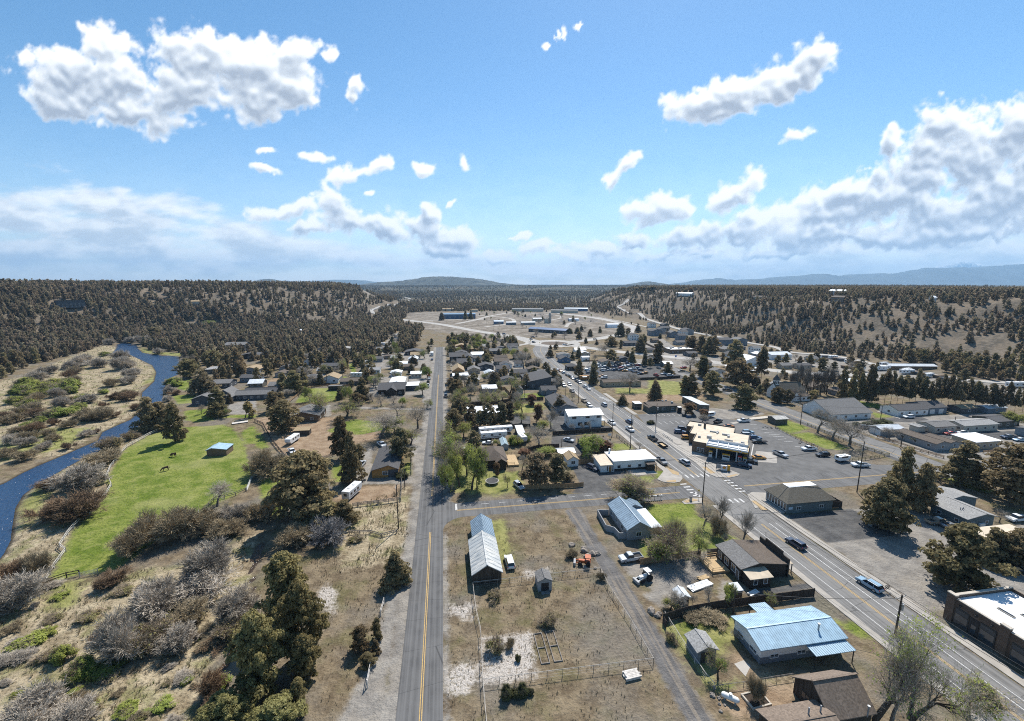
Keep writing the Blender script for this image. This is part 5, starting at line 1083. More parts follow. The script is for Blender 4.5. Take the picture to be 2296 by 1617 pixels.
def pole(key, pt, h, label, arm=True, ang=0, trans=False, lamp=False, r=.16, arms=1):
    x, y = pt; z = float(terr(x,y)); o = tag(empty('utility_pole',(x,y,z),R(ang)), label, 'pole'); POLES[key] = (x,y,z,h,ang)
    b = MB(); b.bar((0,0,-.3),(0,0,h),r,POLEM,8,r*.65); part(o,'pole',b)
    if arm:
        for k in range(arms):
            zz = h-.55-k*.9; b = MB(); b.beam((-1.3,.16,zz),(1.3,.16,zz),.1,.13,PALEW); a = part(o,'crossarm',b)
            for s in (-1.15,-.5,.5,1.15): b = MB(); b.bar((s,.16,zz+.065),(s,.16,zz+.27),.045,STEEL,6); part(a,'insulator',b)
    if trans: b = MB(); b.bar((.45,0,h-3.1),(.45,0,h-1.9),.28,STEEL,10); b.bar((.45,0,h-1.9),(.45,0,h-1.7),.1,STEEL,6); part(o,'transformer',b)
    if lamp: b = MB(); b.bar((0,0,h-.4),(0,-1.6,h-.1),.05,STEEL,6); b.box(-.15,-2.1,h-.2,.15,-1.5,h-.05,STEEL); part(o,'lamp_arm',b)
    return o
WIRE = M('wire_black',(.03,.03,.03),.6,.05,2)
def wires(a, b, label, n=2, sag=.03, dz=.5, thick=.036):
    xa,ya,za,ha,ga = POLES[a]; xb,yb,zb,hb,gb = POLES[b]; o = MB(); A = Vector((xa,ya,za+ha)); B = Vector((xb,yb,zb+hb)); L = (B-A).length
    for s in ([-1.1,0,1.1][:n] if n > 1 else [0]):
        p = None
        for i in range(13):
            t = i/12; q = A.lerp(B,t)+Vector((s,.16,-dz-4*sag*L*t*(1-t)))
            if p: o.bar(p-A,q-A,thick,WIRE,4,cap=False)
            p = q
    return tag(o.build('power_line', None, A), label, 'cable', 'overhead power lines')
ZR['U'] = (2100,1300,2.624); ZR['X'] = (2500,1550,3.28)
# ------------------------------------------------------------------ buildings, near to far
# old barn: two lengths of gable roof
root, X, Y = house('long weathered wooden barn with a patchy metal roof beside the left street', (4.2,81.1,10.9,94.1), 2.6, 4.7, 'N', wall='wood', rf='rust', ov=.3, ribs=1.2, name='barn', cat='barn')
def gable_part(root, nm, x0,y0,x1,y1, z, zr, wm, rm, ov=.3, ribs=0):
    w = MB(); r = MB(); xc = (x0+x1)/2; w.box(x0+ov,y0+ov,-.3,x1-ov,y1-ov,z-.1,wm)
    for y, e in ((y0+ov,.12),(y1-ov,-.12)): w.poly([(x0+ov,y,z-.12),(x1-ov,y,z-.12),(xc,y,zr-.22),(x0+ov,y+e,z-.12),(x1-ov,y+e,z-.12),(xc,y+e,zr-.22)],[(0,1,2),(5,4,3),(0,3,4,1),(1,4,5,2),(2,5,3,0)],wm)
    r.slab([(x0,y0,z),(xc,y0,zr),(xc,y1,zr),(x0,y1,z)],.14,rm); r.slab([(xc,y0,zr),(x1,y0,z),(x1,y1,z),(xc,y1,zr)],.14,rm)
    if ribs:
        for i in range(int((y1-y0)/ribs)+1): y = y0+i*ribs; r.beam((x0,y,z+.03),(xc,y,zr+.03),.05,.07,rm); r.beam((x1,y,z+.03),(xc,y,zr+.03),.05,.07,rm)
    w.build('wall', root); r.build('roof', root)
c = root.location; gable_part(root,'rear', 5.2-c.x,94.05-c.y,10.8-c.x,102.6-c.y, 2.45,4.45, WL['wood'], RF['slate'], ribs=.7)
b = MB(); b.box(-1.9,-6.23,0,-1.5,-6.17,2.5,WL['dark']); b.box(.8,-6.23,0,2.2,-6.17,2.3,WL['dark']); part(root,'door',b)
root, X, Y = house('small weathered garden shed with a dark open doorway in the field fence', (17.6,77.3,20.8,80.6), 2.35, 3.1, 'N', wall='grey', rf='grey', ov=.15, name='garden_shed', cat='shed'); b = MB(); b.box(-.8,Y[0]-.02,0,.8,Y[0]+.02,1.9,BLK); part(root,'doorway',b); b = MB(); b.box(-.9,Y[0]-1,0,.9,Y[0]-.05,.1,GWOOD); part(root,'ramp',b)  # doorway is a black panel on closed wall, inner shade put in as colour
root, X, Y = house('long grey house with a blue metal roof and walled courtyard by the cross street', (43.3,91.3,49.9,104.5), 3.0, 5.0, 'N', wall='grey', rf='slate', ov=.4, ribs=.7, wins='S1 W3d', vents=2)
c = root.location; w = MB(); w.box(49.4-c.x,92.4-c.y,-.3,52.6-c.x,101-c.y,2.55,WL['grey']); w.build('wall', root); r = MB(); r.slab([(49.35-c.x,92-c.y,2.75),(53-c.x,92-c.y,2.6),(53-c.x,101.4-c.y,2.6),(49.35-c.x,101.4-c.y,2.75)],.15,RF['galv']); r.build('roof', root)
gable_part(root,'wing',47.6-c.x,101.5-c.y,52.4-c.x,105-c.y,2.8,3.9,WL['grey'],RF['slate'],ribs=.7)
fence('grey rendered courtyard wall left of the blue roofed grey house', [(43.4,103.6),(40.4,104.2),(39.9,96.6),(41.6,95.2),(41.9,92.6),(43.5,92.4)], 'wall', 1.7, WL['grey'])
root, X, Y = house('dark brown shop with a low grey and brown roof beside the highway', (60.9,73.3,72.6,82.2), 3.2, 4.2, 'N', rp=.38, wall='dark', rf='brown', ov=.35, wins='W3d S1', vents=0, name='shop', cat='shop', win=(1.2,1.5))
b = MB(); w_ = X[1]+.1; d = (Y[1]-Y[0]); 
for i,(t0,t1,h) in enumerate(((0,.22,4.3),(.22,.8,5.0),(.8,1.,4.3))): b.box(w_, Y[0]-.3+(d+.6)*t0+.001, 0, w_+.3, Y[0]-.3+(d+.6)*t1-.001, h, WL['dark'])
part(root,'false_front',b); b = MB(); xl = -5.85; b.slab([(xl,-4.47,3.225),(xl+4.4,-4.47,4.23),(xl+4.4,4.47,4.23),(xl,4.47,3.225)],.03,RF['grey']); part(root,'roof_sheet',b)
b = MB(); b.slab([(xl+.4,-6.9,2.55),(xl+5.9,-6.9,2.55),(xl+5.9,-4.1,3.1),(xl+.4,-4.1,3.1)],.12,RF['mtan']); part(root,'annex_roof',b); b = MB(); b.box(xl+.7,-6.5,-.2,xl+5.6,-4.2,2.45,WL['dark']); ax_ = part(root,'annex',b)
opening(root,'S',.28,.95,.8,1.1,(xl+.7,xl+5.6),(-6.5,-4)); opening(root,'S',.75,.95,.8,1.1,(xl+.7,xl+5.6),(-6.5,-4))
b = MB(); b.slab([(w_+.3,-3.6,2.7),(w_+2.1,-3.6,2.5),(w_+2.1,3.6,2.5),(w_+.3,3.6,2.7)],.12,RF['mtan']); part(root,'porch_roof',b)
for yy in (-3.3,0,3.3): b = MB(); b.box(w_+1.9,yy-.07,0,w_+2.05,yy+.07,2.4,DTRIM); part(root,'porch_post',b)
def deck(label, rc, h, rail=True):
    x0,y0,x1,y1 = rc; o = tag(empty('timber_deck',(x0,y0,0)), label, 'deck'); b = MB(); n = int((x1-x0)/.25)
    for i in range(n): b.box((x1-x0)*i/n,0,h-.05,(x1-x0)*(i+.93)/n,y1-y0,h,TIMB)
    b.box(0,0,.02,x1-x0,.06,h-.06,TIMB); b.box(0,.07,.02,.06,y1-y0,h-.06,TIMB); part(o,'deck_boards',b); r = MB()
    if rail:
        pts = [(.6*(x1-x0),0),(.02,0),(.02,y1-y0),(x1-x0,y1-y0)]
        for a, c in zip(pts,pts[1:]):
            for zz in (.45,.95): r.beam((*a,h+zz),(*c,h+zz),.08,.09,TIMB)
            k = max(1,int(math.dist(a,c)/1.3))
            for i in range(k+1): r.box(a[0]+(c[0]-a[0])*i/k-.05,a[1]+(c[1]-a[1])*i/k-.05,h,a[0]+(c[0]-a[0])*i/k+.05,a[1]+(c[1]-a[1])*i/k+.05,h+1,TIMB)
        part(o,'railing',r)
    return o
deck('fresh timber deck with railings on the rear of the dark brown shop', (56.9,76.8,61.1,81.8), .5)
deck('large pale timber deck right of the brown hip roofed house', (20.6,139.5,24.6,149), .7)
root, X, Y = house('white house under a broad light blue ribbed metal roof near the highway', (50.3,54.2,67.0,61.9), 3.2, 4.25, 'E', rp=.47, wall='white', rf='blue', ov=.55, ribs=.42, wins='S3 W2', win=(1.5,.6))
b = MB(); b.box(X[0]-.03,Y[0]-.03,-.2,X[1]+.03,Y[1]+.03,1.25,WL['bgrey']); part(root,'skirting',b)
c = root.location
for nm, q, z0, z1 in (('porch_roof',(55.8,61.85,59.3,64.3),3.17,2.95),('carport_roof',(59.0,52.3,66.6,54.5),2.65,2.85)):
    b = MB(); x0,y0,x1,y1 = q; P = [(x0-c.x,y0-c.y,z0),(x1-c.x,y0-c.y,z0),(x1-c.x,y1-c.y,z1),(x0-c.x,y1-c.y,z1)]; b.slab(P,.12,RF['blue'])
    for i in range(int((x1-x0)/.42)+1): x = x0+i*.42-c.x; b.beam((x,y0-c.y,z0+.03),(x,y1-c.y,z1+.03),.05,.07,RF['blue'])
    part(root,nm,b); yy = y0 if nm[0] == 'c' else y1
    for x in (x0+.2,x1-.2): b = MB(); b.box(x-c.x-.06,yy-c.y-.06+(.2 if nm[0]=='c' else -.2),0,x-c.x+.06,yy-c.y+.06+(.2 if nm[0]=='c' else -.2),min(z0,z1)-.13,DTRIM); part(root,'post',b)
b = MB(); b.bar((4.2,-2,3.3),(4.2,-2,4.9),.14,STEEL,10); b.bar((4.2,-2,4.9),(4.2,-2,5.02),.24,STEEL,10); part(root,'flue',b)
root, X, Y = house('small dark shed with a pale grey shingle roof by the gravel alley', (40.1,56.1,44.2,60.1), 2.5, 3.35, 'N', wall='bgrey', rf='pale', ov=.35, name='garden_shed', cat='shed'); b = MB(); b.box(-1.1,Y[0]-.05,0,1.1,Y[0]+.02,2.1,DTRIM); part(root,'door',b)
root, X, Y = house('dark timber cabin with a steep mossy shingle roof in the lower right', (52.0,42.6,59.6,49.8), 2.6, 5.6, 'E', rp=.5, wall='wood', rf='red', ov=.4, wins='W1d', name='cabin', cat='cabin', trim=DTRIM)
b = MB(); b.bar((2.0,-3.7,2.5),(2.0,-3.7,4.2),.1,STEEL,8); b.bar((2.0,-3.7,4.2),(2.0,-3.7,4.35),.2,STEEL,8); part(root,'flue',b)
root, X, Y = house('shingle roofed house with dark skylight panels cut by the lower edge', (42.6,37.5,52.2,45.7), 2.9, 4.1, 'E', rp=.6, wall='wood', rf='red', ov=.4, wins='W1', trim=DTRIM)
for i in range(3): b = MB(); x = -2.7+i*1.25; b.slab([(x,-1.3,3.72),(x+1.15,-1.3,3.72),(x+1.15,.35,4.10),(x,.35,4.10)],.06,CGL); part(root,'skylight',b)
for xx in (1.4,3.3): b = MB(); b.bar((xx,1.6,3.4),(xx,1.6,4.9),.11,VENTM,8); part(root,'flue',b)
# brick shop at the lower right
BRK, _nt, _b = newmat('brown_brick'); _t = _nt.nodes.new('ShaderNodeTexBrick'); _t.inputs['Scale'].default_value = 2.2; _t.inputs['Color1'].default_value = (.075,.05,.036,1); _t.inputs['Color2'].default_value = (.115,.076,.054,1); _t.inputs['Mortar'].default_value = (.26,.22,.18,1); _tc = _nt.nodes.new('ShaderNodeTexCoord'); _m = _nt.nodes.new('ShaderNodeMapping'); _m.inputs['Rotation'].default_value = (R(90),0,R(90)); _nt.links.new(_tc.outputs['Object'],_m.inputs['Vector']); _nt.links.new(_m.outputs[0],_t.inputs['Vector']); _nt.links.new(_t.outputs[0],_b.inputs['Base Color']); _b.inputs['Roughness'].default_value = .9
CAP = M('coping_stone',(.48,.43,.36),.8,.1,1)
root = tag(empty('brick_shop',(93.2,38,0)), 'brown brick shop with dark storefront windows and a white flat roof', 'shop'); HOUSES.append((101,46,14,8,12,0))
b = MB(); b.box(.02,-8,-.2,.4,20.3,5.0,BRK); b.box(.42,20.0,-.2,14.2,20.3,5.0,BRK); b.box(14.0,-8,-.2,14.3,19.98,5.0,BRK); part(root,'wall',b)

for y in (-.4,11.3,19.2): b = MB(); b.box(-.25,y,-.15,.38,y+1.3,5.55,BRK); part(root,'pillar',b)
b = MB()
for y in (-.4,11.3,19.2): b.box(-.32,y-.05,5.56,.46,y+1.35,5.75,CAP)
b.box(-.05,-8,5.02,.42,-.47,5.14,CAP); b.box(-.05,.97,5.02,.42,11.23,5.14,CAP); b.box(-.05,12.67,5.02,.42,19.13,5.14,CAP); b.box(.48,19.9,5.02,14.35,20.4,5.14,CAP); part(root,'coping',b)
b = MB(); b.box(.44,-8,4.3,13.96,19.96,4.4,RF['white']); part(root,'roof',b)
for y0,y1 in ((12.9,15.2),(16.8,19.0),(2,4.6),(7.6,10.8)):
    f = MB(); f.box(-.1,y0,.2,.0,y1,3.6,DTRIM); w = f.build('window',root); p = MB(); p.box(-.14,y0+.15,.55,-.11,y1-.15,2.5,GLS); p.box(-.14,y0+.15,2.6,-.11,y1-.15,3.4,GLS); p.build('pane',w)
for y0,y1 in ((15.3,16.7),(5,7.2)): f = MB(); f.box(-.06,y0,.0,.0,y1,3.4,BLK); dd = f.build('door',root); p = MB(); p.box(-.09,y0+.35,.6,-.07,y1-.35,2.2,GLS); p.build('pane',dd)
for x,y in ((5.5,15.5),(7.8,13.6),(9.6,12.2)): b = MB(); b.box(x,y-1.2,4.405,x+.55,y+1.2,4.6,CAP); b.box(x+.08,y-1.1,4.605,x+.47,y+1.1,4.63,CGL); part(root,'skylight',b,.0)
b = MB(); b.box(8.6,1,4.41,13.8,9,6.6,WL['grey']); part(root,'penthouse',b); b = MB(); b.box(8.4,.8,6.62,14,9.2,6.8,RF['galv']); part(root,'penthouse_roof',b)
for y in (13.6,15.9,18.3): b = MB(); b.bar((-.3,y,4.3),(-.02,y,4.3),.12,BLK,8); b.bar((-.3,y,4.05),(-.3,y,4.38),.16,BLK,8); part(root,'wall_lamp',b)
# corner building with hip roof
root, X, Y = house('grey corner building with a brown hip roof and a white flat top at the crossing', (92.2,96.2,107.7,105.2), 3.2, 5.7, 'E', 'hip', wall='teal', rf='olive', ov=.5, top=(-3.7,5.3,-.2,2.3), wins='S2', name='corner_building', cat='building', win=(1.3,.9))
for i in range(7): opening(root,'W',.1+i*.133,.7,.85,1.9,X,Y)
b = MB(); b.box(X[0]-1.6,Y[0]+.3,-.1,X[0]-.1,Y[1]-.3,.35,CON); part(root,'porch',b); b = MB(); b.box(X[0]+.5,Y[0]-.06,1.2,X[0]+1.7,Y[0]-.02,1.9,M('sign_pale_blue',(.45,.58,.70),.6,.05,2)); part(root,'sign_board',b)
for xx in (-1,2.2): b = MB(); b.bar((xx,1.2,5.7),(xx,1.2,8.2),.03,STEEL,5); part(root,'aerial',b)
fence('dark board enclosure at the right end of the corner building', [(107.5,97.5),(110.8,97.2),(110.8,101.5),(107.5,101.8)], 'panel', 1.9, DWOOD)
root, X, Y = house('blue grey building with a pale grey shingle roof behind the junipers', (132.4,82.2,142.2,91.5), 3, 4.1, 'N', rp=.62, wall='teal', rf='pale', ov=.5, wins='S2 W2', vents=3, name='office_building', cat='building', win=(.9,.8))
c = root.location; gable_part(root,'rear',137.5-c.x,91-c.y,149-c.x,97-c.y,3,4.3,WL['teal'],RF['pale'])
b = MB(); b.box(-.6,-4.75,.2,1.1,-4.25,1.4,TRIM); part(root,'air_unit',b,.05)
root = tag(empty('carport',(127.5,75.3,0)),'tan flat roofed carport at the right edge','carport'); b = MB(); b.box(0,0,2.55,13.6,4,2.75,RF['beige']); part(root,'roof',b)
for x in (.3,4.6,9,13.2):
    for y in (.25,3.7): b = MB(); b.box(x-.08,y-.08,0,x+.08,y+.08,2.54,DTRIM); part(root,'post',b)
# fuel station, built in its own turned frame
GS_ = R(-40); gx, gy = 93.7,136.1
def gl(x, y): return (gx+x*math.cos(GS_)-y*math.sin(GS_), gy+x*math.sin(GS_)+y*math.cos(GS_))
root = tag(empty('fuel_station',(gx,gy,0),GS_),'brown stepped fuel station store with a beige flat roof and yellow edged canopy','fuel station'); HOUSES.append((*gl(2,15),17,12,15,-40))
b = MB(); BW = WL['brown']
for q in ((-5.4,4.2,13.2,12.98),(-7.9,13,13,21.98),(-10.4,22,7.6,29)): b.box(q[0],q[1],-.2,q[2],q[3],4.1,BW)
part(root,'wall',b); r = MB()
for q in ((-5.4,4.2,13.2,12.98),(-7.9,13,13,21.98),(-10.4,22,7.6,29)): r.box(q[0]+.25,q[1]+.02,4.11,q[2]-.25,q[3]-.02,4.22,RF['beige'])
part(root,'roof',r); b = MB()
for x,y0,y1 in ((-5.4,4.2,12.98),(-7.9,13,21.98),(-10.4,22,29)): b.box(x-.02,y0,4.1,x+.24,y1,4.75,DTRIM)
for x,y0,y1 in ((12.97,4.2,12.98),(12.77,13,21.98),(7.37,22,29)): b.box(x,y0,4.1,x+.26,y1,4.55,DTRIM)
b.box(-10.1,28.76,4.1,7.3,29.02,4.6,DTRIM); part(root,'parapet',b)
FLD = M('sunny_yellow_fascia',(.56,.31,.035),.55,.06,2); FWH = M('canopy_white',(.62,.64,.65),.5,.08,1)
b = MB(); b.box(0,0,4.35,13.4,6.6,4.5,FWH)
b.box(-.02,-.1,4.3,13.42,-.001,4.75,FLD); b.box(-.02,-.1,4.752,13.42,-.001,5.3,FWH); b.box(-.1,0,4.3,-.001,6.6,5.3,FWH); b.box(13.401,0,4.3,13.5,6.6,5.3,FLD); b.box(0,6.601,4.3,13.4,6.7,5.3,FWH)
part(root,'canopy',b); b = MB()
for x in (3.4,6.8,10.2): b.box(x-.1,.01,4.51,x+.1,6.59,4.95,FWH)
b.box(.05,3.2,4.51,13.3,3.4,4.8,FWH); part(root,'canopy_rib',b)
for x in (3.4,9.9): b = MB(); b.box(x-.2,1.6,0,x+.2,2.0,4.3,FWH); part(root,'canopy_column',b)
SHR_ = M('sign_red',(.50,.03,.02),.5,.04,2)
b = MB(); b.box(10.6,-.16,4.42,11.5,-.11,5.28,FWH); s_ = part(root,'canopy_sign',b)
def emblem(par, x, y, z, r, nx=(1,0)):   # scalloped shell: fan of ribs on a red rim
    m1, m2 = MB(), MB(); out = []; inn = []
    for i in range(13): t = R(-20+220*i/12); k = r*(1+.05*(i%2)); out.append((math.cos(t)*k, math.sin(t)*k))
    out += [(-.35*r,-.62*r),(.35*r,-.62*r)]
    for mm, s, d in ((m1,1,0),(m2,.8,.02)):
        v = [(x+a*s*nx[0], y-d+a*s*nx[1], z+c*s) for a,c in out]; v += [(p[0],p[1]+.015,p[2]) for p in v]; n = len(out)
        mm.poly(v,[tuple(range(n))[::-1],tuple(range(n,2*n))]+[(i,(i+1)%n,n+(i+1)%n,n+i) for i in range(n)], SHR_ if mm is m1 else FLD)
    m1.build('emblem_rim',par); m2.build('emblem',par)
emblem(s_, 11.05, -.185, 4.83, .3)
for (x,y,lx,ly,h) in ((-4.2,9,1,.8,.7),(-6.3,24.5,1.3,1,.7),(-1,18.5,3.4,.6,.5),(1.5,17.2,.6,3,.5),(3.6,17,2.6,.7,.6),(5.6,15.2,.8,2.4,.6),(-1.2,10.2,1.7,1.1,.9),(2.5,9.4,7,.3,.35),(8.6,8.6,3.4,.8,.6),(10.6,9.6,1.2,.9,.9),(5,11.2,2.8,.6,.4)): b = MB(); b.box(x,y,4.225,x+lx,y+ly,4.23+h,M('duct_metal',(.40,.40,.39),.5,.15,2)); part(root,'roof_unit',b,.05)
b = MB(); b.bar((-3.4,22.5,4.2),(-3.4,22.5,6.4),.45,DTRIM,8); part(root,'flue',b)
for x in (-3.6,-2.2): b = MB(); b.box(x,4.0,.5,x+1.1,4.19,2.0,TRIM); w = part(root,'window',b); p = MB(); p.box(x+.12,3.96,.62,x+.98,3.99,1.88,GLS); p.build('pane',w)
b = MB(); b.box(.8,4.0,.1,12.2,4.18,3.0,GLS); part(root,'shopfront',b)
PMP = [(1.4,1.7),(6.6,1.4),(11.0,1.7),(12.6,1.3)]
for i,(x,y) in enumerate(PMP):
    o = tag(empty('fuel_pump',(*gl(x,y),0),GS_), ['fuel pump island under the left end of the canopy','wide kiosk island under the middle of the canopy','fuel pump beside the right canopy column','fuel pump at the right end of the canopy'][i], 'fuel pump'); b = MB(); w = 2.4 if i == 1 else 1.1
    b.box(-w/2-.3,-.5,0,w/2+.3,.5,.18,CON); part(o,'plinth',b); b = MB(); b.box(-w/2,-.3,.18,w/2,.3,2.0,TRIM); part(o,'cabinet',b,.03); b = MB(); b.box(-w/2-.05,-.34,2.0,w/2+.05,.34,2.5,FLD if i != 2 else SHR_); part(o,'header',b); b = MB(); b.box(-w/2+.15,-.33,1.2,w/2-.15,-.302,1.8,BLK); part(o,'screen',b)
def text(par, s, loc, size, m, rot=(R(90),0,0), ext=.008):
    cu = bpy.data.curves.new('lettering','FONT'); cu.body = s; cu.size = size; cu.extrude = ext; cu.align_x = 'CENTER'; cu.align_y = 'CENTER'; cu.materials.append(m); t = bpy.data.objects.new('t',cu); COL.objects.link(t); me = bpy.data.meshes.new_from_object(t.evaluated_get(bpy.context.evaluated_depsgraph_get())); bpy.data.objects.remove(t); o = link('lettering',me,par,loc); o.rotation_euler = rot; return o
NAVY = M('lettering_navy',(.05,.08,.16),.6,.05,2); DKL = M('lettering_dark',(.03,.03,.03),.6,.05,2)
p = at('X',715,715,0); o = tag(empty('price_sign',(*p,0),R(-20)),'low white fuel sign with a shell emblem on the crossing island','sign'); b = MB(); b.box(-1.9,-.7,0,1.9,.7,.4,M('planter_stone',(.16,.15,.14),.9,.2,2)); part(o,'base',b); b = MB(); b.box(-1.3,-.25,.4,.6,.25,2.2,TRIM); part(o,'panel',b); b = MB(); b.box(.75,-.25,.4,1.5,.25,2.3,FLD); part(o,'price_panel',b); emblem(o,-.35,-.28,1.35,.55)
p = at('X',640,700,0); o = tag(empty('info_board',(*p,0),R(-20)),'grey lattice notice frame left of the low fuel sign','sign'); b = MB(); b.box(-.9,-.05,0,-.8,.05,2.3,BLK); b.box(.8,-.05,0,.9,.05,2.3,BLK); part(o,'frame',b); b = MB(); b.box(-.79,-.04,.6,.79,.04,2.2,VENTM); part(o,'board',b)
# white flat roofed office at the crossing
root, X, Y = house('white flat roofed office with dark plinth at the highway crossing', (55.5,130.3,71.3,138.9), 3.5, None, 'E', 'flat', wall='white', rf='white', ov=.35, par=0, wins='S4', name='office_building', cat='building', win=(1.1,1.0))
b = MB(); b.box(X[0]-.03,Y[0]-.03,-.1,X[1]+.03,Y[1]+.03,.75,WL['dark']); part(root,'plinth',b); b = MB(); b.slab([(-12.7,-4.9,2.75),(-7.9,-4.9,2.75),(-7.9,3.2,3.4),(-12.7,3.2,3.4)],.14,RF['mtan']); part(root,'wing_roof',b); b = MB(); b.box(-12.3,-4.4,-.2,-7.5,2.8,2.62,WL['white']); part(root,'wing',b); opening(root,'S',.72,.02,1.0,2.05,(-12.3,-7.7),(-4.4,2.8),'door',TRIM,WL['orange']); opening(root,'S',.5,.3,.4,1.8,(-12.3,-7.7),(-4.4,2.8)); opening(root,'S',.93,.3,.4,1.8,(-12.3,-7.7),(-4.4,2.8))
b = MB(); b.slab([(3.6,-6.2,2.5),(7.2,-6.2,2.5),(7.2,-3.8,2.75),(3.6,-3.8,2.75)],.12,RF['brown']); part(root,'porch_roof',b); b = MB(); b.box(4,-5.8,0,6.2,-3.95,2.38,WL['dark']); part(root,'porch',b); b = MB(); b.box(7,-6.1,0,7.12,-5.98,2.4,DTRIM); part(root,'porch_post',b); b = MB(); b.bar((-6.3,3.4,3.6),(-6.3,3.4,5.2),.35,TRIM,8); part(root,'flue',b)
root, X, Y = house('white two storey building with a ribbed pale blue roof by the highway', (52.8,175.2,69.2,184.5), 5.7, 7.3, 'E', rp=.6, wall='white', rf='galv', ov=.7, ribs=.62, wins='W1', name='shop_building', cat='building')
for t,z0,h,w in ((.15,4.3,.7,1.7),(.56,4.3,.7,1.7),(.9,4.3,.7,1.6),(.33,1.1,1.25,1.8),(.53,1.1,1.25,1.8)): opening(root,'S',t,z0,w,h,X,Y,'window',DTRIM)
b = MB(); b.box(X[1]+.01,Y[0]+.5,2.5,X[1]+1.9,Y[0]+6,2.65,RF['galv']); part(root,'porch_roof',b)
for yy in (.7,5.6): b = MB(); b.box(X[1]+1.6,Y[0]+yy,0,X[1]+1.75,Y[0]+yy+.15,2.5,DTRIM); part(root,'porch_post',b)
text(root,'CONSERVATION',(3.9,Y[0]-.03,3.1),.42,NAVY); text(root,'& MORE',(3.9,Y[0]-.03,2.62),.36,NAVY)
house('long charcoal roofed dark grey house beside the highway, gable to the camera', (52.4,196.4,64.4,219.6), 3, 4.9, 'N', wall='bgrey', rf='char', ov=.4, wins='S2 W4', vents=2)
root, X, Y = house('small grey cottage with a white stepped gable north of the long charcoal house', (54,233,63.2,242.5), 3, 4.7, 'E', wall='bgrey', rf='char', ov=.35, wins='S2 W2'); gable_part(root,'porch',-2.6,-6.2,.8,-3.6,2.8,4.1,WL['bgrey'],RF['char'])
house('small grey garage with a dark gable left of the grey cottage', (39.6,238,44.4,247.6), 2.8, 4.1, 'N', wall='grey', rf='char', ov=.3, wins='S1', name='garage', cat='garage')
root, X, Y = house('big charcoal hall with one tall slanting shingle roof', (48.6,250,64.4,273), 4.3, 7.2, 'N', 'W', wall='dgrey', rf='char', ov=.4, wins='S2', name='hall', cat='hall', win=(.9,1.3)); b = MB(); b.box(8.2,-10.5,-.2,12.2,8,3.6,WL['dgrey']); part(root,'annex',b); b = MB(); b.box(8.0,-10.8,3.62,12.6,8.3,3.8,RF['char']); part(root,'annex_roof',b)
house('low workshop with a bright white metal roof behind three pines', (9.4,193,28.1,204.8), 3.3, 4.0, 'E', rp=.85, wall='beige', rf='wmetal', ov=.4, ribs=1.1, wins='S3', name='workshop', cat='workshop')
root, X, Y = house('brown hip roofed house with a skylight left of the big timber deck', (12.3,139,20.5,151.2), 3, 5.3, 'N', 'hip', wall='dark', rf='brown', ov=.45, wins='S1', vents=3); gable_part(root,'front_gable',-.4,-8.0,3.6,-3.2,2.8,4.2,WL['dark'],RF['brown']); b = MB(); b.slab([(2.0,-6.6,3.63),(2.8,-6.6,3.2),(2.8,-5.7,3.2),(2.0,-5.7,3.63)],.06,GLS); part(root,'skylight',b)
house('small dark shed with a light blue lean-to roof behind the campers', (28.8,168,32.1,175), 2.0, 3.0, 'N', 'S', wall='wood', rf='galv', ov=.15, name='garden_shed', cat='shed')
root, X, Y = house('glass greenhouse beside the brown hip roofed house', (20.4,155.2,23.2,162.6), 1.9, 2.7, 'N', wall=M('greenhouse_glazing',(.34,.38,.38),.25,.1,2), rf=M('greenhouse_roof_glazing',(.40,.50,.54),.2,.1,2), ov=.05, ribs=.9, name='greenhouse', cat='greenhouse')
house('small garage with a tan shingle roof left of the white office', (41,136,45.5,142), 2.6, 3.9, 'N', wall='white', rf='tan', ov=.35, wins='S1', name='garage', cat='garage'); house('low house with a pale metal roof edge behind the tan garage', (39.4,141.9,46,147.4), 2.7, 3.6, 'E', wall='beige', rf='galv', ov=.3)
house('low brown roofed house hidden behind the bright green tree', (51,148,62.6,158), 2.9, 4.5, 'E', 'hip', wall='olive', rf='brown', ov=.5, wins='S2')
root, X, Y = house('charcoal roofed house with an ochre end wall beside the left street', (-25.3,137.4,-16.2,157.4), 2.75, 4.3, 'N', rp=.63, wall='ochre', rf='char', ov=.4, wins='S1', vents=3, win=(1.5,1.2)); b = MB(); b.box(1.0,-10.0+.35,-.1,4.2,-9.55,2.6,WL['dgrey']); part(root,'porch_wall',b); b = MB(); b.bar((-1.2,6,3.6),(-1.2,6,5.8),.12,BLK,8); part(root,'flue',b)
house('small horse shelter with a pale blue metal roof on the pasture', (-88.6,165.8,-81.4,171.6), 2.5, 3.3, 'N', rp=.3, wall='brown', rf='blue', ov=.25, name='horse_shelter', cat='shelter')
house('brown barn house with a broad grey roof at the back of the dirt lot', (-71.5,203,-58.6,217.5), 3, 5.0, 'N', rp=.4, wall='brown', rf='grey', ov=.6, wins='S2 E2')
root, X, Y = house('dark house with a charcoal roof and central front gable left of the street', (-39,246,-23.3,263), 3.6, 6.0, 'E', wall='dark', rf='char', ov=.6, wins='S3 E2'); gable_part(root,'front_gable',-2.6,-11.2,3.4,0,3.4,5.6,WL['dark'],RF['char'])
house('white roofed metal shop right of the dark gabled house', (-24.8,256.5,-16.2,267), 3, None, 'E', 'flat', wall='dgrey', rf='white', par=0, ov=.3, name='workshop', cat='workshop'); house('white roofed shed behind the dark gabled house', (-35,266.5,-25.5,283), 3, 3.8, 'N', wall='white', rf='wmetal', ov=.3, name='storage_shed', cat='shed')
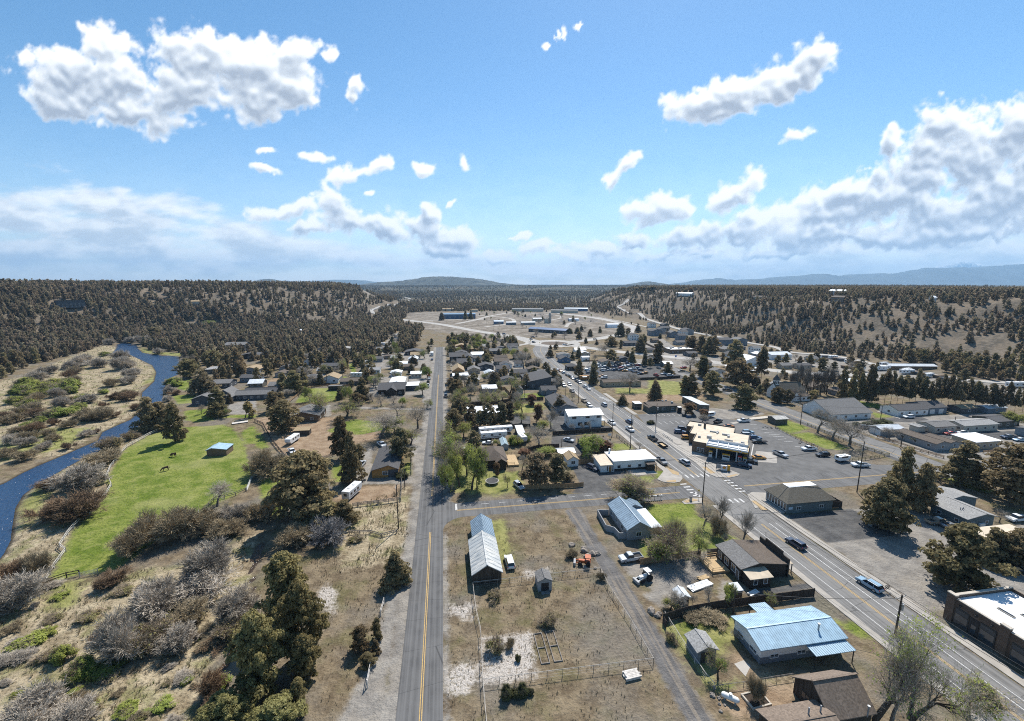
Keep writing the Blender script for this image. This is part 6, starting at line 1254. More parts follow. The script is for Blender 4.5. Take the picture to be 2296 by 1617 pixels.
root, X, Y = house('white house with a tan shingle roof above the fenced green paddock', (-80,284.5,-68.4,296), 3, 5.4, 'N', wall='white', rf='tan', ov=.4, wins='S2 E3'); b = MB(); b.box(-16,2,0,-5.5,7,2.8,WL['white']); part(root,'wing',b); b = MB(); b.slab([(-16.4,1.6,2.9),(-5.6,1.6,2.9),(-5.6,7.4,3.6),(-16.4,7.4,3.6)],.15,RF['grey']); part(root,'wing_roof',b)
root, X, Y = house('dark open fronted animal shelter in the green paddock', (-70.2,263.8,-62.2,268.8), 2.4, 2.9, 'E', 'N', wall='dark', rf='grey', ov=.3, name='animal_shelter', cat='shelter'); b = MB(); b.box(X[0]+.3,Y[0]-.02,.05,X[1]-1.2,Y[0]+.02,2.2,BLK); part(root,'opening',b)  # front is solid; a black sheet paints in the shade of the opening
house('small run-in shed in the horse lot beside the juniper', (-64.2,184.2,-57.6,188), 2.3, 2.7, 'E', 'S', wall='wood', rf='tan', ov=.3, name='horse_shelter', cat='shelter')
root, X, Y = house('large dark riverside house with several grey gables', (-133.4,241.5,-121,254), 3.2, 5.4, 'N', wall='dgrey', rf='grey', ov=.6, wins='S2 E2'); c = root.location
for q in ((-124.5,250,-117,260,3.4,6.0),(-119,243.5,-114.5,252,3.0,4.6)): gable_part(root,'gable',q[0]-c.x,q[1]-c.y,q[2]-c.x,q[3]-c.y,q[4],q[5],WL['dgrey'],RF['grey'],ov=.4)
root2, X, Y = house('long low grey wing of the riverside house facing the gravel court', (-115.5,248.5,-97,257.5), 3.0, 4.7, 'E', wall='dgrey', rf='grey', ov=.5, wins='S5')
house('long low dark roofed house left of the fenced green paddock', (-113,254,-95.3,263), 2.9, 4.8, 'E', wall='olive', rf='char', ov=.5, wins='S4 E1')
for i,(rc,z,zr,w,rf,lab) in enumerate([((-171,329,-150.5,342),3,3.6,'olive','pale','pale flat roofed house beside the river'),((-147,281,-131.5,292),3,4.6,'dgrey','grey','grey roofed cottage behind the riverside house'),((-175,392,-158,405),3,4.6,'dark','char','dark roofed house far up by the river forest'),((-208,440,-189,456),6,8,'dgrey','grey','two storey grey house at the forest edge'),((-145,326,-132,338),3,4.6,'grey','tan','tan roofed cottage above the riverside house'),((-133,296,-121,306),3,4.5,'bgrey','char','charcoal roofed cottage between the spruce and the junipers'),((-120,395,-106,406),3,4.6,'olive','brown','brown roofed house among junipers in the left wood'),((-92,330,-79,341),3,4.6,'dgrey','char','dark house under the junipers above the tan roofed one'),((-99,420,-88,430),3,4.3,'beige','pale','pale roofed house deep in the left wood'),((-66,415,-52,424),3,4.3,'olive','grey','grey roofed house near the left wood lane'),((-60,520,-50,529),3,4.3,'white','wmetal','white roofed shed far in the left wood'),((-190,600,-178,609),3,4.4,'white','wmetal','white roofed building alone in the forest'),((-160,420,-146,430),3,4.6,'grey','char','grey house behind the pale flat roofed one'),((-37.5,332,-28.8,341),3,4.2,'white','wmetal','white roofed house left of the far street'),((-30,351,-22,362),3,5,'bgrey','galv','blue grey gabled house left of the far street'),((-30,373,-21,385),3,4.8,'beige','tan','tan roofed house left of the far street end'),((-36,390,-19.5,404),3,4.6,'dark','char','dark roofed house at the far street end'),((-45,360,-36,369),3,4.3,'white','wmetal','white roofed shed behind the blue grey gabled house'),((-52,372,-40,380),2.6,3.2,'brown','brown','long brown shed behind the far street houses'),((-54,310,-46,318),3,4.2,'white','pale','pale roofed cottage among the junipers left of the far street'),((-38,298,-30,306),3,4,'white','wmetal','white roofed workshop behind the junipers left of the far street'),((-24,292,-16,302),3,4,'beige','wmetal','white roofed cottage at the left kerb of the far street')]):
    house(lab, rc, z, zr, 'E' if i % 2 else 'N', wall=w, rf=rf, ov=.45, wins='S3 E2', far=True)
root, X, Y = house('dark timber lodge with charcoal gables at the far end of the left street', (3,346,16,362), 5, 7.4, 'E', wall='dark', rf='char', ov=.6, wins='S3 W3', name='lodge', cat='lodge'); c = root.location; gable_part(root,'gable',14-c.x,338-c.y,22.5-c.x,354-c.y,5,7.2,WL['dark'],RF['char'])
root, X, Y = house('front lodge block with a charcoal roof and entrance gable', (8.4,321,20.8,335), 4, 6.8, 'E', wall='dark', rf='char', ov=.6, wins='S2', name='lodge', cat='lodge'); gable_part(root,'porch_gable',-2.8,-8.8,3.2,0,3.6,5.8,WL['brown'],RF['char'])
house('orange brown tall barn beside the far left street', (4.2,290.5,13,306), 4.2, 7, 'N', wall='orange', rf='tan', ov=.4, wins='S1', name='barn', cat='barn'); house('low white metal roofed shed before the orange brown barn', (4.4,282.5,15.2,289.5), 2.8, 3.3, 'E', 'S', wall='olive', rf='wmetal', ov=.3, name='storage_shed', cat='shed'); house('beige cottage with a pale shingle roof above the fenced dirt yard', (13.4,265.5,21.4,276.5), 3, 4.4, 'N', wall='beige', rf='pale', ov=.35, wins='S2')
for i,(rc,w,rf,lab) in enumerate([((24,312,36,322),'dgrey','char','charcoal house right of the lodge'),((38,330,50,340),'olive','brown','brown roofed house beyond the lodge car park'),((22,366,34,376),'white','wmetal','white roofed house behind the lodge'),((26,284,34,293),'beige','galv','pale metal roofed shed right of the orange barn'),((36,300,46,310),'bgrey','char','grey house between the orange barn and the highway'),((46,284,56,294),'dark','char','dark cottage above the charcoal hall'),((10,420,22,431),'orange','tan','tan roofed lodge wing at the far left street end'),((18,400,26,418),'orange','tan','tan roofed lodge annex at the far left street end'),((40,384,52,394),'dgrey','grey','grey house before the big bypass bend'),((58,352,68,362),'olive','char','dark house beside the far highway bend')]): house(lab, rc, 3, 4.8, 'E' if i%3 else 'N', wall=w, rf=rf, ov=.45, wins='S3 W2', far=True)
# east of the highway
root, X, Y = house('low brown diner with a shaded front beside its striped parking', (100,192.3,115,200.4), 3.0, 3.7, 'E', rp=.8, wall='olive', rf='brown', ov=.4, wins='S3', name='diner', cat='diner'); gable_part(root,'front_bay',-8.6,-4.6,-3.2,2.2,2.7,3.7,WL['olive'],RF['brown'])
for x,y in ((2,2.2),(4,2.4),(5.5,-1)): b = MB(); b.box(x,y,3.3,x+.9,y+.8,4.2,VENTM); part(root,'roof_unit',b,.04)
house('small wooden storage hut left of the brown diner', (95.2,199.3,99.2,203.2), 2.8, 3.1, 'E', 'S', wall='olive', rf='galv', ov=.2, name='storage_shed', cat='shed')
house('long grey lean-to building with a pale roof behind the diner', (125.6,190.5,131.2,207.3), 3.0, 3.5, 'N', 'E', wall='olive', rf='galv', ov=.25, wins='W2 S1', name='storage_building', cat='building', win=(.6,1))
root, X, Y = house('white church with a steep grey roof, gable window and belfry', (180.5,202.8,197.2,212.4), 4.2, 9.0, 'E', wall='white', rf='olive', ov=.35, name='church', cat='church')
b = MB(); b.box(-7.6,-1.1,7.2,-5.4,1.1,10.4,WL['white']); part(root,'belfry',b); b = MB(); b.poly([(-7.9,-1.4,10.4),(-5.1,-1.4,10.4),(-5.1,1.4,10.4),(-7.9,1.4,10.4),(-6.5,0,13.8)],[(3,2,1,0),(0,1,4),(1,2,4),(2,3,4),(3,0,4)],RF['char']); part(root,'spire',b)
b = MB(); b.box(-6.54,-.05,13.6,-6.46,.05,15.4,TRIM); b.box(-6.54,-.42,14.7,-6.46,-.052,14.82,TRIM); b.box(-6.54,.052,14.7,-6.46,.42,14.82,TRIM); part(root,'cross',b)
for s in (-.55,.55): b = MB(); b.box(-7.63,s-.35,8.4,-7.61,s+.35,9.8,BLK); part(root,'louvre',b); b = MB(); b.box(-6.5+s-.35,-1.13,8.4,-6.5+s+.35,-1.11,9.8,BLK); part(root,'louvre',b)
opening(root,'W',.5,1.5,2.4,2.8,X,Y,'window',DTRIM); b = MB(); b.bar((X[0]-.02,0,5.6),(X[0]+.02,0,5.6),.4,GLS,12); part(root,'round_window',b)
b = MB(); b.box(-8,-8.2,-.2,8.3,-4.5,2.7,WL['white']); part(root,'annex',b); b = MB(); b.slab([(-8.4,-8.6,2.8),(8.7,-8.6,2.8),(8.7,-4.4,4.1),(-8.4,-4.4,4.1)],.15,RF['brown']); part(root,'annex_roof',b)
for t in (.08,.27,.42,.56,.76,.92): opening(root,'S',t,1.0,1.0,.8,(-8,8.3),(-8.2,-4.5),'window',DTRIM)
gable_part(root,'dormer',-2.2,-8.4,1.4,-3.5,2.8,5.6,WL['white'],RF['brown'],ov=.15)
root, X, Y = house('white hall with a broad two pitch grey roof behind the bare trees', (177,166.6,200,184), 3, 7.6, 'E', rp=.6, wall='white', rf='grey', ov=.5, wins='S4 W1', name='hall', cat='hall')
for (rc,z,zr,ax,w,rf,lab,nm,wn) in [((215,167.2,233,177),3,4.7,'E','white','char','long white house with a charcoal roof beside the church lawn','house','S4 W1'),((232.5,168,245,179),3.2,5.2,'E','bgrey','char','blue grey garage wing with two white doors','garage','Sg'),((180,145.2,191.6,151.6),2.8,3.8,'E','grey','galv','grey garage with two white doors and a pale metal roof','garage','Wg S1'),((184.2,128,191.4,143.4),2.9,3.9,'N','grey','brown','grey mobile home with white shutters behind the rail fence','mobile_home','W3 S1'),((191.4,128.6,196.8,138),2.7,3.4,'N','grey','brown','rear half of the shuttered mobile home','mobile_home','S1'),((206,144.6,217.6,153),2.9,3.9,'E','beige','grey','beige house with a grey roof behind the small shed','house','S3 W1'),((219.6,143.6,238.4,152),3,4,'E','beige','pale','long beige house with a pale roof and a porch','house','S4 W2'),((200.6,126.6,213,135.4),3.2,3.5,'E','tan','white','tan brick house with a bright white flat roof','house','S4 W1'),((200.6,147,205,151.4),2.4,2.7,'N','beige','pale','small beige utility shed between the garage and the grey roofed house','storage_shed',''),((240.5,146,254,156),3,4,'E','olive','char','dark roofed mobile home beyond the long beige one','mobile_home','S3'),((239,132,256,139.5),3,3.9,'E','grey','grey','grey mobile home at the right edge behind the yellow green tree','mobile_home','S3'),((250,166,261,173),2.8,3.8,'E','dgrey','tan','tan roofed shed beside the pine row','storage_shed','S1'),((263,164,275,170),2.8,3.6,'E','bgrey','galv','dark shed with a pale blue metal roof by the pine row','storage_shed','S1'),((147.4,165.6,154.2,171.4),2.5,3.3,'E','olive','striped','olive board shed with a striped pale roof by the fuel station','storage_shed',''),((96.4,247,114.2,254.4),3,4.1,'E','tan','brown','long tan house with a brown roof behind the parked cars','house','S4'),((114.6,245.2,121,252.6),3,3.8,'N','tan','brown','small tan house right of the long tan one','house','S1'),((89,300.5,97.6,308.6),3,4.8,'E','dark','char','dark hip roofed sales office beside the highway','house','S2 W1'),((92,332,101.4,342),3,5.2,'N','blue','char','dark blue cabin with a steep gable by the timber yard','cabin','S2'),((112,336,119,343),3.4,4,'E','white','galv','white sided shed with a grey metal roof by the timber yard','storage_shed','S1'),((231,295,247.4,311),4.6,7.6,'N','white','galv','white barn like building with an outside stair','barn','S3')]:
    house(lab, rc, z, zr, ax, 'hip' if 'hip' in lab else 'gable' if 'flat' not in lab else 'S', wall=w, rf=rf, ov=.4, wins=wn, name=nm, cat=nm.replace('_',' '), win=(1.1,1.0))
root, X, Y = house('long low restaurant with a white roof beside the bypass', (205,362,230,378), 3.4, None, 'E', 'flat', wall='brown', rf='white', ov=.2, par=.5, wins='S5', name='restaurant', cat='restaurant')
for i in range(5): b = MB(); b.box(-9+i*4,-1+i%2*3,3.5,-7.4+i*4,.4+i%2*3,4.5,VENTM); part(root,'roof_unit',b)
for i,(x,y,w,d,z,zr,wc,rf,lab) in enumerate([(209,456,10,11,6,8,'white','char','two storey white house at the left front of the subdivision'),(184,416,15,11,3,4.8,'dgrey','char','dark single storey cafe beside the bypass'),(252,492,14,13,6,8.2,'bgrey','char','two storey blue grey house in the front of the subdivision, with wide gables'),(298,588,10,11,6,8,'white','char','two storey white house at the back corner of the subdivision'),(309,570,10,11,6,8,'dgrey','char','two storey dark house at the back corner of the subdivision'),(284,528,12,11,6,8,'bgrey','char','two storey blue grey house in the back row of the subdivision'),(300,500,14,11,6,8,'grey','char','two storey grey house at the right end of the back row'),(284,480,10,10,6,8,'white','char','two storey white house in the middle of the subdivision'),(267,474,10,10,6,8,'bgrey','grey','two storey grey roofed house in the middle of the subdivision'),(260,444,10,9,6,8,'bgrey','char','two storey blue house at the right front of the subdivision'),(272,512,11,10,6,8,'grey','char','two storey house between the subdivision rows'),(224,434,8,8,3,4.8,'brown','brown','small brown house below the subdivision'),(258,360,13,11,3,5,'tan','grey','tan house with a grey hip roof near the white barn'),(282,402,14,12,6,8,'bgrey','char','two storey house at the foot of the slope, left one'),(300,400,13,12,6,8,'bgrey','grey','two storey house at the foot of the slope, right one'),(277,346,8,8,6,7.6,'white','grey','narrow white two storey house right of the white barn'),(268,330,10,8,3,4.5,'bgrey','galv','blue roofed low house behind the white barn'),(240,412,11,10,3,4.6,'grey','char','grey house behind the restaurant'),(163,318,8,8,3,4.4,'dark','char','dark house beside the bypass below the bare tree'),(196,300,10,8,3,4.2,'beige','brown','brown roofed house below the bypass'),(206,278,9,8,3,4,'white','galv','small white building near the church street end')]):
    house(lab,(x,y,x+w,y+d),z,zr,'E' if i%2 else 'N',wall=wc,rf=rf,ov=.4,wins='S3 W2',far=True)
# industrial flat beyond the roundabout
for (rc,z,zr,ax,w,rf,lab,nm,rot,wn) in [((-2,799,58,818),8.5,10,'E','blue','mblue','long blue warehouse on the industrial flat','warehouse',0,'S7'),((78,678,94,688),4.5,6.5,'E','blue','mblue','small bright blue metal building on the industrial flat','warehouse',0,'S2'),((110,546,165,562),4.2,6,'E','dgrey','dblue','long dark blue roofed office behind the roundabout','office_building',-40,'S9'),((119,660,142,668),4,5,'E','grey','galv','pale roofed workshop near the gravel works','workshop',0,'S3'),((96,664,112,672),4,5,'E','bgrey','galv','blue grey walled workshop on the flat','workshop',0,'S3'),((158,990,232,1003),6,7.5,'E','beige','pale','very long pale storage shed at the back of the flat','storage_building',-20,''),((236,925,296,937),6,7.5,'E','beige','pale','pale long storage shed at the back right of the flat','storage_building',-20,''),((284,985,340,1000),6,8,'E','blue','slate','long blue grey shed at the far right of the flat','storage_building',-20,''),((-4,1035,24,1048),5,7,'E','beige','tan','tan roofed buildings behind the blue warehouse','storage_building',0,''),((60,1000,78,1010),5,6.5,'E','beige','tan','tan roofed house at the far edge of the flat','storage_building',0,''),((150,720,166,728),5,6,'E','beige','galv','pale plant building at the gravel works','workshop',0,'')]:
    house(lab,rc,z,zr,ax,wall=w,rf=rf,ov=.4,wins=wn,far=True,name=nm,cat=nm.replace('_',' '),rot=rot,win=(1.6,1.4))
def hoop(label, rc, rot=0):
    x0,y0,x1,y1 = rc; o = tag(empty('storage_tent',((x0+x1)/2,(y0+y1)/2,0),R(rot)),label,'storage tent'); L,D = x1-x0,y1-y0; b = MB(); n = 12
    b.prism([(math.cos(math.pi*i/n)*D/2, math.sin(math.pi*i/n)*D*.55) for i in range(n+1)],-L/2,L/2,RF['white']); part(o,'cover',b); b = MB(); b.prism([(math.cos(math.pi*i/n)*D*.42, math.sin(math.pi*i/n)*D*.45) for i in range(n+1)],-L/2-.05,-L/2+.1,WL['grey']); part(o,'end_wall',b)
hoop('white hooped storage tent at the road curve',(236,596,254,607)); hoop('white hooped storage tent farther back on the industrial flat',(212,710,229,720))
o = tag(empty('concrete_plant',(172,688,0)),'tall concrete silo tower of the gravel works','silo'); b = MB(); b.bar((0,0,0),(0,0,14),2.2,CON,14); b.bar((0,0,14),(0,0,17),2.2,CON,14,.7); part(o,'silo',b); b = MB(); b.box(-9,-3,0,-3,3,8,WL['beige']); b.beam((-20,0,.5),(-4,0,9),1.2,.8,GWOOD); part(o,'hopper',b)
for i in range(14):
    x = random.uniform(120,300); y = random.uniform(700,940); s = random.uniform(7,16); b = MB(); n = 14; h = s*.4; V = [(0,0,h)]
    for k in range(2):
        for j in range(n): a = 6.2832*j/n; rr = s*(.55,1)[k]*random.uniform(.85,1.1); V.append((math.cos(a)*rr,math.sin(a)*rr,h*.45*random.uniform(.8,1.1) if k == 0 else -.1))
    b.poly(V,[(0,1+j,1+(j+1)%n) for j in range(n)]+[(1+j,1+n+j,1+n+(j+1)%n,1+(j+1)%n) for j in range(n)],M('heap_gravel',(.24,.21,.18),.95,.2,.6)); tag(b.build('gravel_heap',None,(x,y,0)),'conical gravel heap at the gravel works','gravel heap','gravel heaps on the industrial flat')
# houses up on the rims
def rim(r, x0, x1, yb, h, d, wall, rf, lab, flat=True):
    a = np.array(at(r,x0,yb)); b = np.array(at(r,x1,yb)); c = (a+b)/2; w = math.dist(a,b); ang = math.degrees(math.atan2(b[1]-a[1],b[0]-a[0]))
    house(lab,(c[0]-w/2,c[1]-d/2,c[0]+w/2,c[1]+d/2),h,h+.5 if flat else h+1.8,'E','N' if flat else 'gable',wall=wall,rf=rf,ov=.5,wins='S7',far=True,rot=ang,base=-.5)
rim('A',478,738,345,9,14,'dgrey','tan','long dark two storey house on the left canyon rim'); rim('D',530,680,245,6,12,'white','wmetal','white building on the right rim',False); rim('D',570,690,305,6,12,'brown','brown','brown house at the edge of the right rim',False)
rim('C',1430,1570,252,5,10,'white','wmetal','long white roofed building on the right rim',False); rim('D',1405,1440,296,4,8,'white','wmetal','small white roofed house on the right rim slope',False); rim('D',1910,1960,228,5,8,'beige','pale','pale house far along the right rim',False); rim('C',2090,2218,282,4,10,'tan','brown','low brown house at the top of the right slope',False); rim('A',1660,1740,322,4,10,'beige','tan','pale roofed house on the left rim among the trees',False); rim('B',1660,1690,186,7,10,'white','pale','tiny white house on the far hill',False)
GRL = M('grey_top_rail',(.46,.42,.37),.9,.2,2)
# ------------------------------------------------------------------ fences, poles, signs, small things
fp = lambda r,*pts: [at(r,x,y) for x,y in pts]
fence('bleached pole rail fence along the river side of the pasture', fp('E',(405,1345),(470,1230),(572,1090),(520,1050),(590,940),(640,880),(720,800),(830,710),(880,640),(920,600),(968,520),(950,480),(910,480))+fp('E',(960,360),(1050,240),(1100,185),(1200,130),(1300,75),(1420,20),(1495,-5)), 'rail', 1.3, PALEW, 3.4, rails=2)
fence('dark rail fence along the lower edge of the pasture', fp('E',(370,1380),(580,1310),(690,1290)), 'rail', 1.3, DWOOD, 3); fence('grey rail fence at the right side of the pasture', fp('E',(1450,915),(1680,830),(1850,650),(2040,600),(2130,560)), 'rail', 1.2, GWOOD, 3)
def gate(label, a, b, h=1.3, mat=TRIM):
    o = tag(empty('field_gate',(*a,0)),label,'gate'); d = Vector((b[0]-a[0],b[1]-a[1],0)); m = MB()
    for z in (.25,.5,.75,1.0,h): m.bar((0,0,z),d+Vector((0,0,z)),.035,mat,5)
    part(o,'bars',m)
    for q in (Vector((0,0,0)),d): m = MB(); m.bar(q,q+Vector((0,0,h+.1)),.06,mat,6); part(o,'post',m)
gate('white tubular gate in the right pasture fence', at('E',1690,840), at('E',1725,760)); gate('white tubular gate at the far right corner of the pasture', at('E',2140,560), at('E',2195,430)); gate('grey gate beside the lower dark rail fence', at('E',690,1310), at('E',850,1275), 1.2, STEEL)
fence('dark rail fence curving round the left of the dirt horse lot', fp('F',(-10,420),(60,450),(130,580),(240,720),(270,770),(350,770)), 'rail', 1.4, DWOOD, 2.6, rails=3); fence('pale rail fence below the dirt horse lot', fp('F',(510,750),(600,745),(720,700)), 'rail', 1.3, GWOOD, 2.6, rails=3)
fence('wire fence round the crescent of green paddock', fp('F',(610,500),(740,440),(800,420)), 'link', 1.3, GWOOD, 2.5); fence('wire fence along the lower side of the green crescent', fp('F',(640,520),(860,535),(960,525),(1040,500)), 'link', 1.3, GWOOD, 2.5)
fence('tan rail fence round the upper green paddock', fp('B',(290,1180),(400,1085),(480,1055),(620,1040),(740,1040),(815,1040),(690,1170),(610,1195),(310,1205)), 'rail', 1.3, TWOOD, 3, rails=3); fence('dark rail fence across the upper green paddock', fp('B',(370,1130),(480,1130)), 'rail', 1.2, DWOOD, 3)
fence('dark board fence above the tan roofed house paddock', fp('B',(420,1035),(560,1030),(640,1030)), 'panel', 1.6, DWOOD)
fence('low rail fence along the lawn of the orange walled house', fp('F',(1350,660),(1345,880),(1250,880)), 'rail', 1.1, GWOOD, 2.5); fence('rail fence along the street side of the camper plot', fp('F',(1265,920),(1255,1110)), 'rail', 1.1, GWOOD, 2.5)
fence('wooden rail fence below the white camper trailer', fp('F',(840,1160),(880,1155),(1060,1135),(1240,1110)), 'rail', 1.3, GWOOD, 2.8, rails=3); fence('weathered leaning fence across the dry field by the street', fp('F',(810,1395),(990,1390),(1090,1420),(1220,1385)), 'rail', 1.0, GWOOD, 3)
fence('upper piece of the broken roadside fence', fp('K',(1480,610),(1450,710)), 'rail', 1.5, PALEW, 3.4, rails=2); fence('lower piece of the broken roadside fence', fp('K',(1365,1160),(1335,1330)), 'rail', 1.5, PALEW, 3.4, rails=2)
fence('chain link fence round the fenced field, street side', [(4.4,80.6),(4.5,73.5),(5.0,68.2)], 'link', 1.5, GRL, 2.6, pm=GWOOD); fence('chain link fence round the fenced field, lower street side', [(5.0,68.2),(4.5,58.2),(4.4,50),(4.4,40)], 'link', 1.5, GRL, 2.6, pm=GWOOD); fence('chain link fence along the lower side of the fenced field', [(4.5,58),(33.1,57.4)], 'link', 1.4, GRL, 2.6, pm=GWOOD); fence('chain link fence along the upper side of the fenced field', [(4.4,80.7),(17.4,80.8)], 'link', 1.4, GRL, 2.6, pm=GWOOD); fence('chain link fence from the garden shed to the alley', [(21,80.9),(32.6,81)], 'link', 1.4, GRL, 2.6, pm=GWOOD); fence('bleached rail fence between the fenced field and the alley', [(32.6,80.8),(32.4,76),(33,66),(33.1,57.4)], 'link', 1.4, GRL, 2.4, pm=GWOOD)
fence('white wire fence between the alley and the grey roofed shed', fp('N',(235,290),(430,600),(620,880),(705,980)), 'link', 1.2, PALEW, 2.6); fence('short wire fence above the white tank', fp('N',(700,1000),(990,960),(1300,905),(1460,880)), 'link', 1.0, GWOOD, 2.2)
fence('tan board fence behind the gravel yard of the dark shop', fp('M',(260,685),(440,655),(620,630),(830,600)), 'panel', 1.5, TWOOD, 2.4); fence('grey board fence left of the dark shop roof', fp('M',(900,590),(1010,580)), 'panel', 1.5, GWOOD, 2.4)
fence('dark board fence above the light blue roofed house', fp('M',(475,1240),(700,1165),(1000,1110),(1400,1060),(1915,990)), 'panel', 1.9, DWOOD, 2.4); fence('wire fence at the left corner of the dark board fence', fp('M',(475,1240),(500,1290)), 'panel', 1.6, DWOOD, 2.4)
fence('low grey wall between the blue roofed grey house and its lawn', [(53.3,105.6),(53.5,101),(53.9,92),(54,84)], 'panel', 1.1, GWOOD, 3)
fence('black board fence below the white two storey building', fp('G',(1205,755),(1500,735),(1920,705)), 'panel', 1.8, DWOOD, 2.4); fence('dark board fence along the long dirt yard', fp('G',(0,415),(400,380),(700,350),(1090,325)), 'panel', 1.9, DWOOD, 2.4); fence('orange brown board fence behind the dirt yard', fp('G',(0,232),(320,215),(625,200)), 'panel', 1.7, TWOOD, 2.4); fence('brown board fence at the right of the dirt yard', fp('G',(630,205),(735,320)), 'panel', 1.7, TWOOD, 2.4)
fence('dark board fence at the street side of the dirt yard', fp('F',(1705,130),(1710,285)), 'panel', 1.8, DWOOD, 2.4); fence('tan board fence in front of the two big pines', fp('G',(860,1410),(1400,1390),(1575,1375)), 'panel', 1.5, TWOOD, 2.4); fence('brown board gate fence left of the white office', fp('G',(1520,1105),(1600,1100),(1700,1095)), 'panel', 1.7, TWOOD, 2.4); fence('dark board fence behind the campers', fp('G',(250,690),(700,665),(930,660)), 'panel', 1.8, DWOOD, 2.4); fence('dark board fence behind the low dark roofed shed', fp('G',(910,950),(1030,915),(1280,900)), 'panel', 1.6, DWOOD, 2.4)
fence('rail fence along the lawn left of the white office roof', fp('H',(40,770),(210,905)), 'rail', 1.1, GWOOD, 2.6); fence('rail fence along the front of the bare tree green', fp('I',(18,505),(160,575),(400,690),(560,775),(700,805)), 'rail', 1.1, YWOOD, 2.6, rails=2); fence('rail fence along the back of the bare tree green', fp('I',(310,475),(640,620),(860,700),(1060,755),(840,795),(720,805)), 'rail', 1.1, YWOOD, 2.6, rails=2)
fence('tan rail fence in front of the shuttered mobile home', fp('I',(950,590),(1170,660),(1350,720),(1560,780)), 'rail', 1.1, TWOOD, 2.6, rails=3); fence('tan rail fence below the white flat roofed brick house', fp('I',(1920,735),(2100,715),(2230,700)), 'rail', 1.1, TWOOD, 2.6, rails=3); fence('white handrail ramp beside the church', fp('D',(150,1165),(320,1235)), 'rail', 1.0, TRIM, 2.4); fence('dark board fence behind the car lot', fp('C',(1080,985),(1270,980),(1455,965)), 'panel', 1.8, DWOOD, 2.6); fence('brown board fence beside the bypass cafe', fp('C',(1150,670),(1250,715),(1310,735)), 'panel', 1.8, WL['brown'], 3)
# poles and wires
P0 = lambda r,x,y,ty: (at(r,x,y), rise(at(r,x,y),r,x,ty))
for key,r,x,y,ty,lab,kw in [('a','Q',1060,470,70,'tall utility pole with a white crossarm and transformer at the near highway kerb',dict(trans=True,r=.2,ang=8)),('b','H',1080,1560,1075,'tall utility pole at the lower corner of the highway crossing',dict(ang=10)),('c','G',2145,905,500,'utility pole with a transformer before the white flat office',dict(trans=True)),('d','G',1925,760,365,'utility pole beside the white two storey building',dict()),('e','C',575,1180,985,'utility pole at the kerb by the long charcoal house',dict(arm=False)),('f','C',465,1120,990,'utility pole at the kerb by the grey cottage',dict(arm=False)),('g','C',1245,1395,1185,'dark light pole at the diner parking entrance',dict(trans=True,arm=False)),('h','I',765,1090,625,'tall utility pole with a transformer by the gravel lot trio of junipers',dict(trans=True,ang=40,arm=False)),('i','F',1235,1345,965,'utility pole at the dry field beside the left street',dict(ang=90)),('j','F',1290,985,795,'shorter utility pole at the drive of the orange walled house',dict(arm=False)),('k','C',318,880,825,'utility pole at the highway by the dark sales office',dict()),('l','D',280,1370,1185,'utility pole between the striped shed and the bare trees',dict(arm=False,lamp=True)),('m','D',970,1350,1205,'leaning utility pole in front of the white long house',dict(arm=False)),('n','D',1150,1560,1460,'utility pole before the shuttered mobile home',dict(arm=False)),('o','D',1610,1395,1300,'utility pole between the beige houses',dict(arm=False,lamp=True)),('p','M',1145,1150,915,'dark utility pole behind the light blue roof',dict(arm=False)),('q','G',865,310,140,'lamp pole at the end of the dirt yard fence',dict(arm=False,lamp=True)),('r','G',735,345,160,'thin pole at the dirt yard fence',dict(arm=False)),('s','G',1315,890,795,'short pole in the paved court before the green tree',dict(arm=False)),('t','H',78,440,365,'sign pole at the diner kerb',dict(arm=False,r=.09)),('u','D',400,780,620,'tall transmission pole at the right hill foot',dict(arms=2)),('v','D',1065,865,750,'transmission pole at the hill foot above the pine row',dict(arms=2)),('w','D',2170,1005,910,'transmission pole at the far right hill foot',dict(arms=2)),('x','I',1690,1010,720,'utility pole beside the wide juniper at the street bend',dict(arm=False)),('y','B',1325,1040,920,'utility pole between the dark gabled house and the white shop roof',dict()),('z','B',615,1020,890,'tall pole in front of the tan roofed house',dict()),('A','B',755,1010,900,'tall pole right of the tan roofed house',dict()),('B','C',1075,750,660,'lamp pole beside the bypass cafe',dict(arm=False,lamp=True)),('C','C',670,835,735,'utility pole at the timber yard shed',dict()),('D','C',1935,810,745,'utility pole at the white barn',dict(arm=False)),('E','B',2000,510,455,'utility pole on the industrial flat, left one',dict()),('F','B',2055,560,500,'utility pole on the industrial flat, right one',dict()),('G','I',1170,670,560,'slim pole at the shuttered mobile home',dict(arm=False,r=.1))]:
    p, h = P0(r,x,y,ty); pole(key,p,max(3,h),lab,**kw)
POLES['off'] = (79.6,22,0,12,8)
for a,b,lab,n,dz in [('off','a','three power lines running off frame from the near highway pole',3,.35),('a','b','power lines between the near highway pole and the crossing pole',3,.35),('b','c','power lines over the highway crossing',3,.4),('c','d','power lines from the office pole to the white building pole',3,.5),('d','e','line from the white building pole to the charcoal house kerb',1,.5),('e','f','line between the two charcoal kerb poles',1,.4),('f','k','long line up the highway to the sales office',1,.4),('b','h','line from the crossing pole to the gravel lot pole',2,.6),('h','x','line from the gravel lot pole to the street bend',1,.6),('i','j','line between the two dry field poles',1,.5),('p','a','service line over the light blue roof',1,.8),('u','v','transmission lines along the hill foot',3,.5),('v','w','transmission lines above the pine row',3,.5),('E','F','lines between the industrial flat poles',2,.5),('g','d','line across the highway to the diner parking',1,1.),('l','m','line from the striped shed pole to the white long house',1,.5)]: wires(a,b,lab,n,.022,dz)
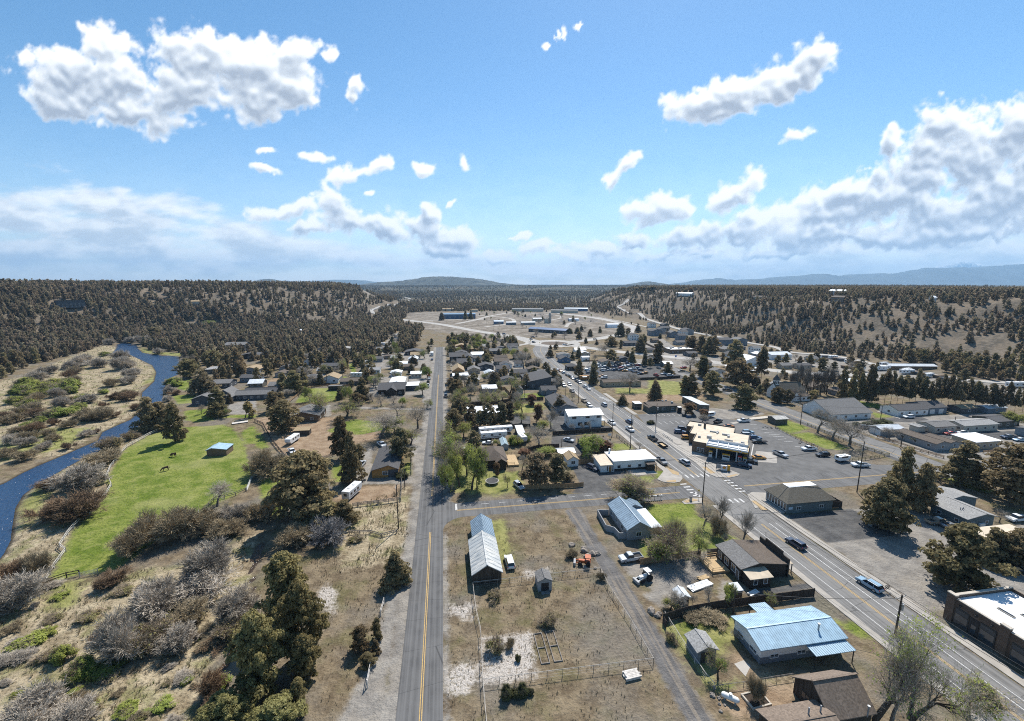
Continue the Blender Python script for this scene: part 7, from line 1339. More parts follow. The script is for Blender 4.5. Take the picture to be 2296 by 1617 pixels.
def signpost(pt, h, label, face, w=.6, hh=.6, ang=0, name='road_sign'):
    o = tag(empty(name,(*pt,0),R(ang)),label,'sign'); b = MB(); b.bar((0,0,0),(0,0,h),.04,STEEL,6); part(o,'post',b); b = MB(); b.box(-w/2,-.05,h-hh,w/2,-.02,h,face); part(o,'face',b); return o
YS = M('sign_yellow',(.62,.44,.03),.5,.04,2); BS = M('sign_blue',(.05,.18,.48),.5,.04,2)
signpost(at('H',1030,1520),2.9,'yellow warning sign post on the crossing corner',YS,.5,.5); signpost(at('C',710,1080),2.4,'blue and white sign by the highway kerb',TRIM,.7,1.0); signpost(at('C',1418,800),3.2,'blue roadside sign beside the bypass',BS,1.6,1.6); signpost(at('G',1895,790),2.2,'slanted white notice board beside the office lawn',TRIM,1.4,1.0)
for i,(x,y) in enumerate(((160,655),(240,675),(365,615),(565,640),(600,700),(450,720))): signpost(at('C',x,y),2.4,['yellow arrow sign left of the roundabout island','yellow sign at the left lip of the roundabout','yellow sign behind the roundabout island','yellow sign right of the roundabout island','sign at the right exit of the roundabout','sign at the lower exit of the roundabout'][i],YS,.8,.8)
o = tag(empty('mailbox_row',(*at('H',500,1535),0)),'row of grey mailboxes beside the cross street','mailboxes'); b = MB(); b.beam((-2.4,0,1.0),(2.4,0,1.0),.1,.1,GWOOD); part(o,'rail',b)
for i in range(8): b = MB(); x = -2.3+i*.62; b.box(x,-.25,1.06,x+.34,.25,1.4,[STEEL,TRIM,BLK][i%3]); part(o,'mailbox',b,.04)
for x in (-2,0,2): b = MB(); b.box(x-.05,-.05,0,x+.05,.05,.95,GWOOD); part(o,'post',b)
o = tag(empty('litter_bin',(*at('H',938,1550),.12)),'grey litter bin on the crossing corner paving','bin'); b = MB(); b.box(-.3,-.3,0,.3,.3,1.1,STEEL); part(o,'body',b,.04); b = MB(); b.box(-.34,-.34,1.1,.34,.34,1.22,DTRIM); part(o,'lid',b,.03)
def skip(pt, label, col, ang=0):
    o = tag(empty('dumpster',(*pt,.02),R(ang)),label,'dumpster'); b = MB(); b.poly([(-.9,-.6,0),(.9,-.6,0),(.9,.6,0),(-.9,.6,0),(-1,-.8,1.2),(1,-.8,1.2),(1,.8,1.4),(-1,.8,1.4)],[(3,2,1,0),(4,5,6,7),(0,1,5,4),(1,2,6,5),(2,3,7,6),(3,0,4,7)],col); part(o,'body',b,.03); b = MB(); b.slab([(-1.03,-.84,1.24),(1.03,-.84,1.24),(1.03,.82,1.46),(-1.03,.82,1.46)],.05,BLK); part(o,'lid',b)
skip(at('H',860,520),'dark dumpster behind the diner parking',WL['dgrey']); skip(at('H',912,535),'blue dumpster behind the diner parking',WL['blue'])
o = tag(empty('storage_locker',(*at('H',800,475),0)),'tall black kiosk box at the corner of the diner parking','kiosk'); b = MB(); b.box(-.8,-.8,0,.8,.8,2.7,BLK); part(o,'body',b,.04); b = MB(); b.box(-.9,-.9,2.7,.9,.9,2.85,TRIM); part(o,'roof',b)
# trampoline, tank, planter, outhouse and yard things
p = at('G',470,1335); o = tag(empty('trampoline',(*p,0)),'round trampoline with a half fallen net on the corner lawn','trampoline'); n = 20; b = MB(); V = [(0,0,.85)]+[(math.cos(6.2832*i/n)*1.9,math.sin(6.2832*i/n)*1.9,.9) for i in range(n)]; b.poly(V,[(0,1+i,1+(i+1)%n) for i in range(n)],BLK); part(o,'mat',b); b = MB()
for i in range(n): a = V[1+i]; c = V[1+(i+1)%n]; b.bar([k*1.08 for k in a[:2]]+[.9],[k*1.08 for k in c[:2]]+[.9],.11,PALEW,6)
part(o,'rim_pad',b)
for i in range(6): a = 6.2832*i/6; q = MB(); q.bar((math.cos(a)*2,math.sin(a)*2,0),(math.cos(a)*2,math.sin(a)*2,.85),.04,STEEL,5); part(o,'leg',q)
for i in range(4): a = R(20+i*45); q = MB(); q.bar((math.cos(a)*2,math.sin(a)*2,.9),(math.cos(a)*2.05,math.sin(a)*2.05,2.5),.035,BLK,5); part(o,'net_pole',q)
def tank(pt, L, r, ang, label, m):
    o = tag(empty('propane_tank',(*pt,0),R(ang)),label,'tank'); b = MB(); n = 14; pr = [(-L/2,.02),(-L/2+.1,r*.6),(-L/2+.3,r*.93),(-L/2+.55,r),(L/2-.55,r),(L/2-.3,r*.93),(L/2-.1,r*.6),(L/2,.02)]
    for (xa,ra),(xb,rb) in zip(pr,pr[1:]): b.bar((xa,0,r+.35),(xb,0,r+.35),ra,m,n,rb,cap=False)
    q = part(o,'tank_body',b); q.data.polygons.foreach_set('use_smooth',[True]*len(q.data.polygons)); b = MB(); b.bar((0,0,2*r+.3),(0,0,2*r+.6),.25,m,10); part(o,'dome',b)
    for x in (-L*.28,L*.28): b = MB(); b.box(x-.12,-r*.7,0,x+.12,r*.7,.5,STEEL); part(o,'saddle',b)
tank(at('N',860,1100),2.6,.42,-42,'white propane tank on the dry yard by the gravel alley',TRIM); tank(at('O',850,180),3.4,.6,8,'grey fuel tank under the broad juniper on the gravel lot',RF['galv'])
o = tag(empty('stone_planter',(*at('N',1110,1090),0),R(5)),'rectangular stone edged planter with a bare bush','planter'); b = MB(); w,d = 1.7,1.3
for q in ((-w,-d,w,-d+.25),(-w,d-.25,w,d),(-w,-d+.26,-w+.25,d-.26),(w-.25,-d+.26,w,d-.26)): b.box(q[0],q[1],0,q[2],q[3],.35,CAP)
part(o,'kerb',b,.03); b = MB(); b.box(-w+.26,-d+.26,0,w-.26,d-.26,.2,M('dark_soil',(.05,.036,.026),.95,.2,2)); part(o,'soil',b)
house('brown outhouse with a pale sloping roof behind the dark shop', (56.3,68.8,58.3,70.8), 2.1, 2.5, 'E', 'S', wall='brown', rf='galv', ov=.12, name='outhouse', cat='outhouse'); house('ticket booth like hut with a pale blue roof in the gravel yard', (44.0,68.4,46.6,71.2), 2.3, 2.9, 'N', wall='brown', rf='galv', ov=.3, name='yard_hut', cat='hut')
def rocks(pt, n, s, label, m=None, spread=1.6):
    x,y = pt
    for i in range(n):
        g = np.random.default_rng(abs(int(x*10))+i); bm = bmesh.new(); bmesh.ops.create_icosphere(bm, subdivisions=2, radius=1); k = s*g.uniform(.5,1.15)
        for v in bm.verts: d = 1+.35*(g.random()-.5)+.25*math.sin(v.co.x*3+i)*math.cos(v.co.y*4); v.co *= d*k; v.co.z *= .7
        me = bpy.data.meshes.new('boulder'); bm.to_mesh(me); bm.free(); me.materials.append(m or M('field_stone',(.27,.235,.20),.9,.25,2)); tag(link('boulder',me,None,(x+g.normal(0,spread*.6),y+g.normal(0,spread*.6),k*.3)),label,'boulder',label.replace('boulder','boulders'))
rocks(at('L',1125,430),9,.75,'boulder in the pile behind the skid loader',spread=2); rocks(at('L',1160,530),4,.6,'boulder in front of the skid loader'); rocks(at('L',1615,885),5,.75,'boulder stacked at the end of the gravel yard',spread=1.0); rocks(at('N',735,1055),10,.35,'boulder in the heap beside the white tank',spread=1.3); rocks(at('I',265,640),5,.5,'boulder along the rail fence of the green',spread=3); rocks(at('H',1850,650),5,.5,'boulder at the parking edge by the striped shed',spread=3.5); rocks(at('F',1080,1085),6,.35,'boulder edging the camper plot',spread=6); rocks(at('A',1100,900),6,.7,'boulder on the far river bank',spread=5)
def lumber(pt, ang, L, W_, label, n=5, m=GWOOD, h=.4, name='lumber_stack', group=None):
    o = tag(empty(name,(*pt,0),R(ang)),label,'lumber',group); b = MB()
    for i in range(n):
        for k in range(2): y = -W_/2+W_*i/n; b.box(-L/2+random.uniform(-.2,.2),y,.1+k*h/2,L/2+random.uniform(-.2,.2),y+W_/n*.9,.1+k*h/2+h/2-.03,m)
    part(o,'planks',b); b = MB(); b.box(-L*.35,-W_/2,0,-L*.35+.2,W_/2,.1,DWOOD); b.box(L*.35,-W_/2,0,L*.35+.2,W_/2,.1,DWOOD); part(o,'bearers',b)
lumber(at('L',1455,1300),5,2.6,1.6,'stack of bleached boards lying below the fenced field',6,PALEW,.5); lumber(at('M',860,820),10,2.4,1.2,'pale lumber stack in the gravel yard',5,TIMB); lumber(at('M',830,890),14,5.5,1.8,'white wrapped sheet material on the gravel yard',3,TRIM,.3,'material_pile'); lumber(at('M',1340,960),18,2.8,1.0,'white tarped pile at the foot of the shop steps',3,TRIM,.3,'material_pile')
for i in range(16): lumber(at('C',400+i%5*75+random.uniform(-15,15),735+i//5*16),random.uniform(-10,40),random.uniform(3,6),2,'timber stack in the yard beside the dark blue cabin',4,TIMB,1.0,group='timber stacks in the yard') if i < 12 else lumber(at('C',640+i%4*45,820),0,4,1.6,'dark timber stack in front of the white sided shed',4,WL['brown'],.9,group='dark timber stacks at the shed')
for i,(x0,y0,x1,y1) in enumerate(((765,1000,870,1210),(850,985,960,1195))):
    a = at('L',x0,y0); c_ = at('L',x1,y1); o = tag(empty('raised_bed',((a[0]+c_[0])/2,(a[1]+c_[1])/2,0)),['empty timber garden bed frame on the fenced field, left one','empty timber garden bed frame on the fenced field, right one'][i],'garden bed'); w = .78; d = abs(a[1]-c_[1])/2; b = MB()
    for q in ((-w,-d,w,-d+.12),(-w,d-.12,w,d),(-w,-d+.13,-w+.12,d-.13),(w-.12,-d+.13,w,d-.13),(-w+.13,-.06,w-.13,.06)): b.box(q[0],q[1],0,q[2],q[3],.2,GWOOD)
    part(o,'frame',b)
def tractor(pt, ang, label, m, kind='tractor'):
    o = tag(empty(kind,(*pt,0),R(ang)),label,'machine'); b = MB(); b.box(-.9,-.35,.6,1.5,.35,1.3,m); b.box(-1.2,-.7,.9,-.2,.7,1.2,m); part(o,'body',b,.05); b = MB()
    for x,y in ((-1.1,-.65),(-1.1,.65),(-.1,-.65),(-.1,.65)): b.box(x-.05,y-.05,1.2,x+.05,y+.05,2.2,BLK)
    b.box(-1.25,-.75,2.2,.05,.75,2.3,m); part(o,'cab',b)
    for s in (-1,1): q = MB(); q.bar((-.7,s*.55,.75),(-.7,s*.95,.75),.75 if kind == 'tractor' else .5,TYRE,14); part(o,'wheel',q); q = MB(); q.bar((1.1,s*.5,.48),(1.1,s*.8,.48),.48,TYRE,12); part(o,'wheel',q)
    b = MB(); b.beam((.9,-.5,.9),(2.2,-.5,.7),.12,.2,m); b.beam((.9,.5,.9),(2.2,.5,.7),.12,.2,m); b.box(2.1,-.9,.15,2.6,.9,.8,VENTM); part(o,'bucket',b)
tractor(at('M',300,830),195,'small white and black tractor parked in the gravel yard',TRIM); tractor(at('L',1125,510),160,'orange skid loader beside the boulder pile',M('machine_orange',(.42,.10,.03),.5,.15,2),'skid_loader')
# two grazing horses
def horse(pt, ang, label):
    x,y = pt; o = tag(empty('horse',(x,y,float(terr(x,y))),R(ang)),label,'horse'); HB = M('horse_bay',(.075,.042,.026),.7,.15,3); HK = M('horse_mane',(.02,.016,.013),.8,.1,3)
    bm = bmesh.new(); pts = [(-.78,0,1.28),(-.35,0,1.3),(.2,0,1.24),(.62,0,1.28),(.98,0,1.02),(1.26,0,.62),(1.36,0,.3),(1.5,0,.14)]; rad = [.24,.31,.31,.28,.19,.14,.13,.085]; V = [bm.verts.new(p) for p in pts]; rr = list(rad)
    for a,b in zip(V,V[1:]): bm.edges.new((a,b))
    def limb(root, seq):
        q = V[root]
        for p,r in seq: v = bm.verts.new(p); bm.edges.new((q,v)); rr.append(r); q = v
    for s in (-1,1):
        limb(0,[((-.72,s*.19,.98),.17),((-.62,s*.19,.72),.10),((-.78,s*.19,.46),.065),((-.74,s*.19,.12),.048),((-.68,s*.19,.03),.06)])
        limb(3,[((.60,s*.17,.92),.12),((.62,s*.17,.52),.065),((.6,s*.17,.12),.045),((.65,s*.17,.03),.058)])
    me = bpy.data.meshes.new('horse_body'); bm.to_mesh(me); bm.free(); me.materials.append(HB); ob = link('body',me,o); ob.modifiers.new('skin','SKIN'); ob.modifiers.new('sub','SUBSURF').levels = 1; ob.modifiers['sub'].render_levels = 1
    for i,v in enumerate(me.skin_vertices[0].data): v.radius = (rr[i]*1.25,rr[i]*1.25); v.use_root = i == 1
    b = MB(); b.bar((-1.0,0,1.3),(-1.12,0,.6),.07,HK,6,.03); part(o,'tail',b); b = MB(); b.bar((.6,0,1.5),(1.2,0,.8),.06,HK,5,.04); part(o,'mane',b)
    for s in (-1,1): b = MB(); b.bar((1.22,s*.07,.74),(1.2,s*.09,.88),.035,HB,5,.01); part(o,'ear',b)
horse(at('E',1505,262),165,'bay horse grazing on the pasture nearer the lone juniper'); horse(at('E',1437,383),205,'bay horse grazing lower on the pasture')
# footbridge over the bend and a plank bridge
for a,b_,w,lab in ((at('A',1430,1380),at('A',1500,1395),1.6,'pale wooden footbridge at the river fence'),(at('A',2010,1365),at('A',2150,1345),2.6,'plank bridge over the pasture ditch')):
    o = tag(empty('footbridge',(*a,0)),lab,'bridge'); d = Vector((b_[0]-a[0],b_[1]-a[1],0)); m = MB(); m.beam((0,0,.35),d+Vector((0,0,.35)),w,.15,PALEW); part(o,'planks',m); m = MB(); n = Vector((-d.y,d.x,0)).normalized()*w/2
    for s in (-1,1): m.beam(n*s+Vector((0,0,1.1)),d+n*s+Vector((0,0,1.1)),.08,.08,PALEW)
    part(o,'handrail',m)
# ------------------------------------------------------------------ vehicles in the photo
A_ = lambda r,x,y: at(r,x,y)
for a in [('suv',A_('L',588,505),92,'white','white SUV parked beside the long wooden barn'),('pickup',A_('M',165,640),184,'silver','old silver pickup with a white shell top by the gravel alley'),('suv',A_('O',110,375),98,'dblue','dark blue SUV driving on the near highway'),('suv',A_('O',815,770),98,'lblue','blue grey station SUV at the kerb with a bike rack'),
 ('pickup',A_('H',475,805),92,'black','black pickup towing a flat trailer on the highway'),('suv',A_('H',862,1095),96,'silver','silver SUV driving into the highway crossing'),('pickup',A_('H',585,1085),-88,'grey','grey blue pickup parked at the white office porch'),('suv',A_('H',190,600),92,'blue','blue SUV on the highway ahead of the white pickup'),('pickup',A_('H',200,695),-88,'white','white pickup driving down the highway by the diner'),('pickup',A_('C',862,1362),-88,'white','white pickup parked at the kerb by the white two storey building'),('van',A_('C',797,1207),92,'silver','silver minivan on the highway before the crosswalk'),('suv',A_('C',670,1212),-88,'white','white SUV at the kerb by the long charcoal house lawn'),('pickup',A_('C',625,1172),-88,'tan','tan pickup at the kerb by the long charcoal house'),('flatbed',A_('C',520,1085),-88,'grey','grey flatbed truck at the kerb by the grey cottage'),('suv',A_('C',497,1028),-92,'white','white SUV driving past the cottage'),
 ('pickup',A_('F',912,805),80,'silver','silver pickup with a black bed beside the orange walled house'),('pickup',A_('F',1090,630),-60,'white','white pickup behind the charcoal roofed orange house'),('pickup',A_('F',312,690),-60,'white','white pickup hitched to the horse trailer on the dirt lot'),('pickup',A_('F',1645,205),90,'grey','grey pickup parked at the right kerb of the left street'),('suv',A_('G',795,1385),-70,'silver','silver car parked on the grass by the trampoline lawn'),('suv',A_('G',1688,1165),-62,'dblue','dark blue SUV beside the white office wing'),('sedan',A_('G',420,860),170,'white','white car parked below the campers'),('sedan',A_('G',180,935),160,'white','white car half hidden under the pine'),('sedan',A_('G',1400,825),-45,'silver','silver car in the paved court behind the green tree'),
 ('suv',A_('X',200,205),-20,'dblue','dark blue SUV parked left of the fuel station, topmost'),('suv',A_('X',160,245),-22,'blue','blue SUV parked left of the fuel station, second'),('suv',A_('X',268,275),-22,'dblue','dark SUV parked against the fuel station wall'),('suv',A_('X',250,315),-14,'yellow','yellow roofed dark SUV parked left of the fuel station, lowest'),('suv',A_('X',955,655),-36,'dblue','dark SUV at the right pump under the canopy edge'),('pickup',A_('X',1010,605),-36,'black','black pickup behind the right pump'),('sedan',A_('X',1135,560),-10,'yellow','yellow orange car at the concrete pad right of the canopy'),('van',A_('X',990,285),-10,'silver','silver minivan at the back right wall of the fuel station'),('suv',A_('X',1000,250),-10,'lblue','pale blue SUV at the back right wall of the fuel station'),('suv',A_('X',1090,320),-14,'blue','blue SUV at the right wall of the fuel station'),('flatbed',A_('X',1140,365),168,'black','black flatbed truck at the right of the fuel station'),('pickup',A_('X',945,108),176,'white','white pickup near the long white block by the striped shed'),('pickup',A_('X',630,115),30,'black','dark pickup behind the fuel station roof'),('sedan',A_('X',765,175),-8,'orange','orange red car just showing behind the fuel station roof'),('pickup',A_('I',325,705),176,'white','white pickup parked at the rail fenced green'),('suv',A_('I',450,760),172,'black','black car with an open tail parked by the green'),('pickup',A_('I',60,755),-80,'silver','silver fronted pickup driving through the parking lot'),('pickup',A_('I',795,855),168,'white','white pickup by the corner of the green'),
 ('suv',A_('D',1218,1312),174,'white','white SUV in front of the white long house'),('suv',A_('D',842,1405),-20,'grey','dark car beside the two door garage'),('sedan',A_('D',1570,1455),172,'red','red and white car between the mobile homes'),('sedan',A_('D',1680,1448),172,'white','white car between the mobile homes'),('pickup',A_('D',2085,1490),170,'dblue','dark blue pickup at the right edge by the mobile homes'),('sedan',A_('D',2180,1512),170,'lblue','light blue car at the right edge by the mobile homes'),('sedan',A_('O',1072,215),-80,'silver','silver car half under the broad juniper'),('pickup',A_('O',1465,165),-8,'tan','tan pickup with a white camper top on the gravel lot'),('sedan',A_('O',1600,205),-12,'grey','grey car parked by the tan carport'),('sedan',A_('O',1770,255),-15,'black','black car parked under the tan carport'),('pickup',A_('O',2230,135),178,'white','white pickup at the right edge by the pale shingle roof'),('suv',A_('O',2190,625),-14,'black','black SUV under the right edge junipers'),('pickup',A_('C',1865,1080),-30,'black','black pickup on the church street bend'),('suv',A_('C',720,632),-10,'dblue','dark car leaving the roundabout to the right'),('pickup',A_('C',180,615),-30,'dblue','dark pickup at the top of the roundabout'),('suv',A_('C',188,660),-60,'black','dark car entering the roundabout'),('sedan',A_('C',165,632),-60,'black','black car above the roundabout entry'),('sedan',A_('C',455,680),0,'white','white car at the right of the roundabout island'),('sedan',A_('C',1775,780),10,'black','black car beside the bypass by the white barn'),('sedan',A_('C',1700,980),-30,'white','white car by the bypass junipers'),('van',A_('B',1000,378),-70,'white','white van far up on the hill road'),('van',A_('B',2150,588),-10,'blue','blue van on the bypass leg'),('sedan',A_('B',1525,810),90,'blue','blue car at the left kerb of the far street'),('sedan',A_('B',1498,920),90,'lblue','pale blue car at the left kerb of the street'),('pickup',A_('B',1500,945),92,'orange','rusty orange pickup at the left kerb'),('sedan',A_('B',1502,975),90,'white','white roofed car at the left kerb'),('pickup',A_('B',1492,1010),90,'brown','brown truck at the left kerb above the white one'),('pickup',A_('B',1490,1040),90,'white','white pickup at the left kerb'),('pickup',A_('B',1322,1050),90,'silver','silver pickup beside the white roofed metal shop'),('suv',A_('B',960,990),0,'blue','blue car by the motorhome drive'),('suv',A_('B',865,985),0,'grey','grey car by the motorhome drive'),('sedan',A_('A',2000,1005),10,'white','white car in the riverside house drive')]:
    car(*a)
for i,(x,y,c) in enumerate([(395,897,'white'),(420,910,'orange'),(445,926,'white'),(478,945,'black'),(500,957,'black'),(525,973,'white'),(560,996,'black'),(585,1010,'white'),(632,1046,'white'),(662,1066,'white')]): car('suv' if i%3 else 'sedan',at('C',x,y),-90 if i%2 else 90,c,['white car first in the right kerb row','orange car in the right kerb row','white car third in the right kerb row','black car in the right kerb row by the sales office','black SUV behind it in the right kerb row','white sedan in the middle of the right kerb row','black SUV beside the food truck','white SUV beside the tall spruce','white SUV second from the crosswalk','white SUV nearest the crosswalk'][i],small=True)
for i,(x,y,c) in enumerate([(283,875,'black'),(290,905,'silver'),(302,918,'white'),(375,975,'silver'),(400,1000,'silver'),(425,1018,'blue'),(450,1038,'white')]): car('suv',at('C',x,y),-90,c,['black SUV at the far left kerb','silver SUV at the far left kerb','white SUV at the far left kerb','silver SUV before the charcoal hall','second silver SUV before the charcoal hall','blue SUV before the grey cottage','white SUV before the grey cottage'][i],small=True)
LOT = [(395,208),(430,208),(465,207),(490,204),(517,204),(545,200),(575,192),(605,180),(633,193),(660,197),(697,193),(732,190),(762,190),(788,188),(415,240),(447,240),(490,238),(525,236),(560,234),(598,240),(640,246),(680,240),(718,225),(750,218),(640,218),(605,216),(400,178),(380,190),(498,178),(620,145),(660,168),(795,236),(790,275),(835,268),(1030,275),(1085,290),(970,217),(905,190),(945,290),(270,235),(300,228),(330,250),(345,262),(285,262),(720,252),(760,262),(420,300),(435,312),(700,172),(570,165),(1195,250),(1215,215)]
for i,(x,y) in enumerate(LOT):
    c = ['white','silver','blue','black','white','grey','red','white','silver','dblue','yellow','white','tan'][i*7%13]; car(['sedan','suv','pickup','suv'][i%4],at('U',x,y),random.choice((0,180,90,8,-172)),c,f'{dict(dblue="dark blue").get(c,c)} used car on the dealer lot by the bypass',f'{dict(dblue="dark blue").get(c,c)} used cars on the dealer lot by the bypass',small=True)
for i,(x,y) in enumerate([(560,800),(600,810),(640,818),(700,835),(760,845),(500,790),(420,800),(480,815),(760,890),(800,900),(680,880),(1000,885),(1200,915),(1260,930),(1330,940),(1390,960),(1480,965),(1540,985),(1000,860),(950,880)]):
    if i%3 == 0: camper(at('D',x,y),random.uniform(-20,10),7,'white trailer parked in the storage yard under the right slope','camper_trailer','camper',stripe=False)['group'] = 'trailers in the storage yard'
    else: lumber(at('D',x,y),random.uniform(-25,5),7,3,'dark stack of material in the storage yard under the right slope',4,[WL['dark'],WL['brown'],WL['dgrey']][i%3],2.0,'material_pile','dark stacks in the storage yard')
camper(at('F',835,1060),70,7.2,'white camper trailer with dark swoosh beside the rail fenced plot'); camper(at('F',318,600),-100,7.5,'white horse trailer behind the white pickup on the dirt lot','horse_trailer','trailer',2.7,2.3,stripe=False); camper(at('G',490,790),4,11,'long white camper trailer parked in front of the other campers'); camper(at('G',430,735),6,8.5,'white camper with a blue nose behind the long one'); camper(at('G',630,720),4,6,'grey small camper behind the long white one',stripe=True); camper(at('G',838,835),-80,5,'old cream trailer between the green bushes',stripe=False); camper(at('B',875,958),-10,8.5,'white motorhome beside the tan roofed house','motorhome','motorhome',3.2,2.6,True); camper(at('B',1085,686),-5,9,'white motorhome in the left wood lane','motorhome','motorhome',3.2,2.6,True); camper(at('B',1525,770),90,8,'white motorhome at the left kerb of the far street','motorhome','motorhome',3.2,2.6,True); camper(at('I',630,805),5,5,'white cargo trailer under the pole by the green','cargo_trailer','trailer',2.2,2.2,stripe=False); camper(at('H',1172,530),8,4.5,'white box trailer beside the rusty trees','cargo_trailer','trailer',2.5,2.2,stripe=False)
for i,(x,y,L) in enumerate([(960,900,11),(1005,893,8),(1200,930,9),(2150,1045,12)]): camper(at('D',x,y),-8,L,['white box trailer under the right slope beyond the pines','shorter white trailer beside it beyond the pines','white trailer behind the pine tops','pale trailer at the far right beyond the pines'][i],'cargo_trailer','trailer',3.4,2.6,stripe=False)
house('long brown roofed shed beyond the pine row under the right slope', (328,262,362,270), 3, 4.2, 'E', wall='brown', rf='galv', ov=.3, name='storage_shed', cat='shed', rot=-12); house('grey shed with a pale roof at the storage yard', (272,318,292,330), 4.2, 6, 'E', wall='white', rf='galv', ov=.3, name='storage_shed', cat='shed', wins='S2')
o = tag(empty('food_truck',(*at('C',625,980),0)),'orange food truck beside the right kerb row','food truck'); b = MB(); b.box(-3.2,-1.2,.5,3.2,1.2,2.9,WL['orange']); part(o,'body',b,.08); b = MB(); b.box(-1.6,-1.24,1.4,1.2,-1.2,2.3,CGL); part(o,'hatch',b); b = MB(); b.slab([(-1.8,-2.3,2.3),(1.4,-2.3,2.3),(1.4,-1.25,2.6),(-1.8,-1.25,2.6)],.06,TRIM); part(o,'awning',b)
for x in (-2,2): b = MB(); b.bar((x,-1.22,.4),(x,-.9,.4),.4,TYRE,12); part(o,'wheel',b)
p = at('H',592,885); o = tag(empty('flat_trailer',(p[0],p[1]-.3,0),R(92)),'black flat trailer behind the black pickup','trailer'); b = MB(); b.box(-2.2,-1,.55,2.2,1,.65,TIMB); part(o,'deck',b); b = MB()
for q in ((-2.2,-1.05,2.2,-1),(-2.2,1,2.2,1.05),(2.2,-1.05,2.26,1.05),(-2.26,-1.05,-2.2,1.05)): b.box(q[0],q[1],.5,q[2],q[3],1.1,BLK)
b.beam((2.2,0,.55),(3.6,0,.55),.1,.1,BLK); part(o,'side_rails',b)
for x in (-.4,.5):
    for s in (-1,1): b = MB(); b.bar((x,s*.98,.36),(x,s*1.2,.36),.36,TYRE,12); part(o,'wheel',b)
# bicycles on the rack of the blue grey SUV
p = at('O',968,815)
for i in range(2):
    o = tag(empty('bicycle',(p[0]+.1,p[1]-.25*i,.55),R(5)),['black bicycle on the rear rack, nearer the car','black bicycle on the rear rack, outer one'][i],'bicycle'); b = MB()
    for a,c in (((-.5,0,.35),(0,0,.3)),((0,0,.3),(.4,0,.85)),((-.2,0,.85),(.4,0,.85)),((0,0,.3),(-.2,0,.95)),((-.5,0,.35),(-.2,0,.85)),((.4,0,.95),(.55,0,.35))): b.bar(a,c,.03,BLK,5)
    part(o,'frame',b)
    for x in (-.5,.55):
        q = MB(); 
        for k in range(14): t0,t1 = 6.2832*k/14,6.2832*(k+1)/14; q.bar((x+.34*math.cos(t0),0,.35+.34*math.sin(t0)),(x+.34*math.cos(t1),0,.35+.34*math.sin(t1)),.025,TYRE,4)
        part(o,'wheel',q)
    q = MB(); q.bar((.4,-.28,1.0),(.4,.28,1.0),.025,BLK,5); part(o,'handlebar',q); q = MB(); q.box(-.32,-.07,.95,-.08,.07,1.0,BLK); part(o,'saddle',q)
b = MB(); b.slab([(*at('X',1000,68),.5),(*at('X',1040,90),.5),(*at('X',1265,68),.5),(*at('X',1235,45),.5)],.48,CAP); tag(b.build('concrete_block'),'long pale concrete slab beside the white pickup','concrete slab')
o = tag(empty('ladder_rail',(*at('H',655,790),0)),'grey guard rail at the fuel station driveway','rail'); 
b = MB(); q = Vector((at('H',718,825)[0]-o.location.x,at('H',718,825)[1]-o.location.y,0)); k_ = Vector((at('H',600,745)[0]-o.location.x,at('H',600,745)[1]-o.location.y,0)); b.beam(k_+Vector((0,0,.6)),q+Vector((0,0,.6)),.1,.3,STEEL); part(o,'beam',b)
for t in (0,.5,1): v = k_.lerp(q,t); b = MB(); b.box(v.x-.06,v.y-.06,0,v.x+.06,v.y+.06,.45,STEEL); part(o,'post',b)
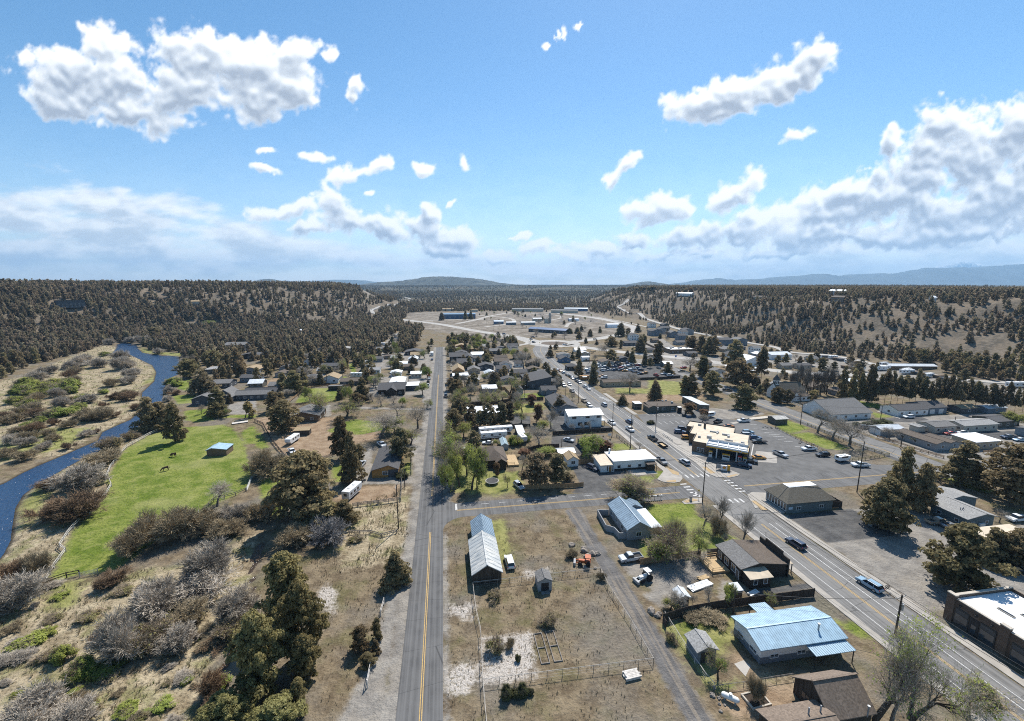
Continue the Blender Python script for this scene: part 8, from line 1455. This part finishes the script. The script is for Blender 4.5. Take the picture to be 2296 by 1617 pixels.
# ------------------------------------------------------------------ scattered trees, forest, grass, far hills, haze
def inside_view(x, y, z):
    f = x*_sh+y*_ch; r = x*_ch-y*_sh; dz = z-CAMZ; d = f*_c-dz*_s; u = r/d*FOC; v = -(f*_s+dz*_c)/d*FOC
    return (d > 5) & (np.abs(u) < 1180) & (v < 840) & (v > -900), d
def scatter():
    g = np.random.default_rng(3); pts = []
    def cand(n, x0,x1,y0,y1): return g.uniform(x0,x1,n), g.uniform(y0,y1,n)
    blocks = [(26000,-700,380,190,700),(24000,330,1000,60,700),(34000,-900,900,700,1300),(30000,-1900,2100,1300,2600),(26000,-3600,3900,2600,5200)]
    keepx, keepy = [], []
    BL = [p for k in ('green','dirt','gravel','asph','quarry','straw','yellow') for p in REG[k]]+[RIVER]
    for bi,(n,x0,x1,y0,y1) in enumerate(blocks):
        x, y = cand(n,x0,x1,y0,y1); l = sdf(LEFT_HILL,x,y); r = sdf(RIGHT_HILL,x,y); cl = vnoise(x/28,y/28); c2 = vnoise(x/90+7,y/90)
        if bi < 3:
            dl = np.where(l > -6, np.clip(.8+.5*c2,0,1), 0); slope = (r > 0) & (r < 190)
            dr = np.where(slope, np.clip((cl-.05)*1.2,0.12,1)*(.5+.6*c2), np.where(r >= 190, .55+.5*cl, 0))
            flat = (l <= -6) & (r <= 0); west = (x < -10-(y-200)*.05) & (y > 262)
            df = np.where(flat & west & (y < 700), .13+.5*sstep(300,520,y)+.10*(cl-.5), 0); df = np.where(flat & (y >= 690), np.where(x < -20-0*y, .75, 0), df); df = np.where(flat & (y > 1010), .8, df)
            dn = np.maximum.reduce([dl*1.0, dr, df]); 
            if bi == 2: dn = dn*.8
        else: dn = np.clip(.15+1.1*vnoise(x/160,y/160),0,1)*np.where(bi == 3, .9, .8)
        k = g.random(n) < dn; x, y = x[k], y[k]; keepx.append(x); keepy.append(y)
    x = np.concatenate(keepx); y = np.concatenate(keepy); z = terr(x,y); ok, d = inside_view(x,y,z+4); x,y,z,d = x[ok],y[ok],z[ok],d[ok]
    near = y < 1300; bad = np.zeros(len(x),bool)
    for p in BL:
        pa = np.array(p); m = near & (x > pa[:,0].min()-3) & (x < pa[:,0].max()+3) & (y > pa[:,1].min()-3) & (y < pa[:,1].max()+3); 
        if m.any(): bad[m] |= sdf(p,x[m],y[m]) > -1.5
    for (cx,cy,rr,hx_,hy_,rot) in HOUSES: bad |= (np.abs(x-cx) < hx_+3.2)&(np.abs(y-cy) < hy_+3.2)
    for pts_, w in ((HWY,14),(EAST,9),(SE,9),(NW,10),([(-5,0),(-5,440)],9),(ROADL,9),(ROADR,7)):
        for a,b in zip(pts_,pts_[1:]):
            dx,dy = b[0]-a[0],b[1]-a[1]; L = dx*dx+dy*dy+1e-9; t = np.clip(((x-a[0])*dx+(y-a[1])*dy)/L,0,1); bad |= (x-a[0]-t*dx)**2+(y-a[1]-t*dy)**2 < w*w
    for (tx,ty,tr) in TREES_NEAR: bad |= (x-tx)**2+(y-ty)**2 < (tr+1.5)**2
    bad |= (x > -30)&(x < 330)&(y < 640)&(sdf(RIGHT_HILL,x,y) < 0)&(y < 600)
    bad |= (x > -30)&(x < 340)&(y < 1010)&(sdf(RIGHT_HILL,x,y) < -5)&(sdf(LEFT_HILL,x,y) < 0)
    x,y,z,d = x[~bad],y[~bad],z[~bad],d[~bad]
    o = np.argsort(d); x,y,z,d = x[o],y[o],z[o],d[o]
    # thin out what stands too close together
    cell = {}; keep = []
    for i in range(len(x)):
        s = (5.7 if x[i] > 100 else 4.0) if y[i] < 700 else 6.0 if y[i] < 1300 else 9.0 if y[i] < 2600 else 15.
        kx,ky = int(x[i]//s),int(y[i]//s)
        if (kx,ky) in cell: continue
        cell[(kx,ky)] = 1; keep.append(i)
    return [a[keep] for a in (x,y,z,d)]
ROADL = [at('B',x,y) for x,y in ((1210,452),(1080,425),(1010,400),(990,380),(1040,358),(1120,336),(1230,315),(1310,300),(1345,288),(1320,274),(1260,264))]
ROADR = [at('C',x,y) for x,y in ((1010,285),(975,318),(925,347),(960,372),(1050,405),(1170,455),(1320,505),(1480,550),(1620,580),(1760,605),(1950,645))]+[at('D',x,y) for x,y in ((60,700),(150,735),(300,755),(500,768),(700,800),(930,852),(1150,890),(1400,935),(1700,985),(2100,1010))]
fx,fy,fz,fd = scatter(); NI = 190; n_ind = 0
g = np.random.default_rng(5)
for i in range(min(NI,len(fx))):
    right = fx[i] > 100; h = g.uniform(5.5,11) if right else g.uniform(7,12.5); rad = h*g.uniform(.17,.27)
    lab = 'juniper on the dry slope right of the town' if right else 'juniper on the wooded canyon side left of the river' if fx[i] < -300 else 'juniper in the wood between the river and the left street'
    plant('hill_juniper', fx[i], fy[i], h, rad, lab, lab.replace('juniper','junipers',1), sink=.1)
RR = (.165,.27)
def forest(name, x, y, z, h, kind, m_tpl):
    me = bpy.data.meshes.new(name); me.vertices.add(len(x)); me.vertices.foreach_set('co', np.stack([x,y,z],1).astype(np.float32).ravel())
    for k,v in dict(hh=h, rr=h*g.uniform(*RR,len(x)), rz=g.uniform(0,6.28,len(x))).items(): a = me.attributes.new(k,'FLOAT','POINT'); a.data.foreach_set('value', v.astype(np.float32))
    o = link(name, me); ng = bpy.data.node_groups.new(name+'_nodes','GeometryNodeTree'); ng.interface.new_socket('Geometry',in_out='INPUT',socket_type='NodeSocketGeometry'); ng.interface.new_socket('Geometry',in_out='OUTPUT',socket_type='NodeSocketGeometry')
    N = ng.nodes; gi = N.new('NodeGroupInput'); go = N.new('NodeGroupOutput'); mp = N.new('GeometryNodeMeshToPoints'); ip = N.new('GeometryNodeInstanceOnPoints'); jn = N.new('GeometryNodeGeometryToInstance')
    for t in m_tpl: oi = N.new('GeometryNodeObjectInfo'); oi.inputs[0].default_value = t; ng.links.new(oi.outputs['Geometry'], jn.inputs[0])
    ip.inputs['Pick Instance'].default_value = True
    def at_(nm): q = N.new('GeometryNodeInputNamedAttribute'); q.data_type = 'FLOAT'; q.inputs[0].default_value = nm; return q.outputs[0]
    sc = N.new('ShaderNodeCombineXYZ'); r_ = at_('rr'); ng.links.new(r_,sc.inputs[0]); ng.links.new(r_,sc.inputs[1]); ng.links.new(at_('hh'),sc.inputs[2]); ro = N.new('ShaderNodeCombineXYZ'); ng.links.new(at_('rz'),ro.inputs[2])
    ng.links.new(gi.outputs[0],mp.inputs[0]); ng.links.new(mp.outputs[0],ip.inputs['Points']); ng.links.new(jn.outputs[0],ip.inputs['Instance']); ng.links.new(sc.outputs[0],ip.inputs['Scale']); ng.links.new(ro.outputs[0],ip.inputs['Rotation']); ng.links.new(ip.outputs[0],go.inputs[0])
    md = o.modifiers.new('scatter','NODES'); md.node_group = ng; return tag(o, kind='stuff')
tpl = []
for i in range(6):
    V,F = crown(600+i*3, 36, 9, .07, .04, ('flame','cone','cone')[i%3], .15, .3); tpl.append(bpy.data.objects.new('forest_tree', mesh_np('forest_tree',V,F,[FIR])))
i = slice(NI,None); hh = np.where(fx[i] > 100, g.uniform(5,10,len(fx[i])), g.uniform(6.5,12.5,len(fx[i]))); hh = np.where(fy[i] > 1300, hh*1.25, hh)
forest('forest', fx[i], fy[i], fz[i]-.2, hh, 'f', tpl)
print('FOREST', len(fx))
# mixed trees among the houses
def free(x, y, pad=1.5):
    for (cx,cy,rr,hx_,hy_,rot) in HOUSES:
        if abs(x-cx) < hx_+pad+1 and abs(y-cy) < hy_+pad+1: return False
    if any(math.hypot(x-a,y-b) < r_+1.5 for a,b,r_ in TREES_NEAR): return False
    for pts_, w in ((HWY,9),(EAST,8),(SE,8),(NW,8),([(-5,0),(-5,440)],6)):
        for a,b in zip(pts_,pts_[1:]):
            dx,dy = b[0]-a[0],b[1]-a[1]; t = min(1,max(0,((x-a[0])*dx+(y-a[1])*dy)/(dx*dx+dy*dy+1e-9)))
            if math.hypot(x-a[0]-t*dx,y-a[1]-t*dy) < w: return False
    return True
MIXK = ('juniper','juniper','pine','spruce','bare_tree','budding_tree','green_tree')
for n,x0,x1,y0,y1,lab in ((20,4,70,245,425,'small house in the trees between the left street and the highway'),(20,-125,-14,270,440,'small house in the trees left of the left street'),(12,100,300,300,420,'small house near the bypass'),(12,178,270,175,290,'low building on the lots below the right slope')):
    k = tries = 0
    while k < n and tries < 400:
        tries += 1; x = g.uniform(x0,x1); y = g.uniform(y0,y1); w = g.uniform(7,12); d = g.uniform(7,11)
        if not free(x,y,max(w,d)/2+1) or 78 < x < 95: continue
        wl = ('grey','dgrey','white','beige','olive','tan')[int(g.integers(6))]; rf = ('char','grey','pale','brown','char','wmetal')[int(g.integers(6))]
        house(f"{dict(dgrey='dark grey').get(wl,wl)} {lab}", (x-w/2,y-d/2,x+w/2,y+d/2), 2.8, g.uniform(3.8,4.8), 'EN'[k%2], wall=wl, rf=rf, wins='S2 W2', far=True, group=lab.replace('house','houses').replace('building','buildings')); k += 1
for n,x0,x1,y0,y1,ks,lab in ((125,2,72,238,500,MIXK,'among the houses between the left street and the highway'),(18,2,42,178,235,('juniper','pine','budding_tree','bare_tree','budding_tree'),'in the yards between the left street and the highway'),(85,-115,-12,236,470,MIXK,'among the houses left of the left street'),(55,100,330,300,560,('juniper','juniper','spruce','pine','bare_tree'),'between the roundabout and the subdivision'),(34,175,330,190,300,('juniper','juniper','pine','bare_tree'),'on the lots below the right slope'),(44,70,300,590,980,('spruce','juniper','bare_tree','green_tree'),'on the industrial flat')):
    k = 0; tries = 0
    while k < n and tries < n*12:
        tries += 1; x = g.uniform(x0,x1); y = g.uniform(y0,y1)
        if not free(x,y): continue
        kd = ks[int(g.integers(len(ks)))]; h = g.uniform(5,10) if y < 560 else g.uniform(3,9); L_ = {'juniper':'dark juniper','pine':'dark pine','spruce':'dark spruce','bare_tree':'bare grey tree','budding_tree':'budding tree','green_tree':'leafing green tree'}[kd]+' '+lab
        TREES_NEAR.append((x,y,h*.3)); plant(kd,x,y,h,h*(g.uniform(.26,.36) if kd in ('juniper','pine','spruce') else g.uniform(.38,.55)),L_,L_.replace(' tree ',' trees ',1) if 'tree ' in L_ else L_+' (several)'); k += 1
# pale budding crowns along the right rim
for k in range(16):
    px = 890+k*27; p = at('C',px,214) if k < 14 else at('C',px+250,230); 
    plant('ochre_tree', p[0], p[1], g.uniform(10,14), g.uniform(6,9), 'pale ochre tree in the belt along the right rim', 'pale ochre trees along the right rim')
RR = (.24,.37)
# dry grass tufts and sagebrush
def tuft(seed, n, leaf, m):
    q = np.random.default_rng(seed); a = q.uniform(0,6.28,n); t = q.uniform(.15,.9,n); V = []; 
    for i in range(n):
        dx,dy = math.cos(a[i]),math.sin(a[i]); r = t[i]; w = leaf; b = (dx*.15,dy*.15,0); e = (dx*r,dy*r,1-.45*r*r); V += [(b[0]-dy*w,b[1]+dx*w,0),(b[0]+dy*w,b[1]-dx*w,0),(e[0]+dy*w*.3,e[1]-dx*w*.3,e[2]*q.uniform(.6,1)),(e[0]-dy*w*.3,e[1]+dx*w*.3,e[2]*q.uniform(.6,1))]
    return bpy.data.objects.new('grass_tuft', mesh_np('grass_tuft',np.array(V),np.arange(4*n).reshape(n,4),[m]))
ST1 = M('straw_blades',(.46,.385,.26),.9,.2,1,rnd=.5); ST2 = M('sage_blades',(.155,.145,.10),.9,.2,1,rnd=.5); ST3 = M('green_blades',(.15,.20,.045),.9,.2,1,rnd=.4)
def field(name, polys, n, tp, lo, hi, avoid=()):
    X,Y = [],[]
    for p in polys:
        pa = np.array(p); A = abs(sum(p[i][0]*p[(i+1)%len(p)][1]-p[(i+1)%len(p)][0]*p[i][1] for i in range(len(p))))/2; k = int(n*A); x = g.uniform(pa[:,0].min(),pa[:,0].max(),k*3); y = g.uniform(pa[:,1].min(),pa[:,1].max(),k*3); m = (sdf(p,x,y) > 0) & (vnoise(x/4,y/4)*.6+vnoise(x/1.3,y/1.3)*.4 > .42) & (sdf(RIVER,x,y) < -.5) & (sdf(STREAM,x,y) < -.6)
        for av in avoid: m &= sdf(av,x,y) < 0
        X.append(x[m]); Y.append(y[m])
    x = np.concatenate(X); y = np.concatenate(Y); ok,_ = inside_view(x,y,0*x); x,y = x[ok],y[ok]
    forest(name, x, y, bed(x,y)-.02, g.uniform(lo,hi,len(x)), 'g', tp)
    print(name, len(x))
PAST = REG['green'][0]; T1 = [tuft(1,18,.07,ST1),tuft(2,18,.07,ST1),tuft(3,18,.08,ST1),tuft(4,14,.07,ST3)]; T2 = [tuft(5,22,.07,ST2),tuft(6,22,.07,ST2),tuft(7,18,.07,ST1)]
field('dry_grass', REG['straw'][:1]+REG['straw'][2:5], .75, T1, .35, .95, [PAST]); field('meadow_grass', [REG['straw'][1]], .22, T1, .5, 1.3)
field('field_weeds', [rect(4.5,58,33,81),rect(-1,40,4.4,108),rect(12,81,33,105),rect(5,40,33,57.5),pl('K',(900,300),(1500,-100),(1640,0),(1500,700),(1330,1150),(1050,1600),(900,1500),(1000,900)),rect(-35,84,-12,108)], .6, T2+T1[:1], .2, .5)
# far hills and mountains, real relief standing kilometres off
def ridge(name, pts, D, depth, m, n=220, rough=.05):
    """crest given by photo points; ridge body of the given depth at distance D"""
    q = []
    for x,y in pts: d = ray('V',x,y); k = D/(d[0]*_sh+d[1]*_ch); q.append((d[0]*k,d[1]*k,CAMZ+d[2]*k))
    q = np.array(q); t = np.linspace(0,len(q)-1,n); P = np.stack([np.interp(t,np.arange(len(q)),q[:,i]) for i in range(3)],1); hgt = P[:,2]; hgt = hgt+(vnoise(t*7,t*0)-.5)*rough*(hgt.max()-CAMZ)+(vnoise(t*23,t*0+5)-.5)*rough*.5*(hgt.max()-CAMZ)
    rows = 9; V = []; fwd = np.array([_sh,_ch]); base = 20.
    for r in range(rows*2-1):
        s = (r-(rows-1))/(rows-1); k = 1-abs(s); k = k*k*(3-2*k); off = s*depth/2
        z = base+(hgt-base)*np.clip(k*(1+.25*(vnoise(t*5+r*3.1,t*0+r)-.5)*(abs(s) > .01)),0,1); V.append(np.stack([P[:,0]+fwd[0]*off,P[:,1]+fwd[1]*off,z],1))
    V = np.concatenate(V); i = np.arange(len(V)).reshape(-1,n); F = np.stack([i[:-1,:-1].ravel(),i[:-1,1:].ravel(),i[1:,1:].ravel(),i[1:,:-1].ravel()],1)
    tag(link(name, mesh_np(name,V,F,[m],smooth=True)), kind='structure')
HM = M('far_hill_forest',(.045,.055,.04),.95,.45,.012,obj=False,col2=(.085,.085,.06)); MM = M('mountain_forest',(.05,.065,.06),.95,.3,.002,obj=False,col2=(.075,.085,.075)); SN = M('mountain_snow',(.70,.72,.74),.9,.2,.002,obj=False)
ridge('hills',[(800,640),(850,633),(900,630),(930,626),(955,621),(985,620),(1020,621),(1060,624),(1090,628),(1120,634),(1160,638),(1250,641)],5600,1500,HM)
ridge('hills',[(545,641),(570,634),(590,627),(603,625.5),(615,627),(630,633),(650,640)],7600,1200,HM)
ridge('hills',[(1380,642),(1410,637),(1440,632),(1455,631),(1470,633),(1500,638),(1530,642)],6500,900,HM)
ridge('hills',[(620,640),(640,629),(665,632),(700,630),(760,627),(820,629),(860,635),(900,640)],14000,2400,MM)
ridge('mountains',[(1480,642),(1520,636),(1560,630),(1590,627),(1610,624),(1640,630),(1680,627),(1720,625),(1760,621),(1790,619),(1830,614),(1850,617),(1880,620),(1910,616),(1950,614),(1990,615),(2030,611),(2060,606),(2090,601),(2120,602),(2160,600),(2200,600),(2240,597),(2270,594),(2300,596),(2400,600),(2520,606)],13500,4200,MM,320,.06)
ridge('mountains',[(2090,602),(2120,596),(2140,590),(2160,587),(2180,589),(2200,594),(2230,602)],18500,2000,SN,80)
ridge('hills',[(1500,645),(1700,641),(1900,640),(2100,642),(2300,640),(2500,644)],9500,2600,HM)
ridge('hills',[(-100,634),(40,632),(120,630),(220,629),(300,632),(420,634),(500,638)],12000,2400,MM)
# the air between
if HAZE:
    b = MB(); b.box(-26000,-900,-4,26000,23500,1150,M('haze_air',(1,1,1))); o = b.build('haze'); m = bpy.data.materials.new('haze_air_volume'); m.use_nodes = True; nt = m.node_tree; nt.nodes.clear(); out = nt.nodes.new('ShaderNodeOutputMaterial'); v = nt.nodes.new('ShaderNodeVolumePrincipled'); v.inputs['Color'].default_value = (*HAZE_COL,1); v.inputs['Density'].default_value = HAZE; v.inputs['Anisotropy'].default_value = .2; nt.links.new(v.outputs[0],out.inputs['Volume'])
    o.data.materials.clear(); o.data.materials.append(m); tag(o, kind='stuff')
S.cycles.volume_bounces = 0; S.cycles.max_bounces = 6; S.cycles.transparent_max_bounces = 8; S.cycles.use_denoising = DEN; S.cycles.filter_width = 1.05; S.cycles.sample_clamp_indirect = 4; S.cycles.sample_clamp_direct = 12
